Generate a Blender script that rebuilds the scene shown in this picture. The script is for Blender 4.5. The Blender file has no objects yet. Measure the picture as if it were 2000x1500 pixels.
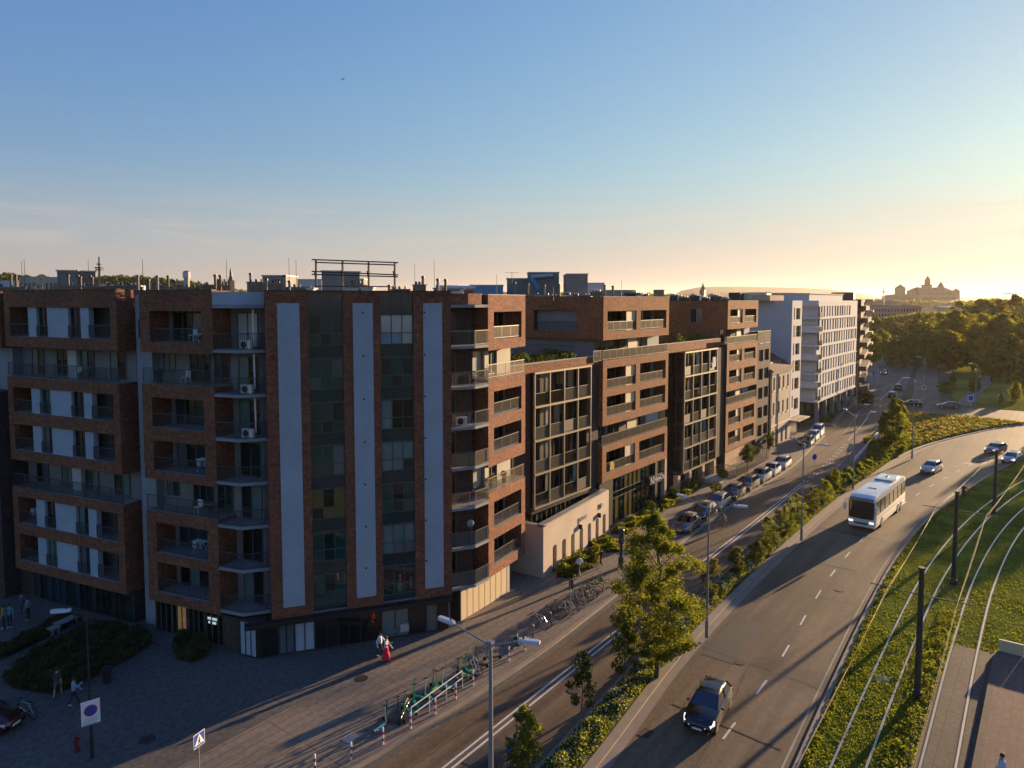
import bpy, math, random
import numpy as np
from mathutils import Vector, Matrix
random.seed(7); rng = np.random.default_rng(7)
R = math.radians
sc = bpy.context.scene
C = sc.collection
# ---------------------------------------------------------------- camera
# world frame: +X runs along the street, -Y is towards the tram tracks, metres
CAM = (-64.06, -35.76, 23.2)
FPX, PPX, PPY, HZY = 1400.0, 1000.0, 680.0, 587.0
PITCH = math.atan((PPY - HZY) / FPX)
YAW = R(-52.5)
cd = bpy.data.cameras.new("camera"); cam = bpy.data.objects.new("camera", cd); C.objects.link(cam)
cam.location = CAM; cam.rotation_euler = (R(90) - PITCH, 0, YAW)
cd.sensor_width = 36; cd.lens = 36 * FPX / 2000; cd.shift_y = -(750 - PPY) / 2000
cd.clip_start = 0.5; cd.clip_end = 40000
sc.camera = cam
# ---------------------------------------------------------------- sun and sky
SUN_EL, SUN_AZ = R(7.4), R(-9.5)          # azimuth measured from +X
wd = bpy.data.worlds.new("World"); sc.world = wd; wd.use_nodes = True
nt = wd.node_tree; nt.nodes.clear()
sky = nt.nodes.new("ShaderNodeTexSky"); sky.sky_type = 'NISHITA'; sky.sun_disc = False
sky.sun_elevation = SUN_EL; sky.sun_rotation = R(90) - SUN_AZ
sky.altitude = 200; sky.air_density = 1.5; sky.dust_density = 0.4; sky.ozone_density = 6.0
bg = nt.nodes.new("ShaderNodeBackground"); wo = nt.nodes.new("ShaderNodeOutputWorld")
bg.inputs['Strength'].default_value = 0.053
def wmath(op, x, y):
    n = nt.nodes.new("ShaderNodeMath"); n.operation = op
    for i, v in enumerate((x, y)):
        if isinstance(v, (int, float)): n.inputs[i].default_value = v
        else: nt.links.new(v, n.inputs[i])
    return n.outputs[0]
wt = nt.nodes.new("ShaderNodeTexCoord"); sx = nt.nodes.new("ShaderNodeSeparateXYZ"); nt.links.new(wt.outputs['Generated'], sx.inputs[0])
hm = nt.nodes.new("ShaderNodeMapRange"); hm.interpolation_type = 'SMOOTHSTEP'     # evening haze low on the sunward horizon
for k_, v_ in (('From Min', .20), ('From Max', 0), ('To Min', 0), ('To Max', 1)): hm.inputs[k_].default_value = v_
nt.links.new(sx.outputs['Z'], hm.inputs['Value'])
sw = nt.nodes.new("ShaderNodeMapRange")
for k_, v_ in (('From Min', -.7), ('From Max', 1), ('To Min', .1), ('To Max', 1.3)): sw.inputs[k_].default_value = v_
nt.links.new(sx.outputs['X'], sw.inputs['Value']); hz_ = wmath('MULTIPLY', hm.outputs[0], sw.outputs[0])
sp_ = nt.nodes.new("ShaderNodeSeparateColor"); cb_ = nt.nodes.new("ShaderNodeCombineColor"); nt.links.new(sky.outputs[0], sp_.inputs[0])
for k_, (g_, A_, K_, hs_, hc_) in enumerate(((1.15, .62, .90, .45, .62), (1.08, .346, 1.9, .65, .515), (.45, .445, 9.0, .55, .49))):
    v_ = wmath('MULTIPLY', wmath('POWER', sp_.outputs[k_], g_), A_ / .15)
    v_ = wmath('DIVIDE', v_, wmath('ADD', wmath('MULTIPLY', v_, .15 / K_), 1.0))
    if hs_:
        f_ = wmath('MULTIPLY', hz_, hs_); v_ = wmath('ADD', wmath('MULTIPLY', v_, wmath('SUBTRACT', 1.0, f_)), wmath('MULTIPLY', f_, hc_ / .15))
    nt.links.new(v_, cb_.inputs[k_])
# thin cirrus
mpw = nt.nodes.new("ShaderNodeMapping"); mpw.inputs['Scale'].default_value = (2.2, 2.2, 26); mpw.inputs['Rotation'].default_value = (0, .03, 0)
nt.links.new(wt.outputs['Generated'], mpw.inputs[0])
cn = nt.nodes.new("ShaderNodeTexNoise"); cn.inputs['Scale'].default_value = 2.6; cn.inputs['Detail'].default_value = 7; cn.inputs['Roughness'].default_value = .6
cn.inputs['Distortion'].default_value = .6; nt.links.new(mpw.outputs[0], cn.inputs['Vector'])
cr_ = nt.nodes.new("ShaderNodeMapRange"); cr_.interpolation_type = 'SMOOTHSTEP'
for k_, v_ in (('From Min', .47), ('From Max', .70), ('To Min', 0), ('To Max', .34)): cr_.inputs[k_].default_value = v_
nt.links.new(cn.outputs['Fac'], cr_.inputs['Value'])
cb = nt.nodes.new("ShaderNodeValToRGB"); e_ = cb.color_ramp.elements; e_[0].position = .055; e_[0].color = (0, 0, 0, 1); e_[1].position = .15; e_[1].color = (0, 0, 0, 1)
x_ = e_.new(.08); x_.color = (1, 1, 1, 1); x_ = e_.new(.11); x_.color = (1, 1, 1, 1); nt.links.new(sx.outputs['Z'], cb.inputs[0])
cm = nt.nodes.new("ShaderNodeMath"); cm.operation = 'MULTIPLY'; nt.links.new(cr_.outputs[0], cm.inputs[0]); nt.links.new(cb.outputs[0], cm.inputs[1])
m2 = nt.nodes.new("ShaderNodeMix"); m2.data_type = 'RGBA'; nt.links.new(cm.outputs[0], m2.inputs['Factor'])
nt.links.new(cb_.outputs[0], m2.inputs['A']); m2.inputs['B'].default_value = (4.6, 4.0, 3.5, 1)
nt.links.new(m2.outputs['Result'], bg.inputs['Color']); nt.links.new(bg.outputs[0], wo.inputs['Surface'])
sl = bpy.data.lights.new("sun", 'SUN'); sl.energy = 5.0; sl.angle = R(0.5); sl.color = (1.0, 0.69, 0.38)
so = bpy.data.objects.new("sun", sl); C.objects.link(so)
sdir = Vector((math.cos(SUN_EL) * math.cos(SUN_AZ), math.cos(SUN_EL) * math.sin(SUN_AZ), math.sin(SUN_EL)))
so.rotation_euler = sdir.to_track_quat('Z', 'Y').to_euler(); so.location = (100, -100, 200)
vs = sc.view_settings; vs.view_transform = 'Standard'; vs.look = 'None'; vs.gamma = 1; vs.exposure = 1.5
vs.use_curve_mapping = False
sc.cycles.max_bounces = 6; sc.cycles.diffuse_bounces = 3; sc.cycles.glossy_bounces = 3
sc.cycles.transparent_max_bounces = 8; sc.cycles.caustics_reflective = False; sc.cycles.caustics_refractive = False
sc.cycles.volume_bounces = 0
HAZE = .00004

# ---------------------------------------------------------------- image pixel to world helpers
def _ray(u, v):
    x = (u - PPX) / FPX; y = -(v - PPY) / FPX
    f = math.cos(PITCH) + y * math.sin(PITCH); z = -math.sin(PITCH) + y * math.cos(PITCH)
    a = R(37.5); fx, fy = math.cos(a), math.sin(a)
    return (fx * f + fy * x, fy * f - fx * x, z, f)
def g(u, v, z=0.0):  # u, v are pixel coordinates read off the image
    "plan position of an image pixel projected onto the plane at height z"
    a = _ray(u, v); t = (z - CAM[2]) / a[2]
    return (CAM[0] + a[0] * t, CAM[1] + a[1] * t)
def q(u, v, d):  # u, v in image pixels, depth d chosen by the caller
    "point along the ray of an image pixel at forward distance d"
    a = _ray(u, v); t = d / a[3]
    return Vector((CAM[0] + a[0] * t, CAM[1] + a[1] * t, CAM[2] + a[2] * t))
def crv(keys):
    xs = np.array([k[0] for k in keys], float); ys = np.array([k[1] for k in keys], float)
    m = np.gradient(ys, xs)
    def f(s):
        if s <= xs[0]: return float(ys[0] + m[0] * (s - xs[0]))
        if s >= xs[-1]: return float(ys[-1] + m[-1] * (s - xs[-1]))
        i = int(np.searchsorted(xs, s) - 1); h = xs[i + 1] - xs[i]; t = (s - xs[i]) / h
        return float((2*t**3 - 3*t**2 + 1) * ys[i] + (t**3 - 2*t**2 + t) * h * m[i] + (-2*t**3 + 3*t**2) * ys[i+1] + (t**3 - t**2) * h * m[i+1])
    return f

# ---------------------------------------------------------------- materials
MATS = {}
def nodes(m):
    m.use_nodes = True; t = m.node_tree; return t, t.nodes['Principled BSDF']
def mat(name, col, rough=0.8, metal=0.0, var=0.18, scale=1.5, bump=0.0, emit=None, es=0, spec=0.5, coat=0, coord='Object', var2=0):
    "plain surface whose colour wanders a little with noise"
    if name in MATS: return MATS[name]
    m = bpy.data.materials.new(name); t, b = nodes(m)
    b.inputs['Roughness'].default_value = rough; b.inputs['Metallic'].default_value = metal
    b.inputs['Specular IOR Level'].default_value = spec
    if coat: b.inputs['Coat Weight'].default_value = coat; b.inputs['Coat Roughness'].default_value = .05
    tc = t.nodes.new("ShaderNodeTexCoord")
    n = t.nodes.new("ShaderNodeTexNoise"); n.inputs['Scale'].default_value = scale; n.inputs['Detail'].default_value = 6
    t.links.new(tc.outputs[coord], n.inputs['Vector'])
    r = t.nodes.new("ShaderNodeMapRange"); r.inputs['From Min'].default_value = .3; r.inputs['From Max'].default_value = .7
    r.inputs['To Min'].default_value = 1 - var; r.inputs['To Max'].default_value = 1 + var
    t.links.new(n.outputs['Fac'], r.inputs['Value'])
    x = t.nodes.new("ShaderNodeVectorMath"); x.operation = 'SCALE'; x.inputs[0].default_value = col[:3]
    t.links.new(r.outputs[0], x.inputs['Scale'])
    out = x.outputs[0]
    if var2:
        n2 = t.nodes.new("ShaderNodeTexNoise"); n2.inputs['Scale'].default_value = scale * 25; n2.inputs['Detail'].default_value = 3
        t.links.new(tc.outputs[coord], n2.inputs['Vector'])
        r2 = t.nodes.new("ShaderNodeMapRange"); r2.inputs['From Min'].default_value = .3; r2.inputs['From Max'].default_value = .7
        r2.inputs['To Min'].default_value = 1 - var2; r2.inputs['To Max'].default_value = 1 + var2
        t.links.new(n2.outputs['Fac'], r2.inputs['Value'])
        x2 = t.nodes.new("ShaderNodeVectorMath"); x2.operation = 'SCALE'
        t.links.new(out, x2.inputs[0]); t.links.new(r2.outputs[0], x2.inputs['Scale']); out = x2.outputs[0]
    t.links.new(out, b.inputs['Base Color'])
    if bump:
        bp = t.nodes.new("ShaderNodeBump"); bp.inputs['Strength'].default_value = bump; bp.inputs['Distance'].default_value = .05
        n3 = t.nodes.new("ShaderNodeTexNoise"); n3.inputs['Scale'].default_value = scale * 12; n3.inputs['Detail'].default_value = 4
        t.links.new(tc.outputs[coord], n3.inputs['Vector'])
        t.links.new(n3.outputs['Fac'], bp.inputs['Height']); t.links.new(bp.outputs[0], b.inputs['Normal'])
    if emit: b.inputs['Emission Color'].default_value = (*emit, 1); b.inputs['Emission Strength'].default_value = es
    MATS[name] = m; return m
def brickmat(name, c1, c2, mortar, bw=.25, rh=.075, ms=.012, rough=.9, blotch=.35, off=.5, bscale=.35):
    if name in MATS: return MATS[name]
    m = bpy.data.materials.new(name); t, b = nodes(m); b.inputs['Roughness'].default_value = rough
    tc = t.nodes.new("ShaderNodeTexCoord")
    k = t.nodes.new("ShaderNodeTexBrick"); k.offset = off
    k.inputs['Scale'].default_value = 1; k.inputs['Brick Width'].default_value = bw; k.inputs['Row Height'].default_value = rh
    k.inputs['Mortar Size'].default_value = ms; k.inputs['Color1'].default_value = (*c1, 1); k.inputs['Color2'].default_value = (*c2, 1)
    k.inputs['Mortar'].default_value = (*mortar, 1); k.inputs['Bias'].default_value = 0
    t.links.new(tc.outputs['UV'], k.inputs['Vector'])
    def mul(src, scale, lo, hi, vec='UV', det=5):
        n = t.nodes.new("ShaderNodeTexNoise"); n.inputs['Scale'].default_value = scale; n.inputs['Detail'].default_value = det
        t.links.new(tc.outputs[vec], n.inputs['Vector'])
        r = t.nodes.new("ShaderNodeMapRange"); r.inputs['From Min'].default_value = .3; r.inputs['From Max'].default_value = .7
        r.inputs['To Min'].default_value = lo; r.inputs['To Max'].default_value = hi
        t.links.new(n.outputs['Fac'], r.inputs['Value'])
        x = t.nodes.new("ShaderNodeVectorMath"); x.operation = 'SCALE'
        t.links.new(src, x.inputs[0]); t.links.new(r.outputs[0], x.inputs['Scale']); return x.outputs[0]
    o = mul(k.outputs['Color'], bscale, 1 - blotch * .6, 1 + blotch * .5)
    o = mul(o, 3.2, 1 - blotch, 1 + blotch * .9, det=2)
    t.links.new(o, b.inputs['Base Color'])
    bp = t.nodes.new("ShaderNodeBump"); bp.inputs['Strength'].default_value = .5; bp.inputs['Distance'].default_value = .01
    bp.invert = True; t.links.new(k.outputs['Fac'], bp.inputs['Height']); t.links.new(bp.outputs[0], b.inputs['Normal'])
    MATS[name] = m; return m
def glassmat(name, col, rough=.04, spec=.5, wav=.15):
    if name in MATS: return MATS[name]
    m = bpy.data.materials.new(name); t, b = nodes(m)
    b.inputs['Base Color'].default_value = (*col, 1); b.inputs['Roughness'].default_value = rough
    b.inputs['Specular IOR Level'].default_value = spec; b.inputs['IOR'].default_value = 1.6
    tc = t.nodes.new("ShaderNodeTexCoord"); n = t.nodes.new("ShaderNodeTexNoise"); n.inputs['Scale'].default_value = .7
    t.links.new(tc.outputs['Object'], n.inputs['Vector'])
    r = t.nodes.new("ShaderNodeMapRange"); r.inputs['To Min'].default_value = .6; r.inputs['To Max'].default_value = 1.4
    t.links.new(n.outputs['Fac'], r.inputs['Value'])
    x = t.nodes.new("ShaderNodeVectorMath"); x.operation = 'SCALE'; x.inputs[0].default_value = col
    t.links.new(r.outputs[0], x.inputs['Scale']); t.links.new(x.outputs[0], b.inputs['Base Color'])
    bp = t.nodes.new("ShaderNodeBump"); bp.inputs['Strength'].default_value = wav; bp.inputs['Distance'].default_value = .02
    t.links.new(n.outputs['Fac'], bp.inputs['Height']); t.links.new(bp.outputs[0], b.inputs['Normal'])
    MATS[name] = m; return m
def leafmat(name, c1, c2, tr=.45, scale=.8):
    if name in MATS: return MATS[name]
    m = bpy.data.materials.new(name); m.use_nodes = True; t = m.node_tree; t.nodes.clear()
    o = t.nodes.new("ShaderNodeOutputMaterial"); d = t.nodes.new("ShaderNodeBsdfPrincipled"); tl = t.nodes.new("ShaderNodeBsdfTranslucent")
    d.inputs['Roughness'].default_value = .75; d.inputs['Specular IOR Level'].default_value = .12
    mx = t.nodes.new("ShaderNodeMixShader"); mx.inputs[0].default_value = tr
    tc = t.nodes.new("ShaderNodeTexCoord"); n = t.nodes.new("ShaderNodeTexNoise"); n.inputs['Scale'].default_value = scale; n.inputs['Detail'].default_value = 8
    n.inputs['Roughness'].default_value = .75
    t.links.new(tc.outputs['Object'], n.inputs['Vector'])
    cr = t.nodes.new("ShaderNodeValToRGB"); cr.color_ramp.elements[0].position = .36; cr.color_ramp.elements[1].position = .66
    cr.color_ramp.elements[0].color = (*c1, 1); cr.color_ramp.elements[1].color = (*c2, 1)
    t.links.new(n.outputs['Fac'], cr.inputs[0]); t.links.new(cr.outputs[0], d.inputs['Base Color'])
    hs = t.nodes.new("ShaderNodeVectorMath"); hs.operation = 'MULTIPLY'; hs.inputs[1].default_value = (2.0, 1.85, .7)
    t.links.new(cr.outputs[0], hs.inputs[0]); t.links.new(hs.outputs[0], tl.inputs['Color'])
    t.links.new(d.outputs[0], mx.inputs[1]); t.links.new(tl.outputs[0], mx.inputs[2]); t.links.new(mx.outputs[0], o.inputs[0])
    MATS[name] = m; return m

M_brick = brickmat('red_brick', (.30, .092, .042), (.13, .040, .021), (.13, .075, .045))
M_brick2 = brickmat('brown_brick', (.35, .115, .034), (.20, .065, .022), (.14, .075, .045))
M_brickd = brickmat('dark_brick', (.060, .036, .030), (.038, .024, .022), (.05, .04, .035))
M_stucco = mat('grey_stucco', (.33, .375, .44), .95, var=.09, scale=.5, var2=.12, bump=.15)
M_stuccow = mat('white_stucco', (.48, .49, .52), .9, var=.04, scale=.4, var2=.03)
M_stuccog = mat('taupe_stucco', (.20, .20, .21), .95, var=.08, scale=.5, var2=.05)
M_cream = mat('cream_panel', (.60, .48, .31), .7, var=.04, scale=.5)
M_pink = mat('pink_plaster', (.46, .385, .315), .95, var=.10, scale=.35, var2=.05, bump=.2)
M_old = mat('old_plaster', (.50, .34, .23), .95, var=.15, scale=.5, var2=.08)
M_conc = mat('concrete', (.22, .24, .27), .85, var=.1, scale=.7, var2=.06)
M_concl = mat('light_concrete', (.40, .37, .33), .85, var=.08, scale=.7, var2=.05)
M_steel = mat('galvanised_steel', (.42, .43, .45), .45, .7, var=.1, scale=3)
M_rail = mat('railing_steel', (.055, .058, .062), .6, .2, var=.1, scale=3)
M_raill = mat('light_railing_steel', (.20, .165, .125), .5, .3, var=.1, scale=3)
M_dark = mat('dark_metal', (.025, .027, .03), .5, .3, var=.2, scale=2)
M_black = mat('black_rubber', (.012, .012, .013), .8, var=.2, scale=4)
M_white = mat('white_plastic', (.72, .72, .72), .4, var=.04, scale=2)
M_frame = mat('window_frame_grey', (.07, .072, .075), .5, var=.1, scale=2)
M_framel = mat('bronze_frame', (.27, .22, .16), .5, .3, var=.08, scale=2)
M_g = [glassmat('glass_dark', (.008, .014, .016)), glassmat('glass_black', (.005, .007, .008)), glassmat('glass_brown', (.018, .016, .012)),
       glassmat('glass_green', (.010, .030, .028)), glassmat('glass_blue', (.016, .035, .05))]
M_gt = [glassmat('glass_strip_sky_teal', (.008, .045, .045), .03, .6), glassmat('glass_strip_dark', (.004, .018, .020), .03, .6), glassmat('glass_strip_green', (.016, .060, .048), .05, .5)]  # teal base colour imitates sky reflected in the strips
M_gc = [glassmat('curtain_teal', (.10, .17, .17), .15, .6), glassmat('curtain_white', (.36, .36, .33), .2, .6), glassmat('curtain_olive', (.12, .10, .03), .15, .6),
        glassmat('curtain_grey', (.10, .115, .125), .15, .6), glassmat('painted_sky_pane', (.12, .25, .32), .05, .8), glassmat('curtain_green', (.05, .085, .08), .15, .6), glassmat('curtain_beige', (.22, .19, .14), .2, .5)]  # the blue pane has its sky reflection painted into the base colour
M_gt = M_gt * 3 + [M_gc[5]]  # curtain-toned pane mixed in as painted sky reflection variety
M_sp = glassmat('glass_spandrel', (.010, .038, .042), .10, .5)  # same painted sky teal as the strips
M_roof = mat('roof_felt', (.07, .07, .075), .9, var=.3, scale=.6)
M_roofl = mat('roof_metal', (.38, .37, .35), .4, .5, var=.2, scale=1)
M_tile = mat('roof_tiles', (.13, .075, .05), .9, var=.25, scale=3, var2=.2)
M_lit = mat('lit_window', (.3, .2, .08), .6, var=.7, scale=9, emit=(1.0, .50, .12), es=.035)
M_litw = mat('lit_sign', (.8, .9, .85), .6, var=.1, emit=(.75, .95, .85), es=.16)

# ---------------------------------------------------------------- mesh builder
MTX = {}
def thing(name, label, cat, loc=(0, 0, 0), rz=0, group=None, kind=None):
    o = bpy.data.objects.new(name, None); C.objects.link(o); o.empty_display_size = .3
    o.location = loc; o.rotation_euler = (0, 0, rz); o['label'] = label; o['category'] = cat
    if group: o['group'] = group
    MTX[o.name] = Matrix.Translation(loc) @ Matrix.Rotation(rz, 4, 'Z')
    return o
def tag(o, label=None, cat=None, group=None, kind=None):
    if label: o['label'] = label
    if cat: o['category'] = cat
    if group: o['group'] = group
    if kind: o['kind'] = kind
    return o
class MB:
    def __init__(s, fr=None): s.v = []; s.f = []; s.uv = []; s.mi = []; s.mats = []; s.fr = fr or (0, 0, 0)
    def m(s, mt):
        if mt not in s.mats: s.mats.append(mt)
        return s.mats.index(mt)
    def T(s, p):
        ox, oy, th = s.fr; c, n = math.cos(th), math.sin(th)
        return (ox + p[0] * c - p[1] * n, oy + p[0] * n + p[1] * c, p[2])
    def face(s, pts, mt):
        a, b, c = Vector(pts[0]), Vector(pts[1]), Vector(pts[2]); n = (b - a).cross(c - a)
        ax, ay, az = abs(n.x), abs(n.y), abs(n.z)
        i0 = len(s.v)
        for p in pts:
            s.v.append(s.T(p))
            if az > ax and az > ay: s.uv.append((p[0], p[1]))
            elif ay >= ax: s.uv.append((p[0], p[2]))
            else: s.uv.append((p[1], p[2]))
        s.f.append(tuple(range(i0, i0 + len(pts)))); s.mi.append(s.m(mt))
    def box(s, x0, x1, y0, y1, z0, z1, mt, skip=''):
        P = [(x0, y0, z0), (x1, y0, z0), (x1, y1, z0), (x0, y1, z0), (x0, y0, z1), (x1, y0, z1), (x1, y1, z1), (x0, y1, z1)]
        F = {'b': (3, 2, 1, 0), 't': (4, 5, 6, 7), 'f': (0, 1, 5, 4), 'r': (1, 2, 6, 5), 'k': (2, 3, 7, 6), 'l': (3, 0, 4, 7)}
        for k, f in F.items():
            if k not in skip: s.face([P[i] for i in f], mt)
    def prism(s, poly, z0, z1, mt, top=None):
        n = len(poly); top = top or mt
        s.face([(p[0], p[1], z1) for p in poly], top); s.face([(p[0], p[1], z0) for p in poly[::-1]], mt)
        for i in range(n):
            a, b = poly[i], poly[(i + 1) % n]
            i0 = len(s.v); L = math.hypot(b[0] - a[0], b[1] - a[1])
            for p, z, u in ((a, z0, 0), (b, z0, L), (b, z1, L), (a, z1, 0)):
                s.v.append(s.T((p[0], p[1], z))); s.uv.append((u, z))
            s.f.append((i0, i0 + 1, i0 + 2, i0 + 3)); s.mi.append(s.m(mt))
    def bar(s, a, b, w, mt, h=None):
        "square bar from a to b"
        a, b = Vector(a), Vector(b); d = (b - a)
        if d.length < 1e-6: return
        d.normalize(); up = Vector((0, 0, 1)) if abs(d.z) < .95 else Vector((1, 0, 0))
        x = d.cross(up).normalized() * (w / 2); y = x.cross(d).normalized() * ((h or w) / 2)
        P = [a - x - y, a + x - y, a + x + y, a - x + y, b - x - y, b + x - y, b + x + y, b - x + y]
        for f in ((3, 2, 1, 0), (4, 5, 6, 7), (0, 1, 5, 4), (1, 2, 6, 5), (2, 3, 7, 6), (3, 0, 4, 7)): s.face([P[i] for i in f], mt)
    def cyl(s, a, b, r0, r1, mt, n=10, caps=True):
        a, b = Vector(a), Vector(b); d = (b - a).normalized(); up = Vector((0, 0, 1)) if abs(d.z) < .95 else Vector((1, 0, 0))
        x = d.cross(up).normalized(); y = d.cross(x).normalized()
        A = [a + (x * math.cos(t) + y * math.sin(t)) * r0 for t in [2 * math.pi * i / n for i in range(n)]]
        B = [b + (x * math.cos(t) + y * math.sin(t)) * r1 for t in [2 * math.pi * i / n for i in range(n)]]
        i0 = len(s.v)
        for p in A + B: s.v.append(s.T(p)); s.uv.append((p.x, p.z))
        k = s.m(mt)
        for i in range(n): j = (i + 1) % n; s.f.append((i0 + i, i0 + j, i0 + n + j, i0 + n + i)); s.mi.append(k)
        if caps: s.f.append(tuple(i0 + i for i in range(n))[::-1]); s.mi.append(k); s.f.append(tuple(i0 + n + i for i in range(n))); s.mi.append(k)
    def tube(s, pts, r, mt, n=8):
        for i in range(len(pts) - 1): s.cyl(pts[i], pts[i + 1], r, r, mt, n)
    def ring(s, c, ax, R0, r, mt, n=20, k=6):
        c = Vector(c); ax = Vector(ax).normalized(); up = Vector((0, 0, 1)) if abs(ax.z) < .9 else Vector((1, 0, 0))
        x = ax.cross(up).normalized(); y = ax.cross(x)
        i0 = len(s.v)
        for i in range(n):
            t = 2 * math.pi * i / n; e = x * math.cos(t) + y * math.sin(t)
            for j in range(k):
                p = 2 * math.pi * j / k; P = c + e * (R0 + r * math.cos(p)) + ax * (r * math.sin(p))
                s.v.append(s.T(P)); s.uv.append((P.x, P.z))
        km = s.m(mt)
        for i in range(n):
            for j in range(k):
                a = i0 + i * k + j; b = i0 + i * k + (j + 1) % k; c2 = i0 + ((i + 1) % n) * k + (j + 1) % k; d = i0 + ((i + 1) % n) * k + j
                s.f.append((a, b, c2, d)); s.mi.append(km)
    def ball(s, c, rx, ry, rz, mt, n=12, k=8):
        i0 = len(s.v); km = s.m(mt)
        for i in range(k + 1):
            a = math.pi * i / k
            for j in range(n):
                b = 2 * math.pi * j / n
                P = (c[0] + rx * math.sin(a) * math.cos(b), c[1] + ry * math.sin(a) * math.sin(b), c[2] + rz * math.cos(a))
                s.v.append(s.T(P)); s.uv.append((P[0], P[2]))
        for i in range(k):
            for j in range(n):
                s.f.append((i0 + i * n + j, i0 + (i + 1) * n + j, i0 + (i + 1) * n + (j + 1) % n, i0 + i * n + (j + 1) % n)); s.mi.append(km)
    def loft(s, rings, mt, closed=True, caps=True):
        i0 = len(s.v); n = len(rings[0]); km = s.m(mt)
        for r in rings:
            for p in r: s.v.append(s.T(p)); s.uv.append((p[0], p[2]))
        for i in range(len(rings) - 1):
            for j in range(n if closed else n - 1):
                a = i0 + i * n + j; b = i0 + i * n + (j + 1) % n
                s.f.append((a, b, b + n, a + n)); s.mi.append(km)
        if caps:
            s.f.append(tuple(i0 + j for j in range(n))[::-1]); s.mi.append(km)
            s.f.append(tuple(i0 + (len(rings) - 1) * n + j for j in range(n))); s.mi.append(km)
    def build(s, name, parent=None, root=None, world=True, smooth=False, weld=False):
        if not s.f: return None
        v = s.v
        if world and (root or parent) is not None:
            mi = MTX[(root or parent).name].inverted(); v = [tuple(mi @ Vector(p)) for p in v]
        me = bpy.data.meshes.new(name); me.from_pydata(v, [], s.f)
        for m_ in s.mats: me.materials.append(m_)
        me.polygons.foreach_set('material_index', s.mi)
        ul = me.uv_layers.new(name='UVMap')
        idx = np.empty(len(me.loops), dtype=np.int32); me.loops.foreach_get('vertex_index', idx)
        ul.data.foreach_set('uv', np.array(s.uv, dtype=np.float32)[idx].ravel())
        if smooth:
            me.polygons.foreach_set('use_smooth', [True] * len(me.polygons))
            me.set_sharp_from_angle(angle=R(38))
        me.update()
        o = bpy.data.objects.new(name, me); C.objects.link(o)
        if parent is not None: o.parent = parent
        return o
def copy_tree(o, parent=None):
    c = o.copy(); C.objects.link(c)
    if parent is not None: c.parent = parent; c.matrix_parent_inverse = o.matrix_parent_inverse.copy()
    for ch in list(o.children): copy_tree(ch, c)
    return c
def qmesh(name, cen, nrm, size, mts, mi=None, aspect=1.0, parent=None):
    "many small square leaves: centres, normals, sizes as arrays"
    n = len(cen); nrm = nrm / np.linalg.norm(nrm, axis=1)[:, None]
    a = rng.normal(size=(n, 3)); a -= (a * nrm).sum(1)[:, None] * nrm; a /= np.linalg.norm(a, axis=1)[:, None]
    b = np.cross(nrm, a); h = (size / 2)[:, None]
    V = np.empty((n, 4, 3)); V[:, 0] = cen - a * h * aspect; V[:, 1] = cen - b * h * .62; V[:, 2] = cen + a * h * aspect; V[:, 3] = cen + b * h * .62
    me = bpy.data.meshes.new(name); me.vertices.add(4 * n); me.vertices.foreach_set('co', V.astype(np.float32).ravel())
    me.loops.add(4 * n); me.loops.foreach_set('vertex_index', np.arange(4 * n, dtype=np.int32))
    me.polygons.add(n); me.polygons.foreach_set('loop_start', np.arange(0, 4 * n, 4, dtype=np.int32)); me.polygons.foreach_set('loop_total', np.full(n, 4, dtype=np.int32))
    for m_ in mts: me.materials.append(m_)
    if mi is not None: me.polygons.foreach_set('material_index', mi.astype(np.int32))
    me.update(); me.validate()
    o = bpy.data.objects.new(name, me); C.objects.link(o)
    if parent is not None: o.parent = parent
    return o
# ================================================================ ground, roads, tracks (setting)
kA = crv([(-75, 8.2), (-41, 8.9), (-33, 9.35), (-28, 9.4), (-15, 8.7), (0, 7.6), (18, 6.8), (38, 6.6), (56, 5.0), (75, 3.2), (100, .2), (120, -.6), (150, -3.5), (178, -8), (260, -26)])
mL = crv([(-75, 17.4), (-35, 15.75), (-24, 14.8), (-10, 13.9), (0, 13.5), (20, 12.8), (35, 12.0), (55, 10.7), (75, 9.9), (104, 9.0)])
mR = crv([(-75, 20.2), (-34, 18.2), (-22, 16.9), (-10, 16.3), (0, 16.1), (26, 16.2), (39, 16.8), (66, 19.2), (84, 24.2), (94, 27.8), (104, 33)])
rR = crv([(-75, 29.5), (-28.5, 26), (-15.6, 25.3), (-4, 24.8), (5.6, 24.6), (20.7, 25.0), (34, 26.5), (57, 30.1), (67, 32.6), (80, 37.2), (92, 43), (104, 50)])
rail = [crv([(-75, 28.9), (-27, 27.5), (-13, 27.25), (5, 27.3), (27, 29.0), (51, 33.2), (70, 38.5), (90, 46.5)]),
        crv([(-75, 32.2), (-23, 31.0), (-8.5, 30.75), (5.5, 30.8), (26, 32.2), (50, 36.5), (70, 42.3), (90, 51)])]
GAUGE = 1.44
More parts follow.
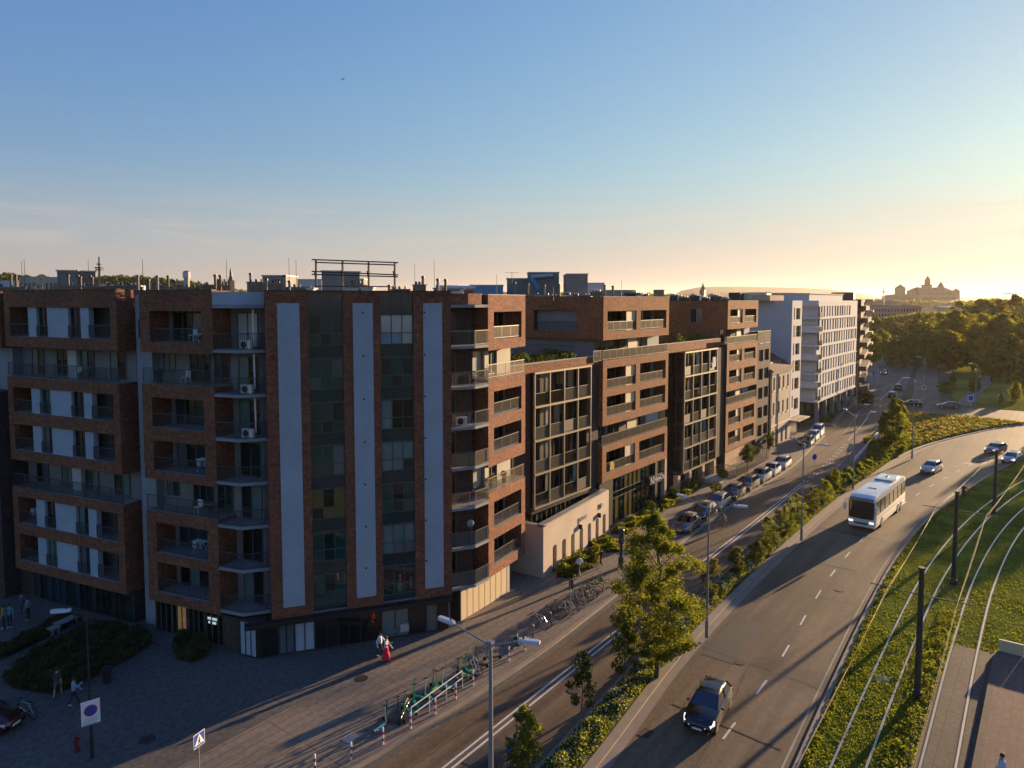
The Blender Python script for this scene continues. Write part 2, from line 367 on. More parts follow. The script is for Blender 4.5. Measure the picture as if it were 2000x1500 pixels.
def asphalt():
    m = mat('asphalt', (.130, .088, .054), .68, var=.25, scale=.12, var2=.12, spec=.25)
    t = m.node_tree; b = t.nodes['Principled BSDF']
    # long wear bands along the driving direction plus fine aggregate
    tc = t.nodes.new("ShaderNodeTexCoord"); mp = t.nodes.new("ShaderNodeMapping"); mp.inputs['Scale'].default_value = (.03, .9, 1)
    n = t.nodes.new("ShaderNodeTexNoise"); n.inputs['Scale'].default_value = 1.2; n.inputs['Detail'].default_value = 5
    t.links.new(tc.outputs['Object'], mp.inputs[0]); t.links.new(mp.outputs[0], n.inputs['Vector'])
    n2 = t.nodes.new("ShaderNodeTexNoise"); n2.inputs['Scale'].default_value = 14; n2.inputs['Detail'].default_value = 6; t.links.new(tc.outputs['Object'], n2.inputs['Vector'])
    ad = t.nodes.new("ShaderNodeMath"); ad.operation = 'ADD'; t.links.new(n.outputs['Fac'], ad.inputs[0]); t.links.new(n2.outputs['Fac'], ad.inputs[1])
    r = t.nodes.new("ShaderNodeMapRange"); r.inputs['From Min'].default_value = .7; r.inputs['From Max'].default_value = 1.3; r.inputs['To Min'].default_value = .5; r.inputs['To Max'].default_value = 1.5
    t.links.new(ad.outputs[0], r.inputs['Value'])
    src = b.inputs['Base Color'].links[0].from_socket
    x = t.nodes.new("ShaderNodeVectorMath"); x.operation = 'SCALE'; t.links.new(src, x.inputs[0]); t.links.new(r.outputs[0], x.inputs['Scale']); t.links.new(x.outputs[0], b.inputs['Base Color'])
    bp = t.nodes.new("ShaderNodeBump"); bp.inputs['Strength'].default_value = .35; bp.inputs['Distance'].default_value = .02
    t.links.new(n2.outputs['Fac'], bp.inputs['Height']); t.links.new(bp.outputs[0], b.inputs['Normal'])
    return m
M_asph = asphalt(); M_patch = mat('asphalt_patch', (.045, .038, .032), .7, var=.25, scale=.6, var2=.2)
M_paveS = brickmat('pavement_slabs', (.21, .165, .125), (.175, .14, .11), (.10, .08, .065), bw=7.0, rh=.62, ms=.035, blotch=.22, off=.0, bscale=.15)
M_cobb = brickmat('small_cobbles', (.125, .115, .105), (.095, .088, .082), (.06, .056, .052), bw=.11, rh=.10, ms=.012, blotch=.30, bscale=.12)
M_path = brickmat('side_paving', (.22, .18, .14), (.18, .15, .125), (.11, .09, .08), bw=.5, rh=.5, ms=.02, blotch=.25)
M_kerb = mat('kerb_stone', (.27, .215, .155), .85, var=.15, scale=1.2, var2=.08)
M_gut = mat('gutter_concrete', (.24, .19, .15), .85, var=.15, scale=.8, var2=.1)
M_soil = mat('soil', (.055, .042, .026), 1, var=.4, scale=1.5, var2=.3)
M_lawn = mat('lawn', (.15, .165, .026), 1, var=.45, scale=.35, var2=.4, bump=.8, spec=0)
M_lawn2 = mat('park_lawn', (.20, .20, .04), 1, var=.4, scale=.06, var2=.3, bump=.6, spec=0)
M_land = mat('open_land', (.07, .075, .03), 1, var=.4, scale=.01, var2=.3)
M_mark = mat('road_paint', (.62, .60, .56), .7, var=.15, scale=1.5, var2=.12)
M_markf = mat('worn_road_paint', (.26, .23, .18), .75, var=.3, scale=.8, var2=.2)
M_plat = brickmat('platform_paving', (.19, .105, .075), (.155, .09, .07), (.10, .07, .06), bw=.4, rh=.4, ms=.02, blotch=.2)
M_tconc = brickmat('track_concrete', (.125, .092, .062), (.105, .078, .054), (.05, .04, .03), bw=3.0, rh=.7, ms=.03, blotch=.25, off=0)

def strip(name, s0, s1, fa, fb, z, m, zb=None, step=2.0, kind='structure', uvalong=True):
    "solid strip between two boundary curves (t measured from the facade line)"
    b = MB(); n = max(2, int((s1 - s0) / step)); S = [s0 + (s1 - s0) * i / n for i in range(n + 1)]
    k = b.m(m); i0 = 0
    for s in S:
        ta, tb = fa(s), fb(s)
        b.v += [(s, -ta, z), (s, -tb, z)]; b.uv += [(s, ta), (s, tb)]
    for i in range(n): b.f.append((2*i, 2*i+1, 2*i+3, 2*i+2)); b.mi.append(k)
    if zb is not None:
        for side in (0, 1):
            o = len(b.v)
            for j, s in enumerate(S):
                P = b.v[2*j+side]; b.v += [P, (P[0], P[1], zb)]; b.uv += [(s, 0), (s, z - zb)]
            for i in range(n): b.f.append((o+2*i, o+2*i+1, o+2*i+3, o+2*i+2)); b.mi.append(k)
    o = b.build(name)
    if kind: o['kind'] = kind
    return o
def const(c): return lambda s: c
def offs(f, d): return lambda s: f(s) + d
def flat(name, poly, z, m, zb=None, kind='structure', grass=False):
    b = MB(); b.prism(poly, z if zb is None else zb, z, m) if zb is not None else b.face([(p[0], p[1], z) for p in poly], m)
    o = b.build(name); o['kind'] = kind; return o

# one land sheet reaching the horizon, a little lower than everything else
b = MB(); b.face([(-9000, -9000, -.30), (14000, -9000, -.30), (14000, 9000, -.30), (-9000, 9000, -.30)], M_land); tag(b.build('ground'), kind='structure')
strip('street_road', -75, 262, kA, lambda s: mL(s) if s < 104 else 9.0 + (s - 104) * -.12, -.12, M_asph)
strip('main_road', -75, 106, mR, rR, -.116, M_asph)
strip('junction_road', 103.8, 121, const(8.5), const(95), -.124, M_asph)
strip('far_road', 121, 262, lambda s: 9 - (s-121)*.13, lambda s: 15 - (s - 121) * .13, -.112, M_asph)
# pavement slabs run across the walk
strip('pavement', -75, 66, const(-40), offs(kA, -.28), 0, M_paveS, -.3)
strip('pavement', 77, 262, const(-40), offs(kA, -.28), 0, M_paveS, -.3)
strip('side_street_road', 66, 77, const(-60), kA, -.128, M_asph)
strip('kerb', -75, 66, offs(kA, -.28), kA, .004, M_kerb, -.3); strip('kerb', 77, 262, offs(kA, -.28), kA, .004, M_kerb, -.3)
strip('gutter_paving', -75, 64, offs(kA, .001), offs(kA, .42), -.112, M_cobb)
strip('gutter_paving', -75, 103, lambda s: mR(s) + .001, offs(mR, .55), -.108, M_gut)
strip('kerb', -75, 103, offs(mL, 0), offs(mL, .25), .0, M_kerb, -.3)
strip('kerb', -75, 103, offs(mR, -.55), mR, .0, M_kerb, -.3)
strip('kerb', -75, 100, rR, offs(rR, .3), .0, M_kerb, -.3)
strip('median_soil', -75, 103, offs(mL, .25), offs(mR, -.55), -.03, M_soil, -.3)
strip('tram_lawn', -75, 100, offs(rR, .3), lambda s: (30.2 if s < -8.5 else 75), -.02, M_lawn, -.3)
strip('park_lawn', 121.2, 420, lambda s: 17 - (s - 121) * .10, const(260), -.05, M_lawn2, -.3)
strip('park_lawn', 100.2, 104, lambda s: rR(s) + 12, const(200), -.05, M_lawn2, -.3)
strip('track_slab', -75, -8.5, const(30.2), const(33.05), .02, M_tconc, -.3)
strip('platform', -75, -8.5, const(33.1), const(48), .28, M_plat, -.3)
strip('platform_edge', -75, -8.5, const(33.1), const(33.45), .286, M_tconc, -.28)
strip('platform_path', -8.5, 60, const(60), const(64), .0, M_path, -.3)
# paved apron where the median widens
strip('median_paving', 33, 63, offs(mL, .3), lambda s: mL(s) + .35 + 2.3 * max(0, math.sin((s - 33) / 30 * math.pi)) ** .7, .0, M_path, -.3)
strip('park_path', 122, 200, const(17.5), const(20.5), -.03, M_path, -.3)
# markings
def line(name, f, s0, s1, w, m, dash=None, gap=None, z=-.104, off=0):
    b = MB(); k = b.m(m); s = s0
    while s < s1:
        e = min(s + (dash or 2.0), s1)
        n = 2; i0 = len(b.v)
        for j in range(n + 1):
            x = s + (e - s) * j / n; b.v += [(x, -(f(x) - w / 2), z), (x, -(f(x) + w / 2), z)]; b.uv += [(x, 0), (x, w)]
        for j in range(n): b.f.append((i0+2*j, i0+2*j+1, i0+2*j+3, i0+2*j+2)); b.mi.append(k)
        s = e + (gap or 0)
    o = b.build(name); o['kind'] = 'structure'; return o
dl = crv([(-75, 13.4), (-39, 12.3), (-19, 11.75), (-4.6, 11.3), (10, 10.95), (28, 10.4), (44, 9.9), (62, 8.4), (85, 6.4), (105, 4.0), (150, .5)])
for d in (-.19, .19):
    line('road_marking', offs(dl, d), -75, -19.5, .13, M_mark)
    line('road_marking', offs(dl, d), -6.5, 30, .13, M_mark)
    line('road_marking', offs(dl, d), 31, 62, .13, M_mark, 1.0, 1.6)
line('road_marking', dl, 64, 103, .14, M_mark)
line('road_marking', offs(dl, 0), -18.5, -17.7, .5, M_mark)
line('road_marking', offs(kA, 2.4), 68, 150, .12, M_mark, 1.0, 1.0)
line('road_marking', dl, 121, 180, .15, M_mark)
line('road_marking', lambda s: 11.4 - (s - 121) * .13, 122, 220, .12, M_mark, 3, 3)
dash = crv([(-75, 24.2), (-29.5, 22.35), (-18.5, 22.15), (-7.7, 21.4), (-2, 21.1), (8, 21.0), (21.7, 21.6), (42, 24.0), (60, 27.2), (75, 31), (90, 36.5)])
line('road_marking', dash, -33.6 - 27.5, 70, .12, M_mark, 1.9, 3.6)
line('road_marking', offs(rR, -.45), -75, 95, .12, M_markf)
# faded turn arrow far up the main road
b = MB(); ax, ay = 52.2, -24.6
b.face([(ax, ay - .12, -.10), (ax + 3.4, ay - 1.1, -.10), (ax + 3.4, ay - .85, -.10), (ax, ay + .12, -.10)], M_markf)
b.face([(ax + 3.0, ay - 1.8, -.10), (ax + 5.4, ay - 1.6, -.10), (ax + 3.5, ay - .3, -.10)], M_markf); tag(b.build('road_marking'), kind='structure')
# tar joint across the main road and drain covers
b = MB(); a0, a1 = g(1312, 1372), g(1525, 1462)
b.face([(a0[0], a0[1], -.103), (a0[0] + .12, a0[1], -.103), (a1[0] + .12, a1[1], -.103), (a1[0], a1[1], -.103)], M_black); tag(b.build('road_joint'), kind='structure')
def disc(name, u, v, r, z, m, lab, n=20, sq=False):
    x, y = g(u, v); b = MB()
    if sq: b.box(x - r, x + r, y - r * .7, y + r * .7, z - .03, z, m)
    else: b.cyl((x, y, z - .03), (x, y, z), r, r, m, n)
    o = b.build(name); tag(o, lab, 'manhole cover'); return o
M_iron = mat('cast_iron', (.05, .04, .035), .7, .4, var=.3, scale=8)
disc('manhole_cover', 288, 1444, .42, .012, M_iron, 'round iron manhole cover in the shaded cobbled plaza')
disc('manhole_cover', 706, 1325, .40, .012, M_iron, 'round iron manhole cover in the sunlit slab pavement')
disc('manhole_cover', 684, 1441, .40, .012, M_conc, 'grey manhole cover beside the striped bollards', sq=True)
disc('manhole_cover', 1262, 1428, .42, -.094, M_iron, 'rusty square gutter grate by the grass strip near the black car', sq=True)
disc('manhole_cover', 1120, 1345, .36, -.098, M_iron, 'round iron manhole cover in the near street lane left of the thin young trees')
disc('manhole_cover', 1445, 1290, .36, -.098, M_iron, 'round iron manhole cover in the left lane of the main road above the black car')
disc('manhole_cover', 1640, 1150, .36, -.098, M_iron, 'round iron manhole cover in the right lane of the main road below the coach')
disc('manhole_cover', 1724, 1325, .55, -.005, M_conc, 'grey access cover between the two nearest tram rails', sq=True)
for s_, e_, t0, t1, f_ in ((-20, -13, 1.0, 3.2, mR), (2, 4.2, 3.5, 6.5, mR), (30, 41, 1.2, 2.4, mR), (-42, -36, 4.6, 6.2, mR), (12, 13.0, .6, 8.0, mR), (-8, -2, 1.2, 2.6, kA), (22, 31, .8, 1.6, kA), (-38, -35.5, 3.4, 5.6, kA), (44, 52, 4.2, 7.0, mR)):
    strip('road_patch', s_, e_, offs(f_, t0), offs(f_, t1), -.108, M_patch)
def crack(x0, y0, x1, y1, w=.045, n=9, z=-.104, m=None):
    bb = MB(); L = math.hypot(x1 - x0, y1 - y0); nx, ny = -(y1 - y0) / L, (x1 - x0) / L; pr = None
    for i in range(n + 1):
        t_ = i / n; o_ = random.uniform(-.03, .03) * L ** .5; P = (x0 + (x1 - x0) * t_ + nx * o_, y0 + (y1 - y0) * t_ + ny * o_)
        if pr: bb.face([(pr[0] - nx * w / 2, pr[1] - ny * w / 2, z), (P[0] - nx * w / 2, P[1] - ny * w / 2, z), (P[0] + nx * w / 2, P[1] + ny * w / 2, z), (pr[0] + nx * w / 2, pr[1] + ny * w / 2, z)], m or M_patch)
        pr = P
    tag(bb.build('road_crack'), kind='structure')
for s_ in (-37, -19, -6, 9, 24, 37, 50): crack(s_, -mR(s_) - .7, s_ + random.uniform(-.8, .8), -rR(s_) + .5)
for s_, t_, L_ in ((-33, 4.1, 14), (-12, 4.0, 18), (12, 4.3, 15), (34, 4.4, 12), (-28, 2.0, 6), (5, 6.7, 9)): crack(s_, -mR(s_) - t_, s_ + L_, -mR(s_ + L_) - t_, .04, 16)
for s_, t_, L_ in ((-40, 1.8, 9), (-24, 3.2, 11), (-5, 2.2, 8), (15, 2.6, 12), (35, 2.2, 9), (-10, 5.0, 7)): crack(s_, -kA(s_) - t_, s_ + L_, -kA(s_ + L_) - t_, .035, 14)
# shaded cobbled plaza with darker planted beds on it
cob = [(-75, -60), (-75, -8), (-52, -2.0), (-44, 1.0), (-37.6, .6), (-27.2, 4.4), (-27, 12), (-36, 40), (-75, 60)]
b = MB(); b.face([(x, y, .006) for x, y in [(-75, 60), (-75, -6.2), (-49, -1.8), (-42, -1.6), (-36.5, -1.9), (-27.8, -2.9), (-24, -1.5), (-25, 20), (-40, 60)]], M_cobb)
tag(b.build('plaza'), kind='structure')

for i, f in enumerate(rail):
    for j in (0, 1): line('rail_groove', offs(f, GAUGE * j), -74, 91, .24, mat('rail_groove_dark', (.05, .04, .026), .95, var=.3, scale=3), z=-.008 if i == 0 else .026)  # flat dark strip under and beside each rail
# tram rails: each rail is a thing
M_railst = mat('rail_head', (.42, .38, .33), .32, .8, var=.08, scale=2)
for i, f in enumerate(rail):
    for j in (0, 1):
        b = MB(); ff = offs(f, GAUGE * j - (GAUGE if i == 9 else 0)); S = np.arange(-74, 92, 1.5)
        r_ = []
        for s in S:
            t = ff(s); r_.append([(s, -(t - .055), .0), (s, -(t - .055), .045), (s, -(t + .055), .045), (s, -(t + .055), .0)])
        b.loft(r_, M_railst)
        nm = ['first', 'second', 'third', 'fourth'][i * 2 + j]
        tag(b.build('tram_rail'), f'{nm} shiny steel tram rail from the main road', 'tram rail', 'tram rails in the grass')

# ================================================================ facade kit
def wall(b, x0, x1, z0, z1, holes, y, dep, m, mr=None):
    mr = mr or m
    xs = sorted({x0, x1} | {h[0] for h in holes} | {h[1] for h in holes}); zs = sorted({z0, z1} | {h[2] for h in holes} | {h[3] for h in holes})
    xs = [x for x in xs if x0 <= x <= x1]; zs = [z for z in zs if z0 <= z <= z1]
    for i in range(len(xs) - 1):
        for j in range(len(zs) - 1):
            cx, cz = (xs[i] + xs[i+1]) / 2, (zs[j] + zs[j+1]) / 2
            if any(h[0] < cx < h[1] and h[2] < cz < h[3] for h in holes): continue
            b.face([(xs[i], y, zs[j]), (xs[i+1], y, zs[j]), (xs[i+1], y, zs[j+1]), (xs[i], y, zs[j+1])], m)
    for a, c, d, e in holes:
        b.face([(a, y, d), (c, y, d), (c, y + dep, d), (a, y + dep, d)], M_conc)
        b.face([(a, y, e), (c, y, e), (c, y + dep, e), (a, y + dep, e)], mr)
        b.face([(a, y, d), (a, y + dep, d), (a, y + dep, e), (a, y, e)], mr)
        b.face([(c, y, d), (c, y + dep, d), (c, y + dep, e), (c, y, e)], mr)
def window(root, fr, x0, x1, z0, z1, y, cols=1, rows=1, gl=None, fm=None, fw=.07, name='window', split=None):
    b = MB(fr); gl = gl or M_g
    xs = [x0 + (x1 - x0) * i / cols for i in range(cols + 1)]; zs = split or [z0 + (z1 - z0) * i / rows for i in range(rows + 1)]
    for i in range(cols):
        for j in range(len(zs) - 1):
            mt = random.choice(gl) if isinstance(gl, list) else gl
            b.face([(xs[i], y, zs[j]), (xs[i+1], y, zs[j]), (xs[i+1], y, zs[j+1]), (xs[i], y, zs[j+1])], mt)
    w = b.build(name, root)
    c = MB(fr); fm = fm or M_frame; p = .045
    for i, x in enumerate(xs): c.box(x - fw / 2, x + fw / 2, y - p, y - .003, z0, z1, fm, 'k')
    for z in zs:
        for i in range(cols): c.box(xs[i] + fw / 2, xs[i+1] - fw / 2, y - p + .004, y - .003, z - fw / 2, z + fw / 2, fm, 'klr')
    c.build('frame', w, root=root)
    return w
def railing(root, fr, pts, z, h=1.05, sp=.115, m=None, name='railing', bw=.018, solid=None):
    b = MB(fr); m = m or M_rail
    for i in range(len(pts) - 1):
        a, c = Vector((*pts[i], z)), Vector((*pts[i+1], z)); L = (c - a).length
        if L < .05: continue
        b.bar(a + Vector((0, 0, h)), c + Vector((0, 0, h)), .05, m); b.bar(a + Vector((0, 0, .1)), c + Vector((0, 0, .1)), .035, m)
        if solid:
            d = (c - a) / L; nn = Vector((-d.y, d.x, 0)) * .02
            b.face([a + nn + Vector((0, 0, .12)), c + nn + Vector((0, 0, .12)), c + nn + Vector((0, 0, h - .05)), a + nn + Vector((0, 0, h - .05))], solid)
        n = max(1, int(L / sp))
        for k in range(n + 1):
            P = a + (c - a) * k / n; w = bw if k % 12 else .04
            b.bar(P + Vector((0, 0, .1)), P + Vector((0, 0, h)), w, m)
    return b.build(name, root)
def block(b, x0, x1, y0, y1, z0, z1, holes, m, mr=None):
    wall(b, x0, x1, z0, z1, holes, y0, y1 - y0, m, mr)
    b.face([(x0, y0, z0), (x0, y1, z0), (x0, y1, z1), (x0, y0, z1)], m); b.face([(x1, y0, z0), (x1, y1, z0), (x1, y1, z1), (x1, y0, z1)], m)
    b.face([(x0, y0, z1), (x1, y0, z1), (x1, y1, z1), (x0, y1, z1)], M_roofl); b.face([(x0, y0, z0), (x1, y0, z0), (x1, y1, z0), (x0, y1, z0)], m)
def coping(b, x0, x1, y0, y1, z, m=None, h=.06, o=.03): b.box(x0 - o, x1 + o, y0 - o, y1, z + .003, z + h, m or M_roofl)
def loggia(root, fr, x0, x1, z0, z1, yb, kind=0, rail_y=.12, rm=None, rsolid=None, gl=None):
    "what stands inside an opening: glazed back wall, balustrade"
    w = x1 - x0; h = z1 - z0; gl = gl or (M_g + [M_gc[3]])
    if kind == 0: window(root, fr, x0 + .1 * w, x0 + .66 * w, z0 + .02, z1 - .12, yb - .02, 3, 1, gl); window(root, fr, x0 + .78 * w, x1 - .06 * w, z0 + .5, z1 - .12, yb - .02, 1, 1, gl)
    elif kind == 1: window(root, fr, x0 + .3 * w, x1 - .1 * w, z0 + .02, z1 - .1, yb - .02, 3, 1, gl)
    elif kind == 2: window(root, fr, x0 + .15 * w, x1 - .15 * w, z0 + .02, z1 - .08, yb - .02, 2, 1, gl)
    if rm: railing(root, fr, [(x0, rail_y), (x1, rail_y)], z0, .95, m=rm, solid=rsolid)

# ================================================================ long brick building at the corner
FL = (-38.4, 4.7, R(-75.5)); FG = (-38.4, 4.7, R(-33.2)); FR = (-23.5, -2.4, R(8.9))
def fw(fr, x, y): return MB(fr).T((x, y, 0))[:2]
B1 = thing('apartment_building', 'dark brick corner apartment block with three tall grey panels and two glazed strips', 'apartment building', (-38.4, 4.7, 0))
core = [fw(FL, -10.5, 1.6), fw(FL, -3.07, 1.62), fw(FL, -.62, 1.6), fw(FG, .95, 1.75), fw(FG, .95, .3), fw(FG, 12.9, .3), (-27.1, -.9), (-24.55, -1.75), fw(FR, .04, 1.5), fw(FR, 5.9, 1.5), fw(FR, 5.9, 13), (-24, 24), fw(FL, -10.5, 16)]
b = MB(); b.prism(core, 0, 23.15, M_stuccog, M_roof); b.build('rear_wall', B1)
# --- left brick boxes
FLR = [(20.4, 22.5), (14.6, 16.65), (11.6, 13.7), (5.9, 8.0), (3.1, 5.2)]
b = MB(FL)
for z0, z1, hs in ((19.7, 23.85, FLR[:1]), (11.0, 17.57, FLR[1:3]), (2.39, 8.8, FLR[3:])):
    block(b, -9.6, -3.07, 0, 1.6, z0, z1, [(-8.7, -4.0, a, c) for a, c in hs], M_brick)
coping(b, -9.6, -3.07, 0, .4, 23.85, M_dark)
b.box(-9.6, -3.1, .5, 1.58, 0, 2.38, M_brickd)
b.build('brick_wall', B1)
b = MB(FL); b.box(-11.2, -9.72, 1.0, 3.0, 0, 23.6, M_conc); b.build('render_strip', B1)
for i, (a, c) in enumerate(FLR): loggia(B1, FL, -8.7, -4.0, a, c, 1.6, 0, rm=M_rail, gl=M_g + [M_gc[0], M_gc[3]])
for z in (17.57, 8.8):
    railing(B1, FL, [(-9.55, .1), (-3.1, .1)], z, 1.05)
    window(B1, FL, -9.3, -8.2, z + .7, z + 2.0, 1.58, 2, 1, M_g + M_gc); window(B1, FL, -6.8, -5.0, z + .05, z + 2.05, 1.58, 3, 1, M_g + [M_gc[0]]); window(B1, FL, -4.6, -3.3, z + .05, z + 2.05, 1.58, 2, 1, M_g)
for x0, x1, z0, z1 in ((-9.95 - .9, -9.95 - .3, 20.6, 21.9),): window(B1, FL, x0, x1, z0, z1, .97, 1, 1)
# ground floor under it
for k, (x0, x1, gm) in enumerate([(-9.5, -8.0, M_g), (-7.9, -6.6, [M_lit, M_g[0]]), (-6.4, -5.0, M_g), (-4.8, -3.2, M_g), (-3.0, -1.6, M_g)]):
    window(B1, FL, x0, x1, .05, 2.25, .46 if x1 < -3 else 1.5, 3, 1, gm, name='shop_window')
b = MB(FL)
for i, (dx, dz, w) in enumerate(((0, .28, .28), (.42, .28, .38), (.06, 0, .12), (.42, 0, .3))): b.box(-4.6 + dx, -4.6 + dx + w, .36, .40, 1.45 + dz, 1.6 + dz, M_litw)
b.build('lit_shop_sign', B1)
# --- stacked corner balconies
slabp = [fw(FL, -3.05, -.0), (-38.62, 5.85), fw(FG, .88, .85), fw(FG, .93, 1.72), fw(FL, -.7, 1.55), fw(FL, -3.05, 1.58)]
for k in range(1, 9):
    z = 2.87 * k - .05; b = MB(); b.prism(slabp, z - .2, z, M_conc); o = b.build('balcony', B1)
    if k < 8:
        railing(B1, (0, 0, 0), [slabp[0], slabp[1], slabp[2]], z, 1.05)
        window(B1, FL, -2.45, -.75, z + .1, z + 2.35, 1.56, 2, 1, [M_g[0], M_g[1], M_gc[0]] if k != 7 else [M_g[1], M_gc[1]])
b = MB(); b.prism([slabp[0], (-38.2, 6.2), fw(FG, .9, 1.2), fw(FG, .93, 1.7), fw(FL, -.7, 1.5), fw(FL, -3.05, 1.5)], 22.93, 23.75, M_stucco); b.build('roof_parapet', B1)
M_acw = mat('air_conditioner_white', (.62, .62, .60), .5, var=.05)
def ac(root, fr, x, y, z):
    b = MB(fr); b.box(x - .42, x + .42, y, y + .3, z + .05, z + .62, M_acw); a = b.build('air_conditioner', root)
    c = MB(fr); c.cyl((x - .1, y - .012, z + .33), (x - .1, y - .002, z + .33), .23, .23, M_dark, 16); c.build('fan_grille', a, root=root)
for k in (5, 6, 7):
    z = 2.87 * k - .05
    ac(B1, FL, -.95, .55, z)
    c = MB(FL); c.cyl((-.68, 1.1, z + .3), (-.72, 1.1, z + 2.6), .06, .06, M_white); c.build('drain_pipe', B1)
ac(B1, FL, -4.5, .5, 20.4)
# --- glazed front with brick piers
gcol = [(3.57, 5.75), (8.17, 10.4)]
b = MB(FG)
wall(b, .92, 13.0, 2.5, 23.8, [(a, c, 2.6, 23.72) for a, c in gcol], 0, .3, M_brick)
b.face([(.92, 0, 2.5), (.92, 1.75, 2.5), (.92, 1.75, 23.8), (.92, 0, 23.8)], M_brick); b.face([(13, 0, 2.5), (13, 1.2, 2.5), (13, 1.2, 23.8), (13, 0, 23.8)], M_brick)
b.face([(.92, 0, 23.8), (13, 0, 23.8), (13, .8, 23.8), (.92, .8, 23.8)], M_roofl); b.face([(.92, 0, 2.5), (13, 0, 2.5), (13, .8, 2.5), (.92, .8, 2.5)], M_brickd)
coping(b, .92, 13.0, 0, .4, 23.8, M_dark); b.build('brick_wall', B1)
for n, (a, c) in enumerate(((1.66, 3.02), (6.38, 7.68), (11.07, 12.38))):
    b = MB(FG); b.box(a, c, -.05, .0, 3.2, 23.03, M_stucco, 'k'); p = b.build('render_panel', B1)
    if n:
        for k in range(7):
            d = MB(FG); d.cyl(((a + c) / 2 if n == 1 else a + .08, -.075, 22.4 - 2.87 * k), ((a + c) / 2 if n == 1 else a + .08, -.053, 22.4 - 2.87 * k), .07, .07, M_dark, 10)
            d.build('vent_cap', p, root=B1)
special = {(0, 3): [M_gc[2], M_g[0], M_gc[2]], (1, 7): [M_gc[1], M_gc[4], M_gc[3]], (1, 5): [M_gc[0], M_g[1], M_g[1]], (1, 4): [M_gc[0], M_g[3]], (1, 2): [M_gc[0], M_gc[3]], (0, 4): [M_gt[2], M_gc[3], M_gt[2]], (0, 6): [M_gt[2], M_gc[5], M_gt[2]]}
for n, (a, c) in enumerate(gcol):
    for k in range(1, 8):
        z0 = 2.87 * k - .05 - .2
        window(B1, FG, a + .04, c - .04, z0 + .45, min(z0 + 2.5, 22.45), .16, 3, 2, special.get((n, k), M_gt), M_frame, .05, split=[z0 + .45, z0 + 1.2, z0 + 2.5 - .1])
        s_ = MB(FG); s_.face([(a, .2, z0 - .38), (c, .2, z0 - .38), (c, .2, z0 + .45), (a, .2, z0 + .45)], M_sp)
        s_.box(a, c, .12, .17, z0 - .40, z0 - .36, M_frame); s_.build('spandrel', B1)
    s_ = MB(FG); s_.face([(a, .2, 22.3), (c, .2, 22.3), (c, .2, 23.72), (a, .2, 23.72)], M_sp)
    for x in (a + (c - a) / 3, a + 2 * (c - a) / 3): s_.box(x - .03, x + .03, .13, .18, 22.4, 23.7, M_frame)
    s_.build('spandrel', B1)
b = MB(FG); b.box(-.75, 12.9, -.55, .0, 2.38, 2.47, M_dark); b.box(-.75, 12.9, -.06, .3, 2.0, 2.37, M_dark); b.build('canopy', B1)
x = .25
for i, (w_, gm) in enumerate([(1.1, [M_g[0]]), (1.0, [M_gc[3]]), (1.3, M_stucco), (1.5, M_g[0]), (1.5, M_g[1]), (1.4, [M_g[0], M_g[2]]), (1.9, [M_g[1], M_gc[0]]), (1.2, [M_g[0]]), (1.6, [M_gc[3], M_g[0]])]):
    window(B1, FG, x, x + w_ - .06, .06, 2.0, .12, 2, 1, gm, M_dark, .06, name='shop_window'); x += w_
window(B1, FL, -1.5, -.15, .06, 2.3, .1, 3, 1, M_stucco, M_dark, .05, name='shop_window')
b = MB(FL); b.box(-3.05, .0, .15, 1.5, 0, 2.37, M_brickd); b.build('corner_wall', B1)
b = MB(FG); b.box(9.3, 9.9, .0, .07, .35, .9, M_gc[1]); b.box(8.3, 9.1, .0, .07, .35, .62, M_gc[0]); b.build('shop_display', B1)
# --- right hand balconies
slabr = [fw(FG, 13.02, .25), (-25.72, -3.05), (-24.1, -2.95), fw(FR, -.02, .3), fw(FR, -.02, 1.5), (-24.55, -1.7), (-27.05, -.85)]
for k in range(1, 9):
    z = 2.87 * k - .05; b = MB(); b.prism(slabr, z - .2, z, M_conc); b.build('balcony', B1)
    if k < 8:
        sol = {1: M_gc[3], 2: M_gc[3], 4: mat('bamboo_screen', (.30, .20, .11), .9, var=.2, scale=6), 7: M_brickd}.get(k)
        railing(B1, (0, 0, 0), [slabr[0], slabr[1], slabr[2]], z, 1.05, m=M_raill if k in (3, 7) else M_rail, solid=sol)
        # windows on the angled rear wall
        th = math.atan2(-1.75 + .9, -24.55 + 27.1); F_ = (-27.1, -.9, th)
        window(B1, F_, .35, 1.25, z + .1, z + 2.3, -.02, 2, 1, [M_g[1], M_gc[1]] if k in (3, 6) else M_g); 
b = MB(); b.prism([slabr[0], (-25.9, -2.6), (-24.4, -2.5), fw(FR, 0, .5), fw(FR, 0, 1.4), (-24.55, -1.7), (-27.05, -.85)], 22.93, 23.7, M_brick); b.build('roof_parapet', B1)
th = math.atan2(-1.75 + .9, -24.55 + 27.1); b = MB((-27.1, -.9, th)); wall(b, 0, 2.7, 0, 23, [], -.012, .01, M_brickd); b.build('brick_wall', B1)
ac(B1, (-26.6, -2.25, R(-40)), .3, .35, 2.87 * 5 - .05)
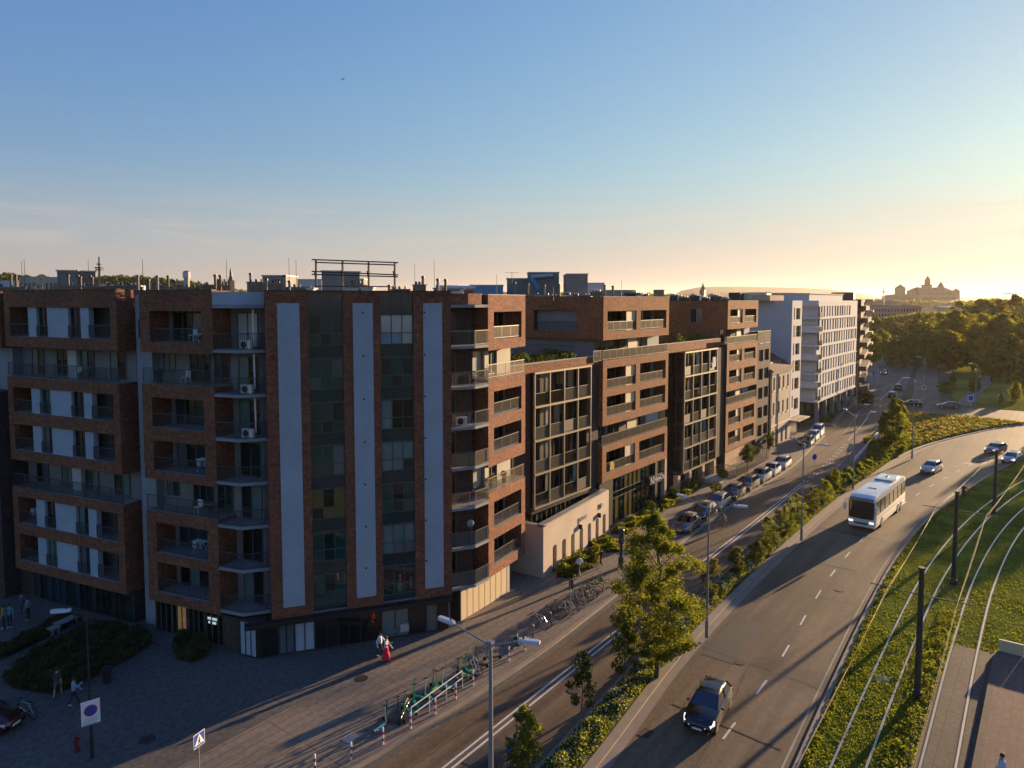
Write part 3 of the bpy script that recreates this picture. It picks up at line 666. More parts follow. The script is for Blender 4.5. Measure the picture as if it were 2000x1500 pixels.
# --- right brick boxes
RR = [(20.3, 22.36), (14.55, 16.4), (11.75, 13.65), (6.0, 8.0), (3.15, 5.15)]
b = MB(FR)
for z0, z1, hs in ((19.52, 23.6, RR[:1]), (10.8, 17.4, RR[1:3]), (2.38, 8.87, RR[3:])):
    block(b, .05, 5.95, 0, 1.5, z0, z1, [(.88, 5.3, a, c) for a, c in hs], M_brick)
coping(b, .05, 5.95, 0, .4, 23.6, M_concl); b.build('brick_wall', B1)
for i, (a, c) in enumerate(RR): loggia(B1, FR, .88, 5.3, a, c, 1.5, 1, rm=M_raill if i == 0 else M_rail, gl=M_g[:3]); 
for z in (17.4, 8.87):
    railing(B1, FR, [(.1, .1), (5.9, .1)], z, 1.05, m=M_raill)
    window(B1, FR, .2, 1.5, z + .1, z + 2.0, 1.46, 1, 1, [M_gc[1]]); window(B1, FR, 2.2, 3.6, z + .1, z + 2.0, 1.46, 2, 1, M_g)
    b = MB(FR); b.box(1.55, 2.15, 1.2, 1.49, z, z + 2.1, M_concl); b.build('partition', B1); b = MB(FR); b.box(3.7, 5.9, 1.35, 1.49, z, z + 2.1, M_concl); b.build('rendered_wall', B1)
# cream ground floor panels
FC = (*g(900, 1213), R(4.1))
b = MB(FC); b.box(0, 6.1, .06, 1.2, 0, 2.34, M_dark); b.build('shop_front_base', B1)
for i in range(8):
    b = MB(FC); x = .03 + i * .74; b.box(x, x + .66, -.02, .05, .0, 2.16, M_cream); b.build('cream_panel', B1)
b = MB(FC); b.box(5.98, 6.4, .0, .6, 0, 2.36, M_concl); b.box(-.05, 6.4, -.04, .0, 2.17, 2.3, M_dark); b.build('corner_post', B1)
# passage behind
# ================================================================ left brick building
p0 = g(255, 1225); F0 = (p0[0], p0[1], R(-76.85))
B0 = thing('apartment_building', 'dark brick apartment block at the left edge with long openings between grey panels', 'apartment building', (p0[0], p0[1], 0))
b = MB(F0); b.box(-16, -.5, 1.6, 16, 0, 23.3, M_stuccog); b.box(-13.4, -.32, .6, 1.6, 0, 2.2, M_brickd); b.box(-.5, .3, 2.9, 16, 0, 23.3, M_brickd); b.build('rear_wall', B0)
b = MB(F0); X0, X1 = -12.85, -.3
R0 = [(20.5, 22.7), (14.7, 16.6), (11.75, 13.75), (6.0, 8.1), (3.05, 5.15)]
for z0, z1, hs in ((19.7, 23.95, R0[:1]), (10.95, 17.4, R0[1:3]), (2.3, 8.8, R0[3:])):
    block(b, X0, X1, 0, 3.4, z0, z1, [(-12.2, -.98, a, c) for a, c in hs], M_brick)
coping(b, X0, X1, 0, .4, 23.95, M_dark)
b.box(-17, -13.35, -.6, 6, 0, 16.2, M_brickd); b.build('brick_wall', B0)
b = MB(F0); b.box(-17, -13.4, .8, 6, 16.2, 19.5, M_conc); b.box(-17, -13.4, 0, 6, 19.6, 23.9, M_brick); b.build('left_wing', B0)
segs = [(0, .18, 'l'), (.18, .27, 'p'), (.27, .38, 'w'), (.38, .59, 'p'), (.59, .71, 'w'), (.71, .79, 'p'), (.79, 1, 'l')]
for a, c in R0:
    for s0, s1, kd in segs:
        x0 = -12.2 + s0 * 11.22; x1 = -12.2 + s1 * 11.22
        if kd == 'p': b = MB(F0); b.box(x0, x1, .12, .5, a, c, M_stucco); b.build('render_panel', B0)
        elif kd == 'w':
            window(B0, F0, x0 + .03, x1 - .03, a, c, .35, 2, 1, M_g + [M_gc[0], M_gc[3]]); railing(B0, F0, [(x0, .1), (x1, .1)], a, .85)
        else:
            window(B0, F0, x0 + .2, x1 - .2, a, c - .1, 1.55, 2, 1, M_g); railing(B0, F0, [(x0, .1), (x1, .1)], a, .95)
for z in (17.4, 8.8):
    railing(B0, F0, [(-12.8, .1), (-.35, .1)], z, 1.05)
    for x0, x1 in ((-12.2, -10.8), (-9.2, -7.9), (-6.4, -5.0), (-3.2, -1.6)):
        window(B0, F0, x0, x1, z + .1, z + 2.05, 1.57, 2, 1, M_g + M_gc[:1] + [M_gc[3]])
    b = MB(F0); b.box(-7.6, -6.6, 1.3, 1.58, z, z + 2.1, M_stuccow); b.build('partition', B0)
for x0, x1, gm in ((-11.5, -9.4, M_g), (-9.2, -7.0, M_g), (-6.8, -4.8, M_g), (-4.4, -2.6, [M_g[0], M_gc[0]]), (-2.3, -.6, M_g)):
    window(B0, F0, x0, x1, .05, 2.15, .57, 3, 1, gm, M_dark, name='shop_window')
# ================================================================ remnant plaster wall with arches
FS = (g(1066, 1126)[0], g(1066, 1126)[1], R(37.5 - 31.2))
S1 = thing('old_wall', 'low pale plaster facade with seven arched openings in front of the glass storey', 'wall', (FS[0], FS[1], 0))
b = MB(FS); xs = [1.25, 3.0, 4.75, 6.5, 8.25, 10.0, 11.65]; aw = .72
hs = [(x, x + aw, 0, 2.25) for x in xs]
wall(b, 0, 12.7, -.05, 4.45, hs, 0, .45, M_pink)
# arch heads
for x in xs:
    n = 8; cx = x + aw / 2
    for i in range(n):
        t0, t1 = math.pi * i / n, math.pi * (i + 1) / n
        xa, za = cx + math.cos(t0) * aw / 2, 2.25 - .0 - aw / 2 * .6 + math.sin(t0) * aw / 2 * .6; xb, zb = cx + math.cos(t1) * aw / 2, 2.25 - aw / 2 * .6 + math.sin(t1) * aw / 2 * .6
        b.face([(xa, -.002, za), (xb, -.002, zb), (xb, -.002, 2.26), (xa, -.002, 2.26)], M_pink)
b.box(-.45, -.003, -.0, 6.5, -.05, 4.3, M_pink, ''); b.box(12.72, 13.1, .0, 4, -.05, 4.4, M_pink)
b.face([(0, .45, 0), (12.7, .45, 0), (12.7, .45, 4.45), (0, .45, 4.45)], M_pink); b.build('plaster_wall', S1)
b = MB(FS); b.box(-.5, 12.75, -.06, .52, 4.453, 4.56, M_roofl); b.box(-.5, .1, .525, 6.5, 4.31, 4.42, M_roofl); b.box(0, 12.7, .1, .4, 4.3, 4.45, M_concl); b.build('coping', S1)
for x in xs: b = MB(FS); b.box(x, x + aw, .3, .36, 0, 2.24, mat('brown_door', (.16, .09, .06), .7, var=.1)); b.build('door', S1)
def text(body, fr, x, y, z, size, m, name, root, ext=.02):
    cu = bpy.data.curves.new(name, 'FONT'); cu.body = body; cu.size = size; cu.extrude = ext
    to = bpy.data.objects.new(name + '_tmp', cu); C.objects.link(to); bpy.context.view_layer.update()
    me = bpy.data.meshes.new_from_object(to.evaluated_get(bpy.context.evaluated_depsgraph_get()))
    C.objects.unlink(to); bpy.data.objects.remove(to); me.name = name
    M4 = Matrix.Translation((fr[0], fr[1], 0)) @ Matrix.Rotation(fr[2], 4, 'Z') @ Matrix.Translation((x, y, z)) @ Matrix.Rotation(R(90), 4, 'X')
    if root is not None: M4 = MTX[root.name].inverted() @ M4
    me.transform(M4); me.materials.clear(); me.materials.append(m)
    o = bpy.data.objects.new(name, me); C.objects.link(o)
    if root is not None: o.parent = root
    return o
M_signr = mat('dark_red_letters', (.12, .03, .03), .6, var=.1)
text('P', FS, 6.15, -.05, 2.7, .95, M_signr, 'sign_letter', S1); text('OMA', FS, 6.75, -.05, 2.98, .55, M_concl, 'sign_letters', S1)
text('N', FS, 10.55, -.05, 3.02, .8, M_dark, 'sign_letter', S1); text('VA', FS, 11.1, -.05, 3.1, .62, M_white, 'sign_letters', S1)
for x in (6.35, 10.5): b = MB(FS); b.box(x, x + .05, -.32, -.003, 2.3, 2.75, M_dark); b.build('bracket', S1)
# ================================================================ street blocks (local frame = world)
FB = (0, 0, 0)
M_bal2 = glassmat('frosted_balustrade', (.075, .07, .055), .2, .5); M_bal = mat('balustrade_panel', (.055, .038, .024), .6, var=.15, scale=2)
def gallery(root, x0, x1, z0, z1, rows, cols=4, y0=0, dep=1.3, side='l'):
    b = MB(FB); fwid = .12
    for i in range(cols + 1): x = x0 + (x1 - x0) * i / cols; b.box(x - fwid / 2, x + fwid / 2, y0 - .06, y0 + .14, z0, z1, M_framel)
    for j in range(rows + 1): z = z0 + (z1 - z0) * j / rows; b.box(x0 - fwid / 2, x1 + fwid / 2, y0 - .09, y0 + .10, z - .09, z + .09, M_framel)
    b.build('steel_frame', root)
    for j in range(rows):
        za = z0 + (z1 - z0) * j / rows; zb = za + (z1 - z0) / rows
        b = MB(FB); b.box(x0, x1, y0 + .11, y0 + dep, za - .11, za + .09, M_conc); b.build('balcony', root)
        for i in range(cols):
            xa = x0 + (x1 - x0) * i / cols + .1; xb = xa + (x1 - x0) / cols - .2
            r_ = MB(FB)
            r_.face([(xa, y0 + .05, za + .15), (xb, y0 + .05, za + .15), (xb, y0 + .05, za + 1.15), (xa, y0 + .05, za + 1.15)], random.choice([M_bal, M_bal2, M_bal2, M_g[2]]))
            r_.box(xa, xb, y0 + .03, y0 + .08, za + 1.15, za + 1.2, M_raill); r_.build('balustrade', root)
            window(root, FB, xa + .1, xb - .1, za + .12, zb - .2, y0 + dep - .02, 2, 1, random.choice([M_g[:3], [M_g[0], M_gc[6]], [M_gc[1], M_gc[6]], [M_gc[6], M_g[1]], [M_g[0], M_gc[1]]]), name='glass_door')
    b = MB(FB); xx = x0 - .1 if side == 'l' else x1
    b.box(x0 - .1, x0 - .02, y0 + .15, y0 + dep, z0, z1, M_g[1])
    b.build('side_wall', root)
# -- first gallery block
G1 = thing('apartment_building', 'lower apartment wing with four rows of bronze framed balconies behind the arched wall', 'apartment building', (-15.4, 0, 0))
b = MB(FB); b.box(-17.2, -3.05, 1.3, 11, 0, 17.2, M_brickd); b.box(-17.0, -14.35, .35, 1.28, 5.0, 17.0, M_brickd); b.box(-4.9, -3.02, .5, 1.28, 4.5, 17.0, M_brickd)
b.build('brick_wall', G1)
b = MB(FB); b.box(-17.6, -3.03, .25, .5, 17.0, 17.75, M_brick2); b.box(-17.6, -3.03, .5, .7, 17.0, 17.68, M_dark); coping(b, -17.6, -3.0, .25, .7, 17.75, M_concl); b.build('roof_parapet', G1)
gallery(G1, -14.26, -5.0, 5.1, 16.95, 4)
for i in range(6): window(G1, FB, -14.2 + i * 1.55, -12.75 + i * 1.55, .1, 4.6, .9, 2, 2, M_g, M_frame, name='glass_wall')
b = MB(FB); b.box(-14.4, -4.9, .2, 1.3, 4.55, 4.95, M_dark); b.build('beam', G1)
for px_, pz in ((1035, 905), (1035, 985)): pass
# -- second brick block
def brick_tower(label, x0, x1, zt, cols, blocks, side_d, loc, recw=None, m=M_brick2, part=None):
    T = thing('apartment_building', label, 'apartment building', loc)
    b = MB(FB)
    for z0, z1, hs in blocks:
        block(b, x0, x1, 0, 1.5, z0, z1, [(a, c, h0, h1) for a, c in cols for h0, h1 in hs], m)
    coping(b, x0, x1, 0, .4, zt, M_concl); b.build('brick_wall', T)
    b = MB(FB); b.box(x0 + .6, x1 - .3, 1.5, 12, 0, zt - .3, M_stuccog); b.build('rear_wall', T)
    for z0, z1, hs in blocks:
        for h0, h1 in hs:
            for i, (a, c) in enumerate(cols):
                loggia(T, FB, a, c, h0, h1, 1.5, 2 if i else 1, rm=M_raill, rsolid=M_bal, gl=M_g[:3])
                if i == 0: b = MB(FB); b.box(c - (c - a) * .32, c - .02, .14, .22, h0 + .0, h1 - .0, M_cream); b.build('partition', T)
    for (z0, z1, _), nz in zip(blocks[1:], [bb[0] for bb in blocks[:-1]]):
        railing(T, FB, [(x0 + .05, .08), (x1 - .05, .08)], z1, 1.0, m=M_raill, solid=M_bal)
        w = x1 - x0
        for a, c in ((.08, .2), (.24, .4), (.62, .74)): window(T, FB, x0 + a * w, x0 + c * w, z1 + .08, z1 + 1.95, 1.46, 2, 1, M_g)
        b = MB(FB); b.box(x0 + .42 * w, x0 + .56 * w, .6, .75, z1, nz, M_cream); b.build('partition', T); b = MB(FB); b.box(x0 + .8 * w, x1 - .1, 1.2, 1.48, z1, nz, M_stuccow); b.build('partition', T)
    return T
B2 = brick_tower('brown brick apartment block with eight storeys right of the first framed balconies', -2.7, 12.1, 23.57, [(-1.9, 4.2), (5.15, 11.4)],
    [(19.28, 23.57, [(20.12, 22.15)]), (10.72, 17.27, [(14.35, 16.45), (11.55, 13.6)]), (5.0, 8.7, [(5.85, 8.0)])], 10, (4.5, 0, 0))
b = MB(FB)
# deep upper side wall with its big opening
F90 = (-2.7, 0, R(90))
bs = MB((-2.7, 10.0, R(-90)))   # local x runs back to front
wall(bs, 0, 8.5, 19.28, 23.57, [(1.6, 6.9, 20.15, 22.2)], 0, 1.2, M_brick2, M_dark)
bs.face([(0, 0, 19.28), (8.5, 0, 19.28), (8.5, 2, 19.28), (0, 2, 19.28)], M_brick2); coping(bs, 0, 8.5, 0, .4, 23.57, M_dark); bs.build('side_wall', B2)
window(B2, (-2.7, 10.0, R(-90)), 1.9, 3.6, 20.15, 22.1, 1.1, 2, 1, M_g[1]); window(B2, (-2.7, 10.0, R(-90)), 4.6, 6.2, 20.15, 22.1, 1.1, 2, 1, M_g[1]); railing(B2, (-2.7, 10.0, R(-90)), [(1.6, .15), (6.9, .15)], 20.15, .9)
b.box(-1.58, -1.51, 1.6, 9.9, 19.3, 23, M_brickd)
b.box(-1.5, -.3, 1.5, 10, 17.3, 23.5, M_stuccog); b.box(-2.68, -.3, 1.51, 10, 22.6, 23.4, M_roof); b.build('inner_wall', B2)
railing(B2, FB, [(-4.6, 2.2), (-4.6, 9.6)], 17.75, 1.0); railing(B2, FB, [(-4.4, .1), (-2.9, .1)], 17.2, 1.1, m=M_raill)
window(B2, (-1.5, 9.5, R(-90)), .6, 3.0, 17.9, 19.2, -.03, 3, 1, M_g); window(B2, (-1.5, 9.5, R(-90)), 4.0, 7.0, 17.9, 19.2, -.03, 3, 1, M_g)
b = MB(FB); b.box(-2.95, -.25, .15, 1.4, 0, 4.98, M_dark); b.box(-3.02, -2.72, .5, 8, 5.0, 17.2, M_brickd); b.build('dark_pier', B2)
for i in range(12):
    x0 = -.2 + i * .98; window(B2, FB, x0, x0 + .98, .05, 4.9, .5, 1, 3, [M_g[2], M_g[0], M_gc[2]], M_frame, .09, name='shop_window', split=[.05, 2.7, 3.3, 4.9])
b = MB(FB); b.box(9.3, 9.9, .1, .5, 0, 5.0, M_dark); b.box(11.55, 12.1, .0, .6, 0, 4.98, M_old); b.box(7.8, 11.5, .06, .5, 2.55, 3.5, M_dark); b.build('sign_board', B2)
text('N', FB, 8.0, .02, 2.6, 1.1, M_white, 'sign_letter', B2); text('NewCity', FB, 8.95, .02, 2.78, .75, M_white, 'sign_letters', B2)
# -- second gallery
G2 = thing('apartment_building', 'glazed apartment wing with five rows of pale framed balconies between brown brick blocks', 'apartment building', (21, 0, 0))
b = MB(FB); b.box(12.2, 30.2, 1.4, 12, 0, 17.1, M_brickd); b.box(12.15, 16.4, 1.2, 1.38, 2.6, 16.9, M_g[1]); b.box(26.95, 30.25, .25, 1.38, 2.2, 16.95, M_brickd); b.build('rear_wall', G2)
b = MB(FB); b.box(12.2, 30.2, .9, 1.1, 17.0, 18.05, M_brick2); b.box(12.2, 30.2, 1.1, 1.4, 17.0, 17.95, M_brickd); coping(b, 12.2, 30.2, .9, 1.4, 18.05, M_concl); b.build('roof_parapet', G2)
gallery(G2, 16.65, 26.8, 2.3, 16.95, 5)
for j in range(5): window(G2, (16.5, 3.6, R(-90)), .1, 3.5, 2.5 + 2.93 * j, 5.2 + 2.93 * j, 0, 4, 1, [M_g[0], M_g[2], M_g[1]], name='side_glazing')
for x in (15.2, 18.5, 22.6, 26.4): b = MB(FB); b.box(x, x + .7, .0, .6, 0, 2.15, M_old); b.build('pillar', G2)
for i in range(8): window(G2, FB, 16.2 + i * 1.7, 17.8 + i * 1.7, .05, 2.1, 1.1, 3, 1, M_g, M_frame, name='glass_wall')
# -- third brick block
B3 = brick_tower('narrower brown brick apartment block with paired openings beside the dark slate building', 30.3, 42.4, 23.15, [(31.2, 35.95), (36.9, 41.6)],
    [(19.3, 23.15, [(20.05, 22.0)]), (10.8, 17.25, [(14.75, 16.4), (11.7, 13.65)]), (2.5, 8.95, [(6.0, 8.0), (3.2, 5.1)])], 9, (36, 0, 0))
b = MB((30.3, 9, R(-90))); wall(b, 0, 7.5, 17.2, 23.15, [(3.6, 5.4, 20.1, 22.1)], 0, .25, M_brick2); wall(b, -3.5, 0, 17.2, 23.15, [], 0, .2, M_brick2); coping(b, -3.5, 9, 0, .4, 23.15, M_dark)
b.face([(7.5, 0, 0), (9, 0, 0), (9, 0, 17.2), (7.5, 0, 17.2)], M_brickd); b.build('side_wall', B3)
window(B3, (30.3, 9, R(-90)), 3.62, 5.38, 20.1, 22.1, .2, 2, 1, [M_gc[3], M_g[0]], M_framel)
b = MB(FB); b.box(30.4, 42.2, .5, 1.4, 0, 2.45, M_old); b.build('base_wall', B3)
# -- dark narrow building
D1 = thing('apartment_building', 'narrow dark slate building with two window columns between brown brick and pink house', 'apartment building', (45.5, 0, 0))
cols = [(43.2, 45.2), (45.8, 47.8)]; hs = [(a, c, z, z + 1.75) for a, c in cols for z in (2.6, 5.35, 8.3, 11.2, 14.05)]
b = MB(FB); wall(b, 42.45, 48.5, 0, 18.55, hs, .02, .3, M_brickd); b.box(42.46, 48.5, .33, 10, 0, 18.54, M_brickd, 'f'); b.face([(48.5, .02, 0), (48.5, .33, 0), (48.5, .33, 18.55), (48.5, .02, 18.55)], M_brickd)
for a, c in cols: b.box(a, c, -.05, .02, 16.7, 16.85, M_concl)
b.build('wall', D1)
for a, c, z0, z1 in hs: window(D1, FB, a, c, z0, z1, .28, 2, 1, [M_gc[3], M_g[0], M_g[3]], M_framel)
coping(b := MB(FB), 42.45, 48.5, .0, .4, 18.56, M_dark); b.build('coping', D1)
# -- old pink house
O1 = thing('town_house', 'old three storey pink plaster house with cornice and tiled roof', 'house', (54, 0, 0))
ws = [50.2, 52.9, 55.0, 57.4]
hs = [(x, x + .85, z, z + 2.0) for x in ws for z in (9.0, 5.0)] + [(x, x + 1.1, .1, 2.5) for x in (50.0, 52.2, 54.6, 57.0)]
b = MB(FB); wall(b, 48.9, 59.7, 0, 12.0, hs, -.02, .25, M_pink); b.box(48.9, 59.7, .24, 10, 0, 12.0, M_pink, 'ft'); b.build('wall', O1)
b = MB(FB); b.box(48.7, 59.9, -.45, -.02, 11.95, 12.2, M_pink); b.box(48.8, 59.8, -.25, -.02, 11.6, 11.94, M_pink); b.box(48.9, 59.7, -.1, -.02, 3.2, 3.45, M_cream)
for h in hs[:8]: b.box(h[0] - .12, h[1] + .12, -.12, -.02, h[2] - .18, h[2] - .02, M_cream)
b.build('cornice', O1)
b = MB(FB); b.face([(48.6, -.55, 12.2), (59.9, -.55, 12.2), (59.9, 8, 17.2), (48.6, 8, 17.2)], M_tile); b.face([(48.6, -.55, 12.2), (48.6, 8, 17.2), (48.6, 8, 12.2)], M_brickd); rf = b.build('roof', O1)
b = MB(FB)
for i in range(5): b.box(49.6 + i * 2.1, 50.9 + i * 2.1, 1.0, 1.15, 12.9, 13.35, M_raill)
b.build('snow_guard', rf, root=O1)
for h in hs: window(O1, FB, h[0], h[1], h[2], h[3], .22, 2 if h[3] > 3 else 1, 2, [M_g[2], M_g[0]] if h[3] > 3 else [M_gc[3], M_gc[1]], M_frame, .06)
for x in (49.0, 52.4): b = MB(FB); b.cyl((x + .1, -.1, 0), (x + .1, -.1, 11.6), .07, .07, M_tile); b.build('drain_pipe', O1)
# -- narrow white building with blank side
W1 = thing('apartment_building', 'narrow white building with tall blank side wall above the pink house roof', 'apartment building', (62, 0, 0))
hs = [(60.1, 60.75, z, z + 2.0) for z in (20.0, 17.0, 14.0, 11.1, 8.1, 5.1)] + [(61.4, 63.8, z, z + 1.9) for z in (20.0, 14.0, 8.1, 4.6)] + [(61.4, 64.4, z, z + 1.9) for z in (17.0, 11.1)]
b = MB(FB); wall(b, 59.15, 64.8, 3.4, 23.2, hs, -.04, .4, M_stuccow, M_cream); b.box(59.15, 64.8, .36, 12, 0, 23.2, M_stuccow, 'f'); b.face([(59.15, -.04, 3.4), (59.15, .36, 3.4), (59.15, .36, 23.2), (59.15, -.04, 23.2)], M_stuccow)
b.face([(64.8, -.04, 3.4), (64.8, .36, 3.4), (64.8, .36, 23.2), (64.8, -.04, 23.2)], M_stuccow); b.face([(59.15, -.04, 3.4), (64.8, -.04, 3.4), (64.8, .36, 3.4), (59.15, .36, 3.4)], M_stuccow)
b.build('wall', W1)
for h in hs: window(W1, FB, h[0], h[1], h[2], h[3], .3, 1, 2, [M_g[2], M_g[0], M_gc[2]], M_cream, .08)
b = MB(FB); b.box(59.2, 64.8, .37, .5, .1, 3.3, M_g[0]); b.box(59.0, 65.6, -1.6, .3, 3.0, 3.15, M_cream); b.build('shop_front', W1)
b = MB(FB); b.box(57, 64.5, 3, 6, 23.2, 24.1, M_old); b.box(61.5, 64.0, 5, 9, 23.2, 24.5, M_cream); b.box(59.5, 73, 9, 11, 23.2, 24.6, M_brickd); b.build('roof_box', W1)
# -- big white building
W2 = thing('apartment_building', 'large white apartment block with grid of tall narrow windows and glazed shops below', 'apartment building', (90, 0, 0))
X0, X1, Z0, Z1 = 74.8, 107.0, 4.3, 22.6
hs = []
for j in range(7):
    z = Z0 + .4 + j * 2.58; n = 15
    for i in range(n):
        x = X0 + 2.4 + i * 2.0 + (.5 if j % 2 else 0) + random.uniform(-.15, .15)
        if x + 1.1 < X1 - .3 and len(hs) < 99: hs.append((round(x, 2), round(x + random.choice([.95, 1.15, 1.3]), 2), round(z, 2), round(z + 2.0, 2)))
b = MB(FB); 
for j in range(7):
    z = Z0 + j * 2.58; wall(b, X0 + 1.7, X1, z, z + 2.58 if j < 6 else 23.2, [h for h in hs if z < h[2] < z + 2.5], 0, .35, M_stuccow)
    b.box(X0 + 1.7, X1 + .1, -.14, -.003, z - .07, z + .07, M_stuccow)
b.box(X0 + 1.2, X1, .34, 14, Z0, 23.2, M_stuccow, 'f'); b.face([(X1, 0, Z0), (X1, .34, Z0), (X1, .34, 23.2), (X1, 0, 23.2)], M_stuccow)
b.build('wall', W2)
for h in hs:
    low = h[2] < Z0 + 5
    window(W2, FB, h[0], h[1], h[2], h[3], .3, 2, 1, M_g + [M_gc[3], M_gc[2]] + ([M_gc[0], M_g[4]] if low else []), M_framel, .07)
b = MB(FB); b.box(X0 + 2.5, X1 - 4, 2.2, 12, 23.2, 24.45, M_stuccow); b.box(X0 + 2.3, X1 - 3.8, 2.0, 12.2, 24.45, 24.6, M_concl); b.build('top_storey', W2)
# shaded end with balconies
for j in range(7):
    z = Z0 + j * 2.58
    b = MB(FB)
    if j % 2 == 0: b.box(X0 - .1, X0 + 1.9, -.5, 5.2, z, z + .25, M_stuccow)
    else: b.box(X0 - .1, X0 + 1.7, -.45, 5.2, z - .2, z + 1.25, M_stuccow)
    b.box(X0 - .1, X0 + 1.75, -.3, 5.2, z + 2.3, z + 2.58, M_stuccow) if j % 2 == 0 else None
    b.build('balcony', W2)
    r_ = MB(FB); r_.box(X0 - .05, X0 + 1.9, -.5, -.46, z + .3, z + 1.2, M_gc[2]); r_.build('balustrade', W2)
    window(W2, (X0 + 1.15, 5.2, R(-90)), .4, 4.6, z + .3, z + 2.3, 0, 4, 1, [M_g[2], M_g[0]], M_frame)
b = MB(FB); b.box(X0 + 1.1, X0 + 1.7, .2, 14, 4.3, 23.2, M_stuccow); b.box(X0 - .1, X0 + 1.7, -.2, 5.2, 22.3, 23.2, M_stuccow); b.box(X0, X0 + 1.7, -.0, .3, 13, 14, M_stuccow); b.build('end_wall', W2)
for i in range(14): window(W2, FB, X0 + 2.2 + i * 2.1, X0 + 4.2 + i * 2.1, .1, 4.1, 2.5, 2, 1, [M_g[0], M_g[2], M_g[3]], M_frame, name='shop_window')
window(W2, (X0 + 2.1, 9, R(-90)), .5, 6.4, .1, 4.1, 0, 4, 1, [M_g[0], M_gc[2]], M_frame, name='shop_window')
b = MB(FB); b.box(X0 + 2.2, X1, 2.55, 14, 0, 4.29, M_brickd); b.box(X0 + 1.0, X1, -.1, 2.5, 4.1, 4.28, M_conc)
for i in range(6): b.box(X0 + 3.5 + i * 5.6, X0 + 4.1 + i * 5.6, .3, .9, 0, 4.1, M_conc)
b.build('ground_floor', W2)
# -- brown building beyond
FF = (*g(1674, 747), R(2.0)); 
fx = (124.0, 1.5)
E1 = thing('apartment_building', 'brown balconied apartment block beyond the white grid building', 'apartment building', (fx[0], fx[1], 0))
FE = (fx[0], fx[1], R(9)); b = MB(FE); b.box(0, 30, 1.2, 12, 0, 23.5, M_brickd)
for j in range(8): b.box(-1.0, 21, -.4 + (.5 if j % 2 else 0), 1.2, .5 + 2.9 * j, 1.6 + 2.9 * j, M_brickd)
b.build('wall', E1)
for j in range(8): b = MB(FE); b.box(22, 30, -.7, 1.2, 2.7 + 2.9 * j, 3.2 + 2.9 * j, M_old); b.build('balcony', E1)  # paler colour paints the sunlit right strip of balconies
for j in range(7): window(E1, FE, 14.5, 29.5, 3.6 + 2.9 * j, 5.5 + 2.9 * j, 1.15, 10, 1, [M_g[2], M_gc[2], M_gc[1]])
b = MB(FE); b.box(2, 9, 3, 8, 23.5, 25.2, M_dark); b.box(11, 16, 4, 8, 23.5, 24.6, M_dark); b.build('roof_box', E1)
# ================================================================ things on the roofs
M_pent = mat('penthouse_cladding', (.20, .19, .18), .8, var=.1, scale=1.2, var2=.08)
M_chim = mat('chimney_render', (.22, .16, .10), .9, var=.3, scale=1.5)
M_duct = mat('blue_duct', (.10, .22, .38), .5, var=.1)
def roofbox(root, u0, u1, vt, d, depth, m, name='penthouse', zb=23.0, rz=None, um=None):
    "box on the roof whose visible front spans u0..u1 at distance d"
    P, Q = q(u0, vt, d), q(u1, vt, d); th = math.atan2(Q.y - P.y, Q.x - P.x) if rz is None else rz
    L = math.hypot(Q.x - P.x, Q.y - P.y); f = (P.x, P.y, th); b = MB(f)
    b.box(0, L, 0, depth, zb, P.z - .12, m, 'b'); b.box(-.08, L + .08, -.08, depth + .08, P.z - .12, P.z, M_roofl)
    return b.build(name, root)
def pot(root, u, vt, d, r=.11, m=None, cap=True, name='flue_pipe', zb=23.2):
    P = q(u, vt, d); b = MB(); b.cyl((P.x, P.y, zb), (P.x, P.y, P.z - .1), r, r, m or M_chim, 8)
    if cap: b.cyl((P.x, P.y, P.z - .14), (P.x, P.y, P.z), r * 1.5, r * 1.2, M_dark, 8)
    b.build(name, root)
def stack(root, u, vt, d, w=1.1, m=None):
    P = q(u, vt, d); f = (P.x, P.y, R(-20)); b = MB(f); b.box(-w/2, w/2, -.35, .35, 23.1, P.z - .25, m or M_chim); b.box(-w/2-.06, w/2+.06, -.41, .41, P.z - .25, P.z - .18, M_conc)
    for i in range(3): b.cyl((-w/3 + i*w/3, 0, P.z - .18), (-w/3 + i*w/3, 0, P.z + .05), .1, .08, M_dark, 6)
    b.build('chimney', root)
roofbox(B0, 111, 147, 527, 66, 5, M_pent, rz=R(-38)); roofbox(B0, 147, 181, 528, 66.5, 4, M_chim, rz=R(-20))  # one penthouse in two boxes, its sunlit right face painted warmer
for u, v, w in ((22, 556, 2.0), (55, 560, 1.2), (140, 553, 2.6), (186, 555, 1.6), (225, 553, 1.5)): stack(B0, u, v, 60, w)
for u, v in ((21, 537), (31, 537), (133, 536), (152, 537), (157, 540), (176, 538), (180, 541)): pot(B0, u, v, 60, .1, M_chim)
for u, v, w in ((250, 552, 1.5), (265, 556, 1), (300, 552, 1.2), (318, 553, 1), (365, 556, 1.6), (420, 552, 1.8), (432, 546, .8), (500, 546, 1.3), (533, 548, 1.4), (545, 545, .9), (575, 556, 1.2), (600, 560, .8), (695, 549, 1.0), (702, 552, .9), (780, 560, 1.6), (819, 551, .8), (860, 558, 1.0), (905, 561, 1.6), (885, 558, .9)): stack(B1, u, v, 56 + (u % 7), w)
for u, v in ((269, 537), (307, 538), (328, 538), (420, 536), (430, 537), (489, 533), (555, 537), (826, 539), (855, 544), (870, 545), (290, 545), (340, 546), (520, 544), (565, 548), (760, 556)): pot(B1, u, v, 55 + (u % 5), .1, M_conc if u % 2 else M_chim)
roofbox(B1, 512, 558, 537, 75, 4, M_pent); roofbox(B1, 628, 666, 528, 68, 5, M_pent, rz=R(-45)); roofbox(B1, 666, 704, 529, 68.5, 4, M_pent, rz=R(-20)); roofbox(B1, 704, 710, 544, 68.5, 2, M_pent)
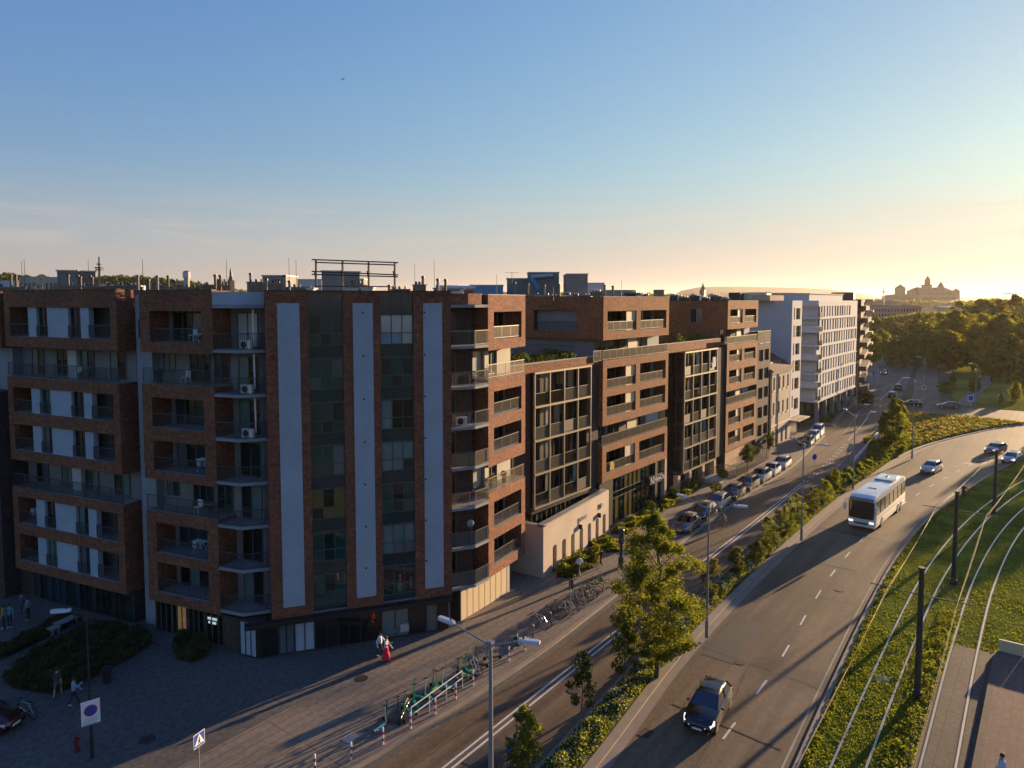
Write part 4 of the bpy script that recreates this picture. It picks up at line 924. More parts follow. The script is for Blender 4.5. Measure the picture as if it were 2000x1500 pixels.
roofbox(B1, 565, 628, 545, 95, 5, M_stuccow)
for u0, u1, v in ((672, 700, 562), (705, 728, 561), (600, 612, 562), (880, 905, 562)): roofbox(B1, u0, u1, v, 57, 1.0, M_white, 'ventilation_box')
b = MB()
P = q(895, 563, 57); b.cyl((P.x - 1.5, P.y + .5, P.z), (P.x + 1.5, P.y - .4, P.z), .22, .22, M_steel); b.build('duct', B1)
# satellite dish
P = q(80, 546, 60); b = MB(); ax = Vector((-.55, -.6, .3)).normalized(); M_dish = mat('dish_bronze', (.45, .34, .18), .5, .5, var=.1)
b.loft([[P + ax * (-.25 * (1 - (k / 5) ** 2)) + (ax.cross(Vector((0, 0, 1))).normalized() * math.cos(t) + ax.cross(ax.cross(Vector((0, 0, 1))).normalized()) * math.sin(t)) * .48 * (k + .02) / 5 for t in [2 * math.pi * i / 20 for i in range(20)]] for k in range(6)], M_dish)
b.cyl((P.x + .1, P.y + .1, 23.2), (P.x + .1, P.y + .1, P.z), .06, .06, M_dark); b.cyl(P, P + ax * .5, .02, .02, M_dark, 6)
tag(b.build('satellite_dish'), 'large round bronze satellite dish on the left roof', 'satellite dish')
# steel lattice frame for a roof sign
b = MB(); d = 60
def fq(u, v, dd=d): return q(u, v, dd)
for u in (617, 669, 720, 771): b.bar(fq(u, 508 + (u - 617) * .026), fq(u, 572), .12, M_dark); b.bar(fq(u - 3, 530), fq(u + 4, 572, d + 2), .08, M_dark)
for v0, v1 in ((507, 513), (512.5, 517.5), (530, 537), (536, 540.5), (559, 560)): b.bar(fq(609 if v0 in (507, 530, 536) else 617, v0), fq(778 if v0 in (507, 530, 536) else 771, v1), .10, M_dark)
tag(b.build('sign_frame'), 'empty steel lattice frame standing on the corner block roof', 'steel frame')
def mast(u, vt, d, r=.03):
    P = q(u, vt, d); b = MB(); b.cyl((P.x, P.y, 23.2), (P.x, P.y, P.z), r, r * .5, M_dark, 5); return b
for u, v in ((42, 510), (47, 506), (172, 508), (278, 506), (564, 504), (578, 508), (442, 506), (810, 516), (848, 506), (1214, 545), (970, 535), (1120 - 39, 560)):
    mast(u, v, 62, .03 if u != 278 else .035).build('lightning_rod', B0 if u < 200 else (B1 if u < 900 else B2))
# roofs of the next blocks
roofbox(B2, 1032, 1092, 531, 95, 6, M_pent); roofbox(B2, 1107, 1148, 534, 92, 6, M_pent); roofbox(B2, 990, 1032, 543, 96, 5, M_pent); roofbox(B2, 918, 982, 556, 90, 4, M_duct)
roofbox(B2, 1148, 1180, 552, 92, 3, M_stuccow); roofbox(B2, 1182, 1240, 566, 100, 4, M_conc); roofbox(B2, 1281, 1297, 565.5, 90, 1.5, M_chim, 'chimney')
b = MB(); P, Q = q(1037, 541, 94.6), q(1052, 566, 94.6); b.cyl(P, Q, .35, .35, M_duct); b.cyl(q(1037, 541, 94.6), q(1080, 538, 94.6), .3, .3, M_steel); b.build('duct', B2)
for u, v in ((1005, 551), (1031, 554), (1063, 556), (1092, 555), (1181, 556), (1197, 558)): pot(B2, u, v, 84, .13, M_chim)
P = q(1000, 531, 84); b = MB(); b.cyl((P.x, P.y, 23.2), P, .04, .03, M_dark, 5)
for k in range(4): b.bar(P + Vector((-.5, .6, -.1 - k * .05)), P + Vector((.5, -.6, -.1 - k * .05)), .03, M_dark) if k == 0 else b.bar(P + Vector((-.9 + .4 * k, -.3, -.1)), P + Vector((-.5 + .4 * k, .3, -.1)), .02, M_dark)
b.build('antenna', B2)
for i, (u, v, w, mm) in enumerate([(1060, 572, 2.2, M_roofl), (1108, 571, 1.0, M_white), (1125, 573, .8, M_white), (1085, 575, 1.6, M_conc), (1150, 574, 1.5, M_roofl), (1165, 565, 1.4, M_chim), (1225, 572, 1.0, M_chim), (1250, 571, 1.2, M_white), (1235, 568, 1.6, M_dark), (1262, 573, .9, M_roofl)]): stack(B2, u, v + 1, 84, w, mm)
for i in range(26):
    u = 1316 + i * 4.1; stack(B3, u, 574 + (i * 37 % 9), 112 + (i % 5) * 3, .9 + (i % 3) * .4, [M_dark, M_white, M_chim, M_roofl, M_conc][i % 5])
roofbox(B3, 1315, 1345, 580, 115, 5, M_roof, 'roof_box'); roofbox(B3, 1380, 1420, 582, 118, 5, M_roof, 'roof_box'); roofbox(W1, 1462, 1506, 571, 150, 4, M_dark, 'roof_box', zb=20); roofbox(W1, 1506, 1552, 572, 152, 4, M_pent, 'roof_box', zb=20)

# ================================================================ vegetation
def nrmv(n): return rng.normal(size=(n, 3))
L_tree = leafmat('leaves_green', (.050, .072, .014), (.155, .17, .032), .56); L_yel = leafmat('leaves_yellow_green', (.075, .10, .018), (.19, .20, .04), .55)
L_dk = leafmat('leaves_dark', (.025, .042, .012), (.085, .11, .022)); L_olive = leafmat('leaves_olive', (.05, .06, .018), (.12, .12, .035)); L_fl = mat('white_flower', (.7, .68, .6), .8, var=.1)
L_far = leafmat('leaves_far_hazed', (.075, .075, .014), (.27, .23, .04), tr=.55, scale=.35); L_gr = leafmat('grass_blades', (.07, .10, .012), (.19, .21, .03), tr=.5, scale=.6)  # far leaves brightened, golden haze painted into their colour
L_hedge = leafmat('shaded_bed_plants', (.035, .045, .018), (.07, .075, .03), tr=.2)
M_bark = mat('bark', (.085, .065, .045), .95, var=.3, scale=6)
def crown_pts(clumps, per, rad):
    c = np.array([k[:3] for k in clumps]); r = np.array([k[3] for k in clumps])
    i = rng.integers(0, len(c), int(per * len(c))); d = nrmv(len(i)); d /= np.linalg.norm(d, axis=1)[:, None]
    rr = rng.random(len(i)) ** .45
    return c[i] + d * (r[i] * rr)[:, None] * np.array([1, 1, .75]), d
def tree(name, label, cat, loc, H, prof, leaf=.16, per=140, ncl=60, m=None, trunk=.14, seed=1, group=None, clump=.75, base=.2, mlist=None):
    "prof: list of (height fraction, radius in metres)"
    rs = np.random.default_rng(seed); T = thing(name, label, cat, (*loc, 0 if len(loc) < 3 else 0), 0, group)
    hs = np.array([p[0] for p in prof]); rad = np.array([p[1] for p in prof]); cl = []
    for i in range(ncl):
        h = base + (1 - base) * (i + rs.random()) / ncl; r = np.interp(h, hs, rad); a = rs.random() * 6.283; rr = r * math.sqrt(rs.random()) * .95
        cl.append((math.cos(a) * rr, math.sin(a) * rr, h * H, clump * (.55 + .7 * rs.random()) * min(1, .35 + r / max(rad))))
    P, N = crown_pts(cl, per, 0); nr = N + nrmv(len(P)) * .9
    o = qmesh('crown', P, nr, leaf * (.6 + .8 * rng.random(len(P))), [m or L_tree] if not mlist else mlist, None if not mlist else (rng.random(len(P)) < .4), parent=T)
    b = MB(); n = 7; pts = [Vector((rs.normal() * .04 * H * .3 * (k > 0), rs.normal() * .04 * H * .3 * (k > 0), H * .93 * k / n)) for k in range(n + 1)]
    for k in range(n): b.cyl(pts[k], pts[k + 1], trunk * (1 - k / n * .85), trunk * (1 - (k + 1) / n * .85), M_bark, 7, False)
    for c in cl[::2]:
        z = max(.15 * H, c[2] - .8 - .5 * math.hypot(c[0], c[1])); b.cyl((pts[min(n, int(z / H * n))].x, pts[min(n, int(z / H * n))].y, z), c[:3], trunk * .22, trunk * .06, M_bark, 4, False)
    b.build('trunk', T, world=False, smooth=True)
    return T
gx = lambda u, v: g(u, v, 0)
tree('broadleaf_tree', 'tallest leafy tree on the grass strip, left of the second lamp post', 'tree', gx(1282, 1322), 10.2, [(.14, 1.2), (.28, 2.5), (.5, 3.2), (.7, 2.6), (.88, 1.5), (1, .4)], leaf=.13, per=360, ncl=108, m=L_tree, trunk=.17, seed=3, clump=.66, base=.16, mlist=[L_tree, L_yel])
tree('broadleaf_tree', 'thin young tree with bare lower stem nearest the kerb, beside the tallest tree', 'tree', gx(1218, 1352), 4.3, [(.3, .5), (.5, .9), (.8, .6), (1, .2)], leaf=.17, per=60, ncl=22, m=L_dk, trunk=.05, seed=4, clump=.42, base=.35)
tree('broadleaf_tree', 'thin young tree with sparse leaves above the grass, second from the bottom edge', 'tree', gx(1137, 1428), 4.4, [(.3, .5), (.5, .9), (.8, .5), (1, .2)], leaf=.17, per=60, ncl=20, m=L_dk, trunk=.05, seed=5, clump=.42, base=.35)
tree('broadleaf_tree', 'small yellow green tree at the bottom edge beside the blue cyclist', 'tree', gx(1025, 1530), 3.6, [(.2, .6), (.45, .95), (.8, .6), (1, .25)], leaf=.17, per=90, ncl=28, m=L_yel, trunk=.05, seed=6, clump=.4, base=.22)
for i, (u, v, h, w, mm) in enumerate([(1440, 1125, 3.0, .9, L_olive), (1390, 1165, 3.6, 1.0, L_olive), (1500, 1078, 4.0, 1.1, L_tree), (1530, 1050, 3.8, 1.2, L_tree), (1556, 1030, 4.2, 1.2, L_yel), (1585, 1005, 3.6, 1.3, L_olive), (1610, 985, 3.4, 1.2, L_yel), (1632, 962, 3.4, 1.0, L_tree), (1475, 1100, 2.4, .9, L_olive)]):
    tree('young_tree', f'young {["sparse reddish", "sparse leaning", "green", "dense green", "bright green", "pale olive", "yellow green", "narrow green", "low bushy"][i]} tree, number {["one","two","three","four","five","six","seven","eight","nine"][i]} up the planted median', 'tree', gx(u, v), h * .82, [(.15, .6 * w), (.45, w), (.8, .6 * w), (1, .2)], leaf=.13, per=100, ncl=24, m=mm, trunk=.045, seed=20 + i, clump=.42, base=.15, group='young trees along the median')
tree('conical_tree', 'tall green conical tree on the traffic island before the junction', 'tree', gx(1742, 884), 8.2, [(.05, 1.6), (.3, 2.1), (.6, 1.6), (.85, .9), (1, .2)], leaf=.28, per=150, ncl=60, m=L_yel, trunk=.12, seed=40, clump=.75, base=.05, mlist=[L_tree, L_yel])
tree('conical_tree', 'darker conical tree just behind the tall island tree', 'tree', gx(1752, 868), 7.2, [(.05, 1.6), (.3, 1.9), (.6, 1.4), (.85, .8), (1, .2)], leaf=.28, per=130, ncl=45, m=L_tree, trunk=.12, seed=41, clump=.75, base=.05)
# planting of the median: nobody could count it
def scatter(name, n, s0, s1, fa, fb, hmin, hmax, size, mats, pm, label, dens=None, zb=0.0, up=.6):
    s = s0 + (s1 - s0) * rng.random(n); w = rng.random(n)
    ta = np.array([fa(x) for x in s]); tb = np.array([fb(x) for x in s]); t = ta + (tb - ta) * w
    ph = np.sin(s * 1.3 + t * 2.1) * np.sin(s * .37 - t * 1.7) + .8 * np.sin(s * 3.1 + 2 * np.sin(t * 3.3))
    H = hmin + (hmax - hmin) * np.clip(.55 + .22 * ph + .25 * rng.random(n), 0, 1) * np.sin(np.pi * np.clip(w * .9 + .05, 0, 1)) ** .5
    if dens is not None: k = rng.random(n) < dens(s, t); s, t, H = s[k], t[k], H[k]
    z = zb + H * rng.random(len(s)) ** .7; P = np.stack([s, -t, z], 1)
    N = nrmv(len(s)) + np.array([0, 0, up]); mi = rng.choice(len(mats), len(s), p=pm)
    fl = np.array(['flower' in m.name for m in mats])[mi]
    sz = size * (.5 + rng.random(len(s))); sz[fl] *= .55; P[fl, 2] = zb + (H[fl] * 1.02)
    o = qmesh(name, P, N, sz, mats, mi); tag(o, label, None, kind='stuff'); return o
scatter('median_planting', 110000, -60, 32, offs(mL, .32), offs(mR, -.62), .12, .6, .14, [L_gr, L_yel, L_tree, L_fl, L_olive], [.52, .2, .12, .07, .09], 'tall grass, leafy perennials and white flowers on the median')
scatter('median_planting', 36000, 32, 66, lambda s: mL(s) + .35 + 2.5 * max(0, math.sin((s - 33) / 30 * math.pi)) ** .7, offs(mR, -.65), .3, 1.5, .28, [L_gr, L_yel, L_tree, L_olive], [.3, .3, .2, .2], 'bushy green planting on the wide part of the median')
scatter('meadow_grass', 42000, 62, 102, offs(mL, .8), offs(mR, -.7), .1, .8, .34, [L_gr, L_olive, leafmat('dry_grass', (.22, .18, .08), (.42, .35, .17), tr=.4)], [.3, .25, .45], 'dry golden meadow grass on the traffic island')
scatter('lawn_grass', 90000, -45, 60, offs(rR, .34), lambda s: min(30.2 if s < -8.5 else 62, rR(s) + 22), .01, .09, .10, [L_gr], [1], 'mown grass growing between the tram rails', zb=-.02, up=.2)
scatter('verge_grass', 16000, -60, 40, offs(rR, .32), offs(rR, .8), .03, .22, .12, [L_gr, L_yel], [.6, .4], 'longer verge grass along the main road kerb')
scatter('verge_grass', 16000, -60, -3, lambda s: 29.35, lambda s: 30.7, .04, .28, .13, [L_gr, L_yel, L_tree], [.6, .25, .15], 'weedy strip between the two tram tracks')
M_edge = M_kerb
def bed(name, poly, n, h, mats, pm, label, size=.2, soil=True):
    if soil: tag(flat('bed_soil', poly, .03, M_soil, 0.0), kind='structure')
    P = np.array(poly); mn, mxx = P.min(0), P.max(0); out = []
    while len(out) < n:
        c = mn + (mxx - mn) * rng.random(2); ins = False
        for i in range(len(P)):
            a, b_ = P[i], P[(i + 1) % len(P)]
            if (a[1] > c[1]) != (b_[1] > c[1]) and c[0] < (b_[0] - a[0]) * (c[1] - a[1]) / (b_[1] - a[1]) + a[0]: ins = not ins
        if ins: out.append(c)
    c = np.array(out); ph = .5 + .5 * np.sin(c[:, 0] * 2.3) * np.sin(c[:, 1] * 2.9 + 1)
    z = h * (.4 + .6 * ph) * rng.random(n) ** .6 + .02
    o = qmesh(name, np.column_stack([c, z]), nrmv(n) + np.array([0, 0, .7]), size * (.5 + rng.random(n)), mats, rng.choice(len(mats), n, p=pm)); tag(o, label, kind='stuff'); return o
G_ = lambda L: [gx(*p) for p in L]
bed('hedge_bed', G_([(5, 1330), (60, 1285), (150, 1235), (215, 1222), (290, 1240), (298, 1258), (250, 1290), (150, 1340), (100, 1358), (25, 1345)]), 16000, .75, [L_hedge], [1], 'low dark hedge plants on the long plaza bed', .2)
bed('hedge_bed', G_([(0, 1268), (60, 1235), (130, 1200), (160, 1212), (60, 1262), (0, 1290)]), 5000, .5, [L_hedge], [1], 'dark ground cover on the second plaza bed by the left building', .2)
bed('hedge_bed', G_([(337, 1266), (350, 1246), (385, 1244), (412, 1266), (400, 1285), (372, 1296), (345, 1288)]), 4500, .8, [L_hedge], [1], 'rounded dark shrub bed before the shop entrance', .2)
for pl, n, h, lab in [([(1085, 1128), (1110, 1096), (1170, 1082), (1172, 1100), (1120, 1130)], 4500, 1.0, 'sunlit shrub bed at the foot of the arched wall'), ([(1150, 1066), (1175, 1048), (1212, 1062), (1212, 1078), (1180, 1080)], 2200, .5, 'small planted bed beside the pavement cabinet'),
    ([(1192, 1042), (1262, 1000), (1290, 1003), (1225, 1045)], 3500, .7, 'planted bed under the glass shop front'), ([(1285, 985), (1340, 948), (1372, 950), (1320, 985), (1295, 1000)], 4000, .7, 'yellow green planting in front of the pale pillars'), ([(1352, 935), (1378, 912), (1410, 915), (1385, 938)], 1800, .4, 'low ground cover bed beside the concrete steps')]:
    bed('planting_bed', G_(pl), n, h, [L_tree, L_yel, L_olive], [.4, .3, .3], lab, .22)
bed('roadside_bed', [(s, -(kA(s) - .9)) for s in (80, 88, 96, 104, 112)] + [(s, -(kA(s) - 3.0)) for s in (112, 104, 96, 88, 80)], 7000, .5, [L_gr, L_olive], [.5, .5], 'grassy strip between pavement and road before the white block', .3)
def shrub(label, u, v, r, h, m, group=None, n=700, name='round_shrub', z=0):
    x, y = g(u, v, z); T = thing(name, label, 'shrub', (x, y, z), 0, group); d = nrmv(n); d /= np.linalg.norm(d, axis=1)[:, None]; rr = (.6 + .4 * rng.random(n) ** .5)[:, None]
    qmesh('foliage', d * rr * np.array([r, r, h / 2]) + np.array([0, 0, h / 2]), d + nrmv(n) * .6, .16 * (.6 + rng.random(n)), [m], parent=T)
    b = MB(); b.cyl((0, 0, 0), (0, 0, h * .6), .05, .03, M_bark, 6); b.build('stem', T, world=False)
for u, v, r, lab in ((1318, 975, .55, 'ball shaped shrub beside the first pale pillar'), (1343, 952, .55, 'ball shaped shrub by the second pale pillar'), (1358, 926, .6, 'dark ball shrub nearest the concrete steps'), (1398, 960, .75, 'dark ball shrub by the pavement behind the third parked car'), (1412, 936, .7, 'dark ball shrub near the steps and the fourth parked car'), (1270, 1000, .6, 'dark round shrub at the glass shop corner')):
    shrub(lab, u, v, r, 1.3, L_dk, 'round clipped shrubs')
tree('broadleaf_tree', 'small dark round tree on the pavement before the iron fence', 'tree', gx(1460, 922), 3.6, [(.45, .6), (.7, 1.1), (1, .5)], leaf=.2, per=70, ncl=26, m=L_dk, trunk=.07, seed=60, clump=.5, base=.45)
tree('broadleaf_tree', 'small dark potted tree at the corner of the pink house', 'tree', gx(1503, 880), 2.6, [(.3, .4), (.6, .8), (1, .4)], leaf=.2, per=60, ncl=18, m=L_dk, trunk=.06, seed=61, clump=.45, base=.3)
tree('broadleaf_tree', 'round dark bush at the far end of the roadside strip', 'tree', gx(1690, 792), 3.0, [(.1, 1.3), (.5, 1.7), (1, .7)], leaf=.3, per=80, ncl=26, m=L_dk, trunk=.1, seed=62, clump=.8, base=.1)
shrub('yellow green bush on roof terrace edge beside the dark slate building', 1484, 640, .9, 1.6, L_yel, n=500, name='terrace_bush', z=17.5)
# terrace plants
def tplants(x0, x1, y0, y1, z, n, h, label):
    P = np.column_stack([x0 + (x1 - x0) * rng.random(n), y0 + (y1 - y0) * rng.random(n)]); ph = .5 + .5 * np.sin(P[:, 0] * 1.9) * np.cos(P[:, 0] * .8 + 1)
    tag(qmesh('terrace_planting', np.column_stack([P, z + h * (.3 + .7 * ph) * rng.random(n)]), nrmv(n), .22 * (.6 + rng.random(n)), [L_dk, L_olive], rng.choice(2, n)), label, kind='stuff')
tplants(-16.8, -5.5, 1.3, 2.4, 17.6, 3500, 1.2, 'shrubs along the terrace behind the first parapet'); tplants(17, 29.5, 1.6, 3.0, 17.2, 3500, 2.0, 'shrubs along the terrace between the brown brick blocks')
# big trees of the park: five built, the rest copies
protos = []
for k in range(5):
    prof = [[(.1, 2.5), (.35, 4.6), (.65, 4.4), (.9, 2.4), (1, .8)], [(.1, 2), (.4, 3.6), (.7, 3.2), (.9, 1.8), (1, .5)], [(.15, 3.5), (.4, 5.6), (.7, 5.0), (.9, 3.0), (1, 1)], [(.05, 2.4), (.3, 3.2), (.6, 2.4), (.85, 1.3), (1, .3)], [(.2, 3), (.5, 5), (.8, 4), (1, 1.5)]][k]
    protos.append(tree('park_tree', 'tree', 'tree', (0, 0), [13, 12, 15, 11, 14][k], prof, leaf=.62, per=60, ncl=75, trunk=.3, seed=100 + k, clump=1.5, base=.12, mlist=[[L_far, L_tree], [L_far, L_yel], [L_far, L_dk], [L_tree, L_far], [L_yel, L_far]][k], group='trees of the park beyond the junction'))
used = [False] * 5
def ptree(x, y, sc_, k, label, rz=0, group='trees of the park beyond the junction'):
    T = protos[k]
    if used[k]: T = copy_tree(T)
    used[k] = True; T.location = (x, y, -.2); T.scale = (sc_, sc_, sc_ * random.uniform(.92, 1.1)); T.rotation_euler = (0, 0, rz); T['label'] = label; T['category'] = 'tree'; T['group'] = group; return T
spots = []
# (pixel of crown top, distance, crown size in metres)
rowsT = [(1705, 655, 262, 1.0), (1722, 640, 300, 1.1), (1745, 668, 268, 1.0), (1768, 650, 275, 1.0), (1795, 655, 270, 1.05), (1740, 690, 250, .8), (1765, 680, 246, .9), (1790, 688, 240, .9), (1815, 640, 262, 1.1), (1842, 606, 270, 1.25), (1850, 640, 240, 1.1), (1868, 612, 258, 1.15),
  (1890, 612, 265, 1.1), (1905, 640, 235, 1.1), (1925, 622, 240, 1.2), (1942, 620, 225, 1.2), (1960, 618, 222, 1.2), (1985, 615, 232, 1.2), (1975, 660, 205, 1.0), (1940, 665, 205, 1.0), (1870, 668, 240, 1.0), (1825, 668, 246, 1.0), (2010, 630, 225, 1.2), (2005, 680, 190, 1.0), (2040, 640, 215, 1.2),
  (1780, 622, 330, 1.2), (1815, 612, 340, 1.2), (1750, 625, 340, 1.1), (1712, 615, 360, 1.2), (1880, 598, 330, 1.3), (1920, 592, 330, 1.3), (1950, 590, 340, 1.4), (1985, 585, 330, 1.4)]
for i, (u, v, d, s_) in enumerate(rowsT):
    P = q(u, v, d); k = i % 5; H = [13, 12, 15, 11, 14][k]; hh = max(6, P.z + .2); ptree(P.x, P.y, hh / H * (1.0 if s_ < 1.3 else 1.0), k, '', rz=i * 1.3)
    spots.append(1)
cnt = 0
for o in [o for o in C.objects if o.get('group') == 'trees of the park beyond the junction']:
    if o.parent is None: cnt += 1
pk_ = [o for o in C.objects if o.get('group') == 'trees of the park beyond the junction' and o.parent is None]
_a = R(37.5)
def _dist(o): return (o.location.x - CAM[0]) * math.cos(_a) + (o.location.y - CAM[1]) * math.sin(_a)
def _side(o): return -((o.location.y - CAM[1]) * math.cos(_a) - (o.location.x - CAM[0]) * math.sin(_a)) / _dist(o)
ORD = ['first', 'second', 'third', 'fourth', 'fifth', 'sixth', 'seventh', 'eighth', 'ninth', 'tenth', 'eleventh', 'twelfth', 'thirteenth', 'fourteenth', 'fifteenth']
pk_.sort(key=_dist); n_ = len(pk_); rn = ['front', 'second', 'third', 'rear']
for r_ in range(4):
    row = sorted(pk_[n_ * r_ // 4: n_ * (r_ + 1) // 4], key=_side)
    for i, o in enumerate(row): o['label'] = f'{ORD[i]} tree from the left in the {rn[r_]} row of the park wood'
# single park trees with a label of their own
for u, v, d, s_, k, lab in ((1848, 745, 178, .38, 4, 'wide low dark tree on the park lawn by the signpost'), (1905, 730, 180, .36, 3, 'small orange tinted tree on the park lawn'), (1862, 728, 200, .35, 1, 'small golden tree left of the orange one on the lawn'), (1985, 745, 165, .5, 1, 'bushy tree on the lawn at the right edge'), (1955, 770, 160, .35, 3, 'low bush tree before the lawn at the right edge')):
    P = q(u, v, d); H = [13, 12, 15, 11, 14][k]; hh = max(2.5, P.z + .2); T = ptree(P.x, P.y, hh / H, k, lab, group=None)
    if lab.startswith('wide'): T.scale = (T.scale[0] * 1.9, T.scale[1] * 1.9, T.scale[2])
    if 'group' in T: del T['group']
# trees further right, out of the frame, that throw the long bands of shade across road and lawn
for i, (s, t, sc_, k) in enumerate([(92, 44.5, .95, 0), (84, 50, .8, 3), (112, 42, .95, 4), (104, 52, .8, 2), (128, 47, .9, 1), (140, 52, .9, 2), (66, 52, .7, 1)]):
    T = ptree(s, -t, sc_, k, f'{ORD[i]} street tree right of the tram tracks, outside the view', rz=i, group='street trees right of the tracks')
# ================================================================ far background
M_hill = mat('far_hill', (.018, .038, .032), 1, var=.3, scale=.004, var2=.3)
def ridge(name, pts, d, m, back=600, front=700, kind='structure'):
    b = MB(); top = [q(u, v, d) for u, v in pts]; c = Vector(CAM)
    k = b.m(m); n = len(top); rows = []
    for f_, hh in ((-front, -.3), (-front * .45, .55), (0, 1), (back, -.3)):
        r_ = []
        for p in top:
            dr = Vector((p.x - c.x, p.y - c.y, 0)).normalized(); P = p + dr * f_
            r_.append((P.x, P.y, p.z * hh if hh > 0 else -.3))
        rows.append(r_)
    b.loft(rows, m, closed=False, caps=False)
    o = b.build(name, smooth=True); o['kind'] = kind; return o
ridge('hill', [(1290, 590), (1330, 568), (1365, 561), (1400, 560), (1450, 560), (1500, 561), (1555, 562), (1610, 564), (1650, 568), (1690, 575), (1730, 583), (1800, 590)], 5200, M_hill)
ridge('hill', [(1840, 590), (1880, 580), (1940, 579), (2000, 580), (2100, 578), (2250, 584)], 5600, M_hill)
ridge('castle_hill', [(1690, 600), (1715, 590), (1740, 585), (1780, 583), (1870, 585), (1910, 592), (1950, 598)], 1480, mat('castle_slope', (.05, .06, .03), 1, var=.3, scale=.02), 300, 260)
ridge('wooded_hill', [(1840, 640), (1880, 612), (1930, 597), (1960, 592), (2020, 588), (2200, 585)], 620, mat('wood_slope', (.045, .055, .015), 1, var=.4, scale=.05, var2=.4), 300, 200)
M_cast = mat('castle_stone', (.26, .17, .13), .95, var=.15, scale=.05); M_castr = mat('castle_roof', (.14, .08, .06), .9, var=.15, scale=.05)
CA = thing('castle', 'hilltop castle with a tall clock tower on the horizon', 'castle', tuple(q(1815, 590, 1500)))
def cbox(root, u0, u1, vt, d, depth, m, name, vb=None, roof=None, rv=0, zb=None):
    P, Q = q(u0, vt, d), q(u1, vt, d); th = math.atan2(Q.y - P.y, Q.x - P.x); L = math.hypot(Q.x - P.x, Q.y - P.y)
    z0 = q(u0, vb, d).z if vb else (zb if zb is not None else 0); b = MB((P.x, P.y, th)); b.box(0, L, 0, depth, z0, P.z, m); o = b.build(name, root)
    if roof:
        h = rv * d / FPX; r_ = MB((P.x, P.y, th)); z = P.z + .02
        if L > depth * 1.3:
            y = depth / 2; A = [(0, 0, z), (L, 0, z), (L, depth, z), (0, depth, z)]; e = min(L * .12, depth * .5); B_ = [(e, y, z + h), (L - e, y, z + h)]
            r_.face([A[0], A[1], B_[1], B_[0]], roof); r_.face([A[2], A[3], B_[0], B_[1]], roof); r_.face([A[1], A[2], B_[1]], roof); r_.face([A[3], A[0], B_[0]], roof)
        else:
            c = (L / 2, depth / 2, z + h); A = [(0, 0, z), (L, 0, z), (L, depth, z), (0, depth, z)]
            for i in range(4): r_.face([A[i], A[(i + 1) % 4], c], roof)
        r_.build('roof', o, root=root)
    return o
cbox(CA, 1742, 1875, 577, 1500, 40, M_cast, 'wall', roof=M_castr, rv=3); cbox(CA, 1786, 1862, 568, 1502, 30, M_cast, 'wall', roof=M_castr, rv=7)
cbox(CA, 1755, 1769, 562, 1495, 15, M_cast, 'tower', roof=M_castr, rv=7); cbox(CA, 1866, 1875, 568, 1495, 12, M_cast, 'tower', roof=M_castr, rv=5)
cbox(CA, 1808, 1820, 556, 1505, 14, M_cast, 'clock_tower'); cbox(CA, 1810.5, 1817.5, 547, 1506, 9, M_castr, 'tower_top', roof=M_castr, rv=9); cbox(CA, 1807, 1821, 556, 1504.5, 16, M_castr, 'gallery', vb=559)
cbox(CA, 1836, 1844, 560, 1505, 10, M_cast, 'turret', roof=M_castr, rv=11); cbox(CA, 1790, 1794, 563, 1501, 4, M_castr, 'gable', roof=M_castr, rv=3)
for j_, (u0_, u1_, vv, dd_) in enumerate(((1745, 1873, 583, 1499.5), (1745, 1873, 589, 1499.5), (1788, 1860, 573, 1501.5))):
    A_, B__ = q(u0_, vv, dd_), q(u1_, vv, dd_); nn = 26 if j_ < 2 else 15
    for k_ in range(nn): P_ = A_.lerp(B__, (k_ + .5) / nn); w_ = MB((P_.x, P_.y, R(-52.5))); w_.box(-.8, .8, -.6, .3, P_.z - 1.6, P_.z + 1.2, M_dark); w_.build('window', CA)
def bldg(label, u0, u1, vt, d, depth, m, roof=None, rv=0, wins=0, rows=2, cat='building'):
    P = q((u0 + u1) / 2, vt, d); T = thing('building', label, cat, (P.x, P.y, 0)); o = cbox(T, u0, u1, vt, d, depth, m, 'wall', roof=roof, rv=rv)
    if wins:
        A, B_ = q(u0, vt, d), q(u1, vt, d); th = math.atan2(B_.y - A.y, B_.x - A.x); L = math.hypot(B_.x - A.x, B_.y - A.y)
        for j in range(rows):
            w = MB((A.x, A.y, th))
            for i in range(wins): x = L * (i + .25) / wins; w.box(x, x + L / wins * .5, -.05, .02, A.z - 3.2 - j * 3.6, A.z - 1.2 - j * 3.6, M_g[4])
            w.build('window_row', T)
    return T
bldg('long pinkish institutional building among trees below the castle', 1703, 1800, 600, 520, 16, mat('pink_render', (.36, .23, .20), .95, var=.1, scale=.1), M_castr, 4, 16, 3)
bldg('low building with a bluish flat roof on the slope right of the castle', 1858, 1935, 600, 700, 30, M_conc, M_roofl, 3)
bldg('low dark roofed house below the castle hill', 1700, 1750, 588, 900, 30, M_cast, M_castr, 4)
bldg('pale pink block behind the roof with the satellite dish', 36, 112, 541, 150, 12, M_pink, None, 0, 9, 1)
bldg('white flat building behind the leftmost chimneys', 0, 36, 548, 160, 12, M_stuccow)
bldg('pale roof of a distant hall between chimneys', 196, 240, 556, 170, 12, M_stuccow)
bldg('long low hall roof behind the lattice frame', 700, 900, 568, 200, 12, M_concl)
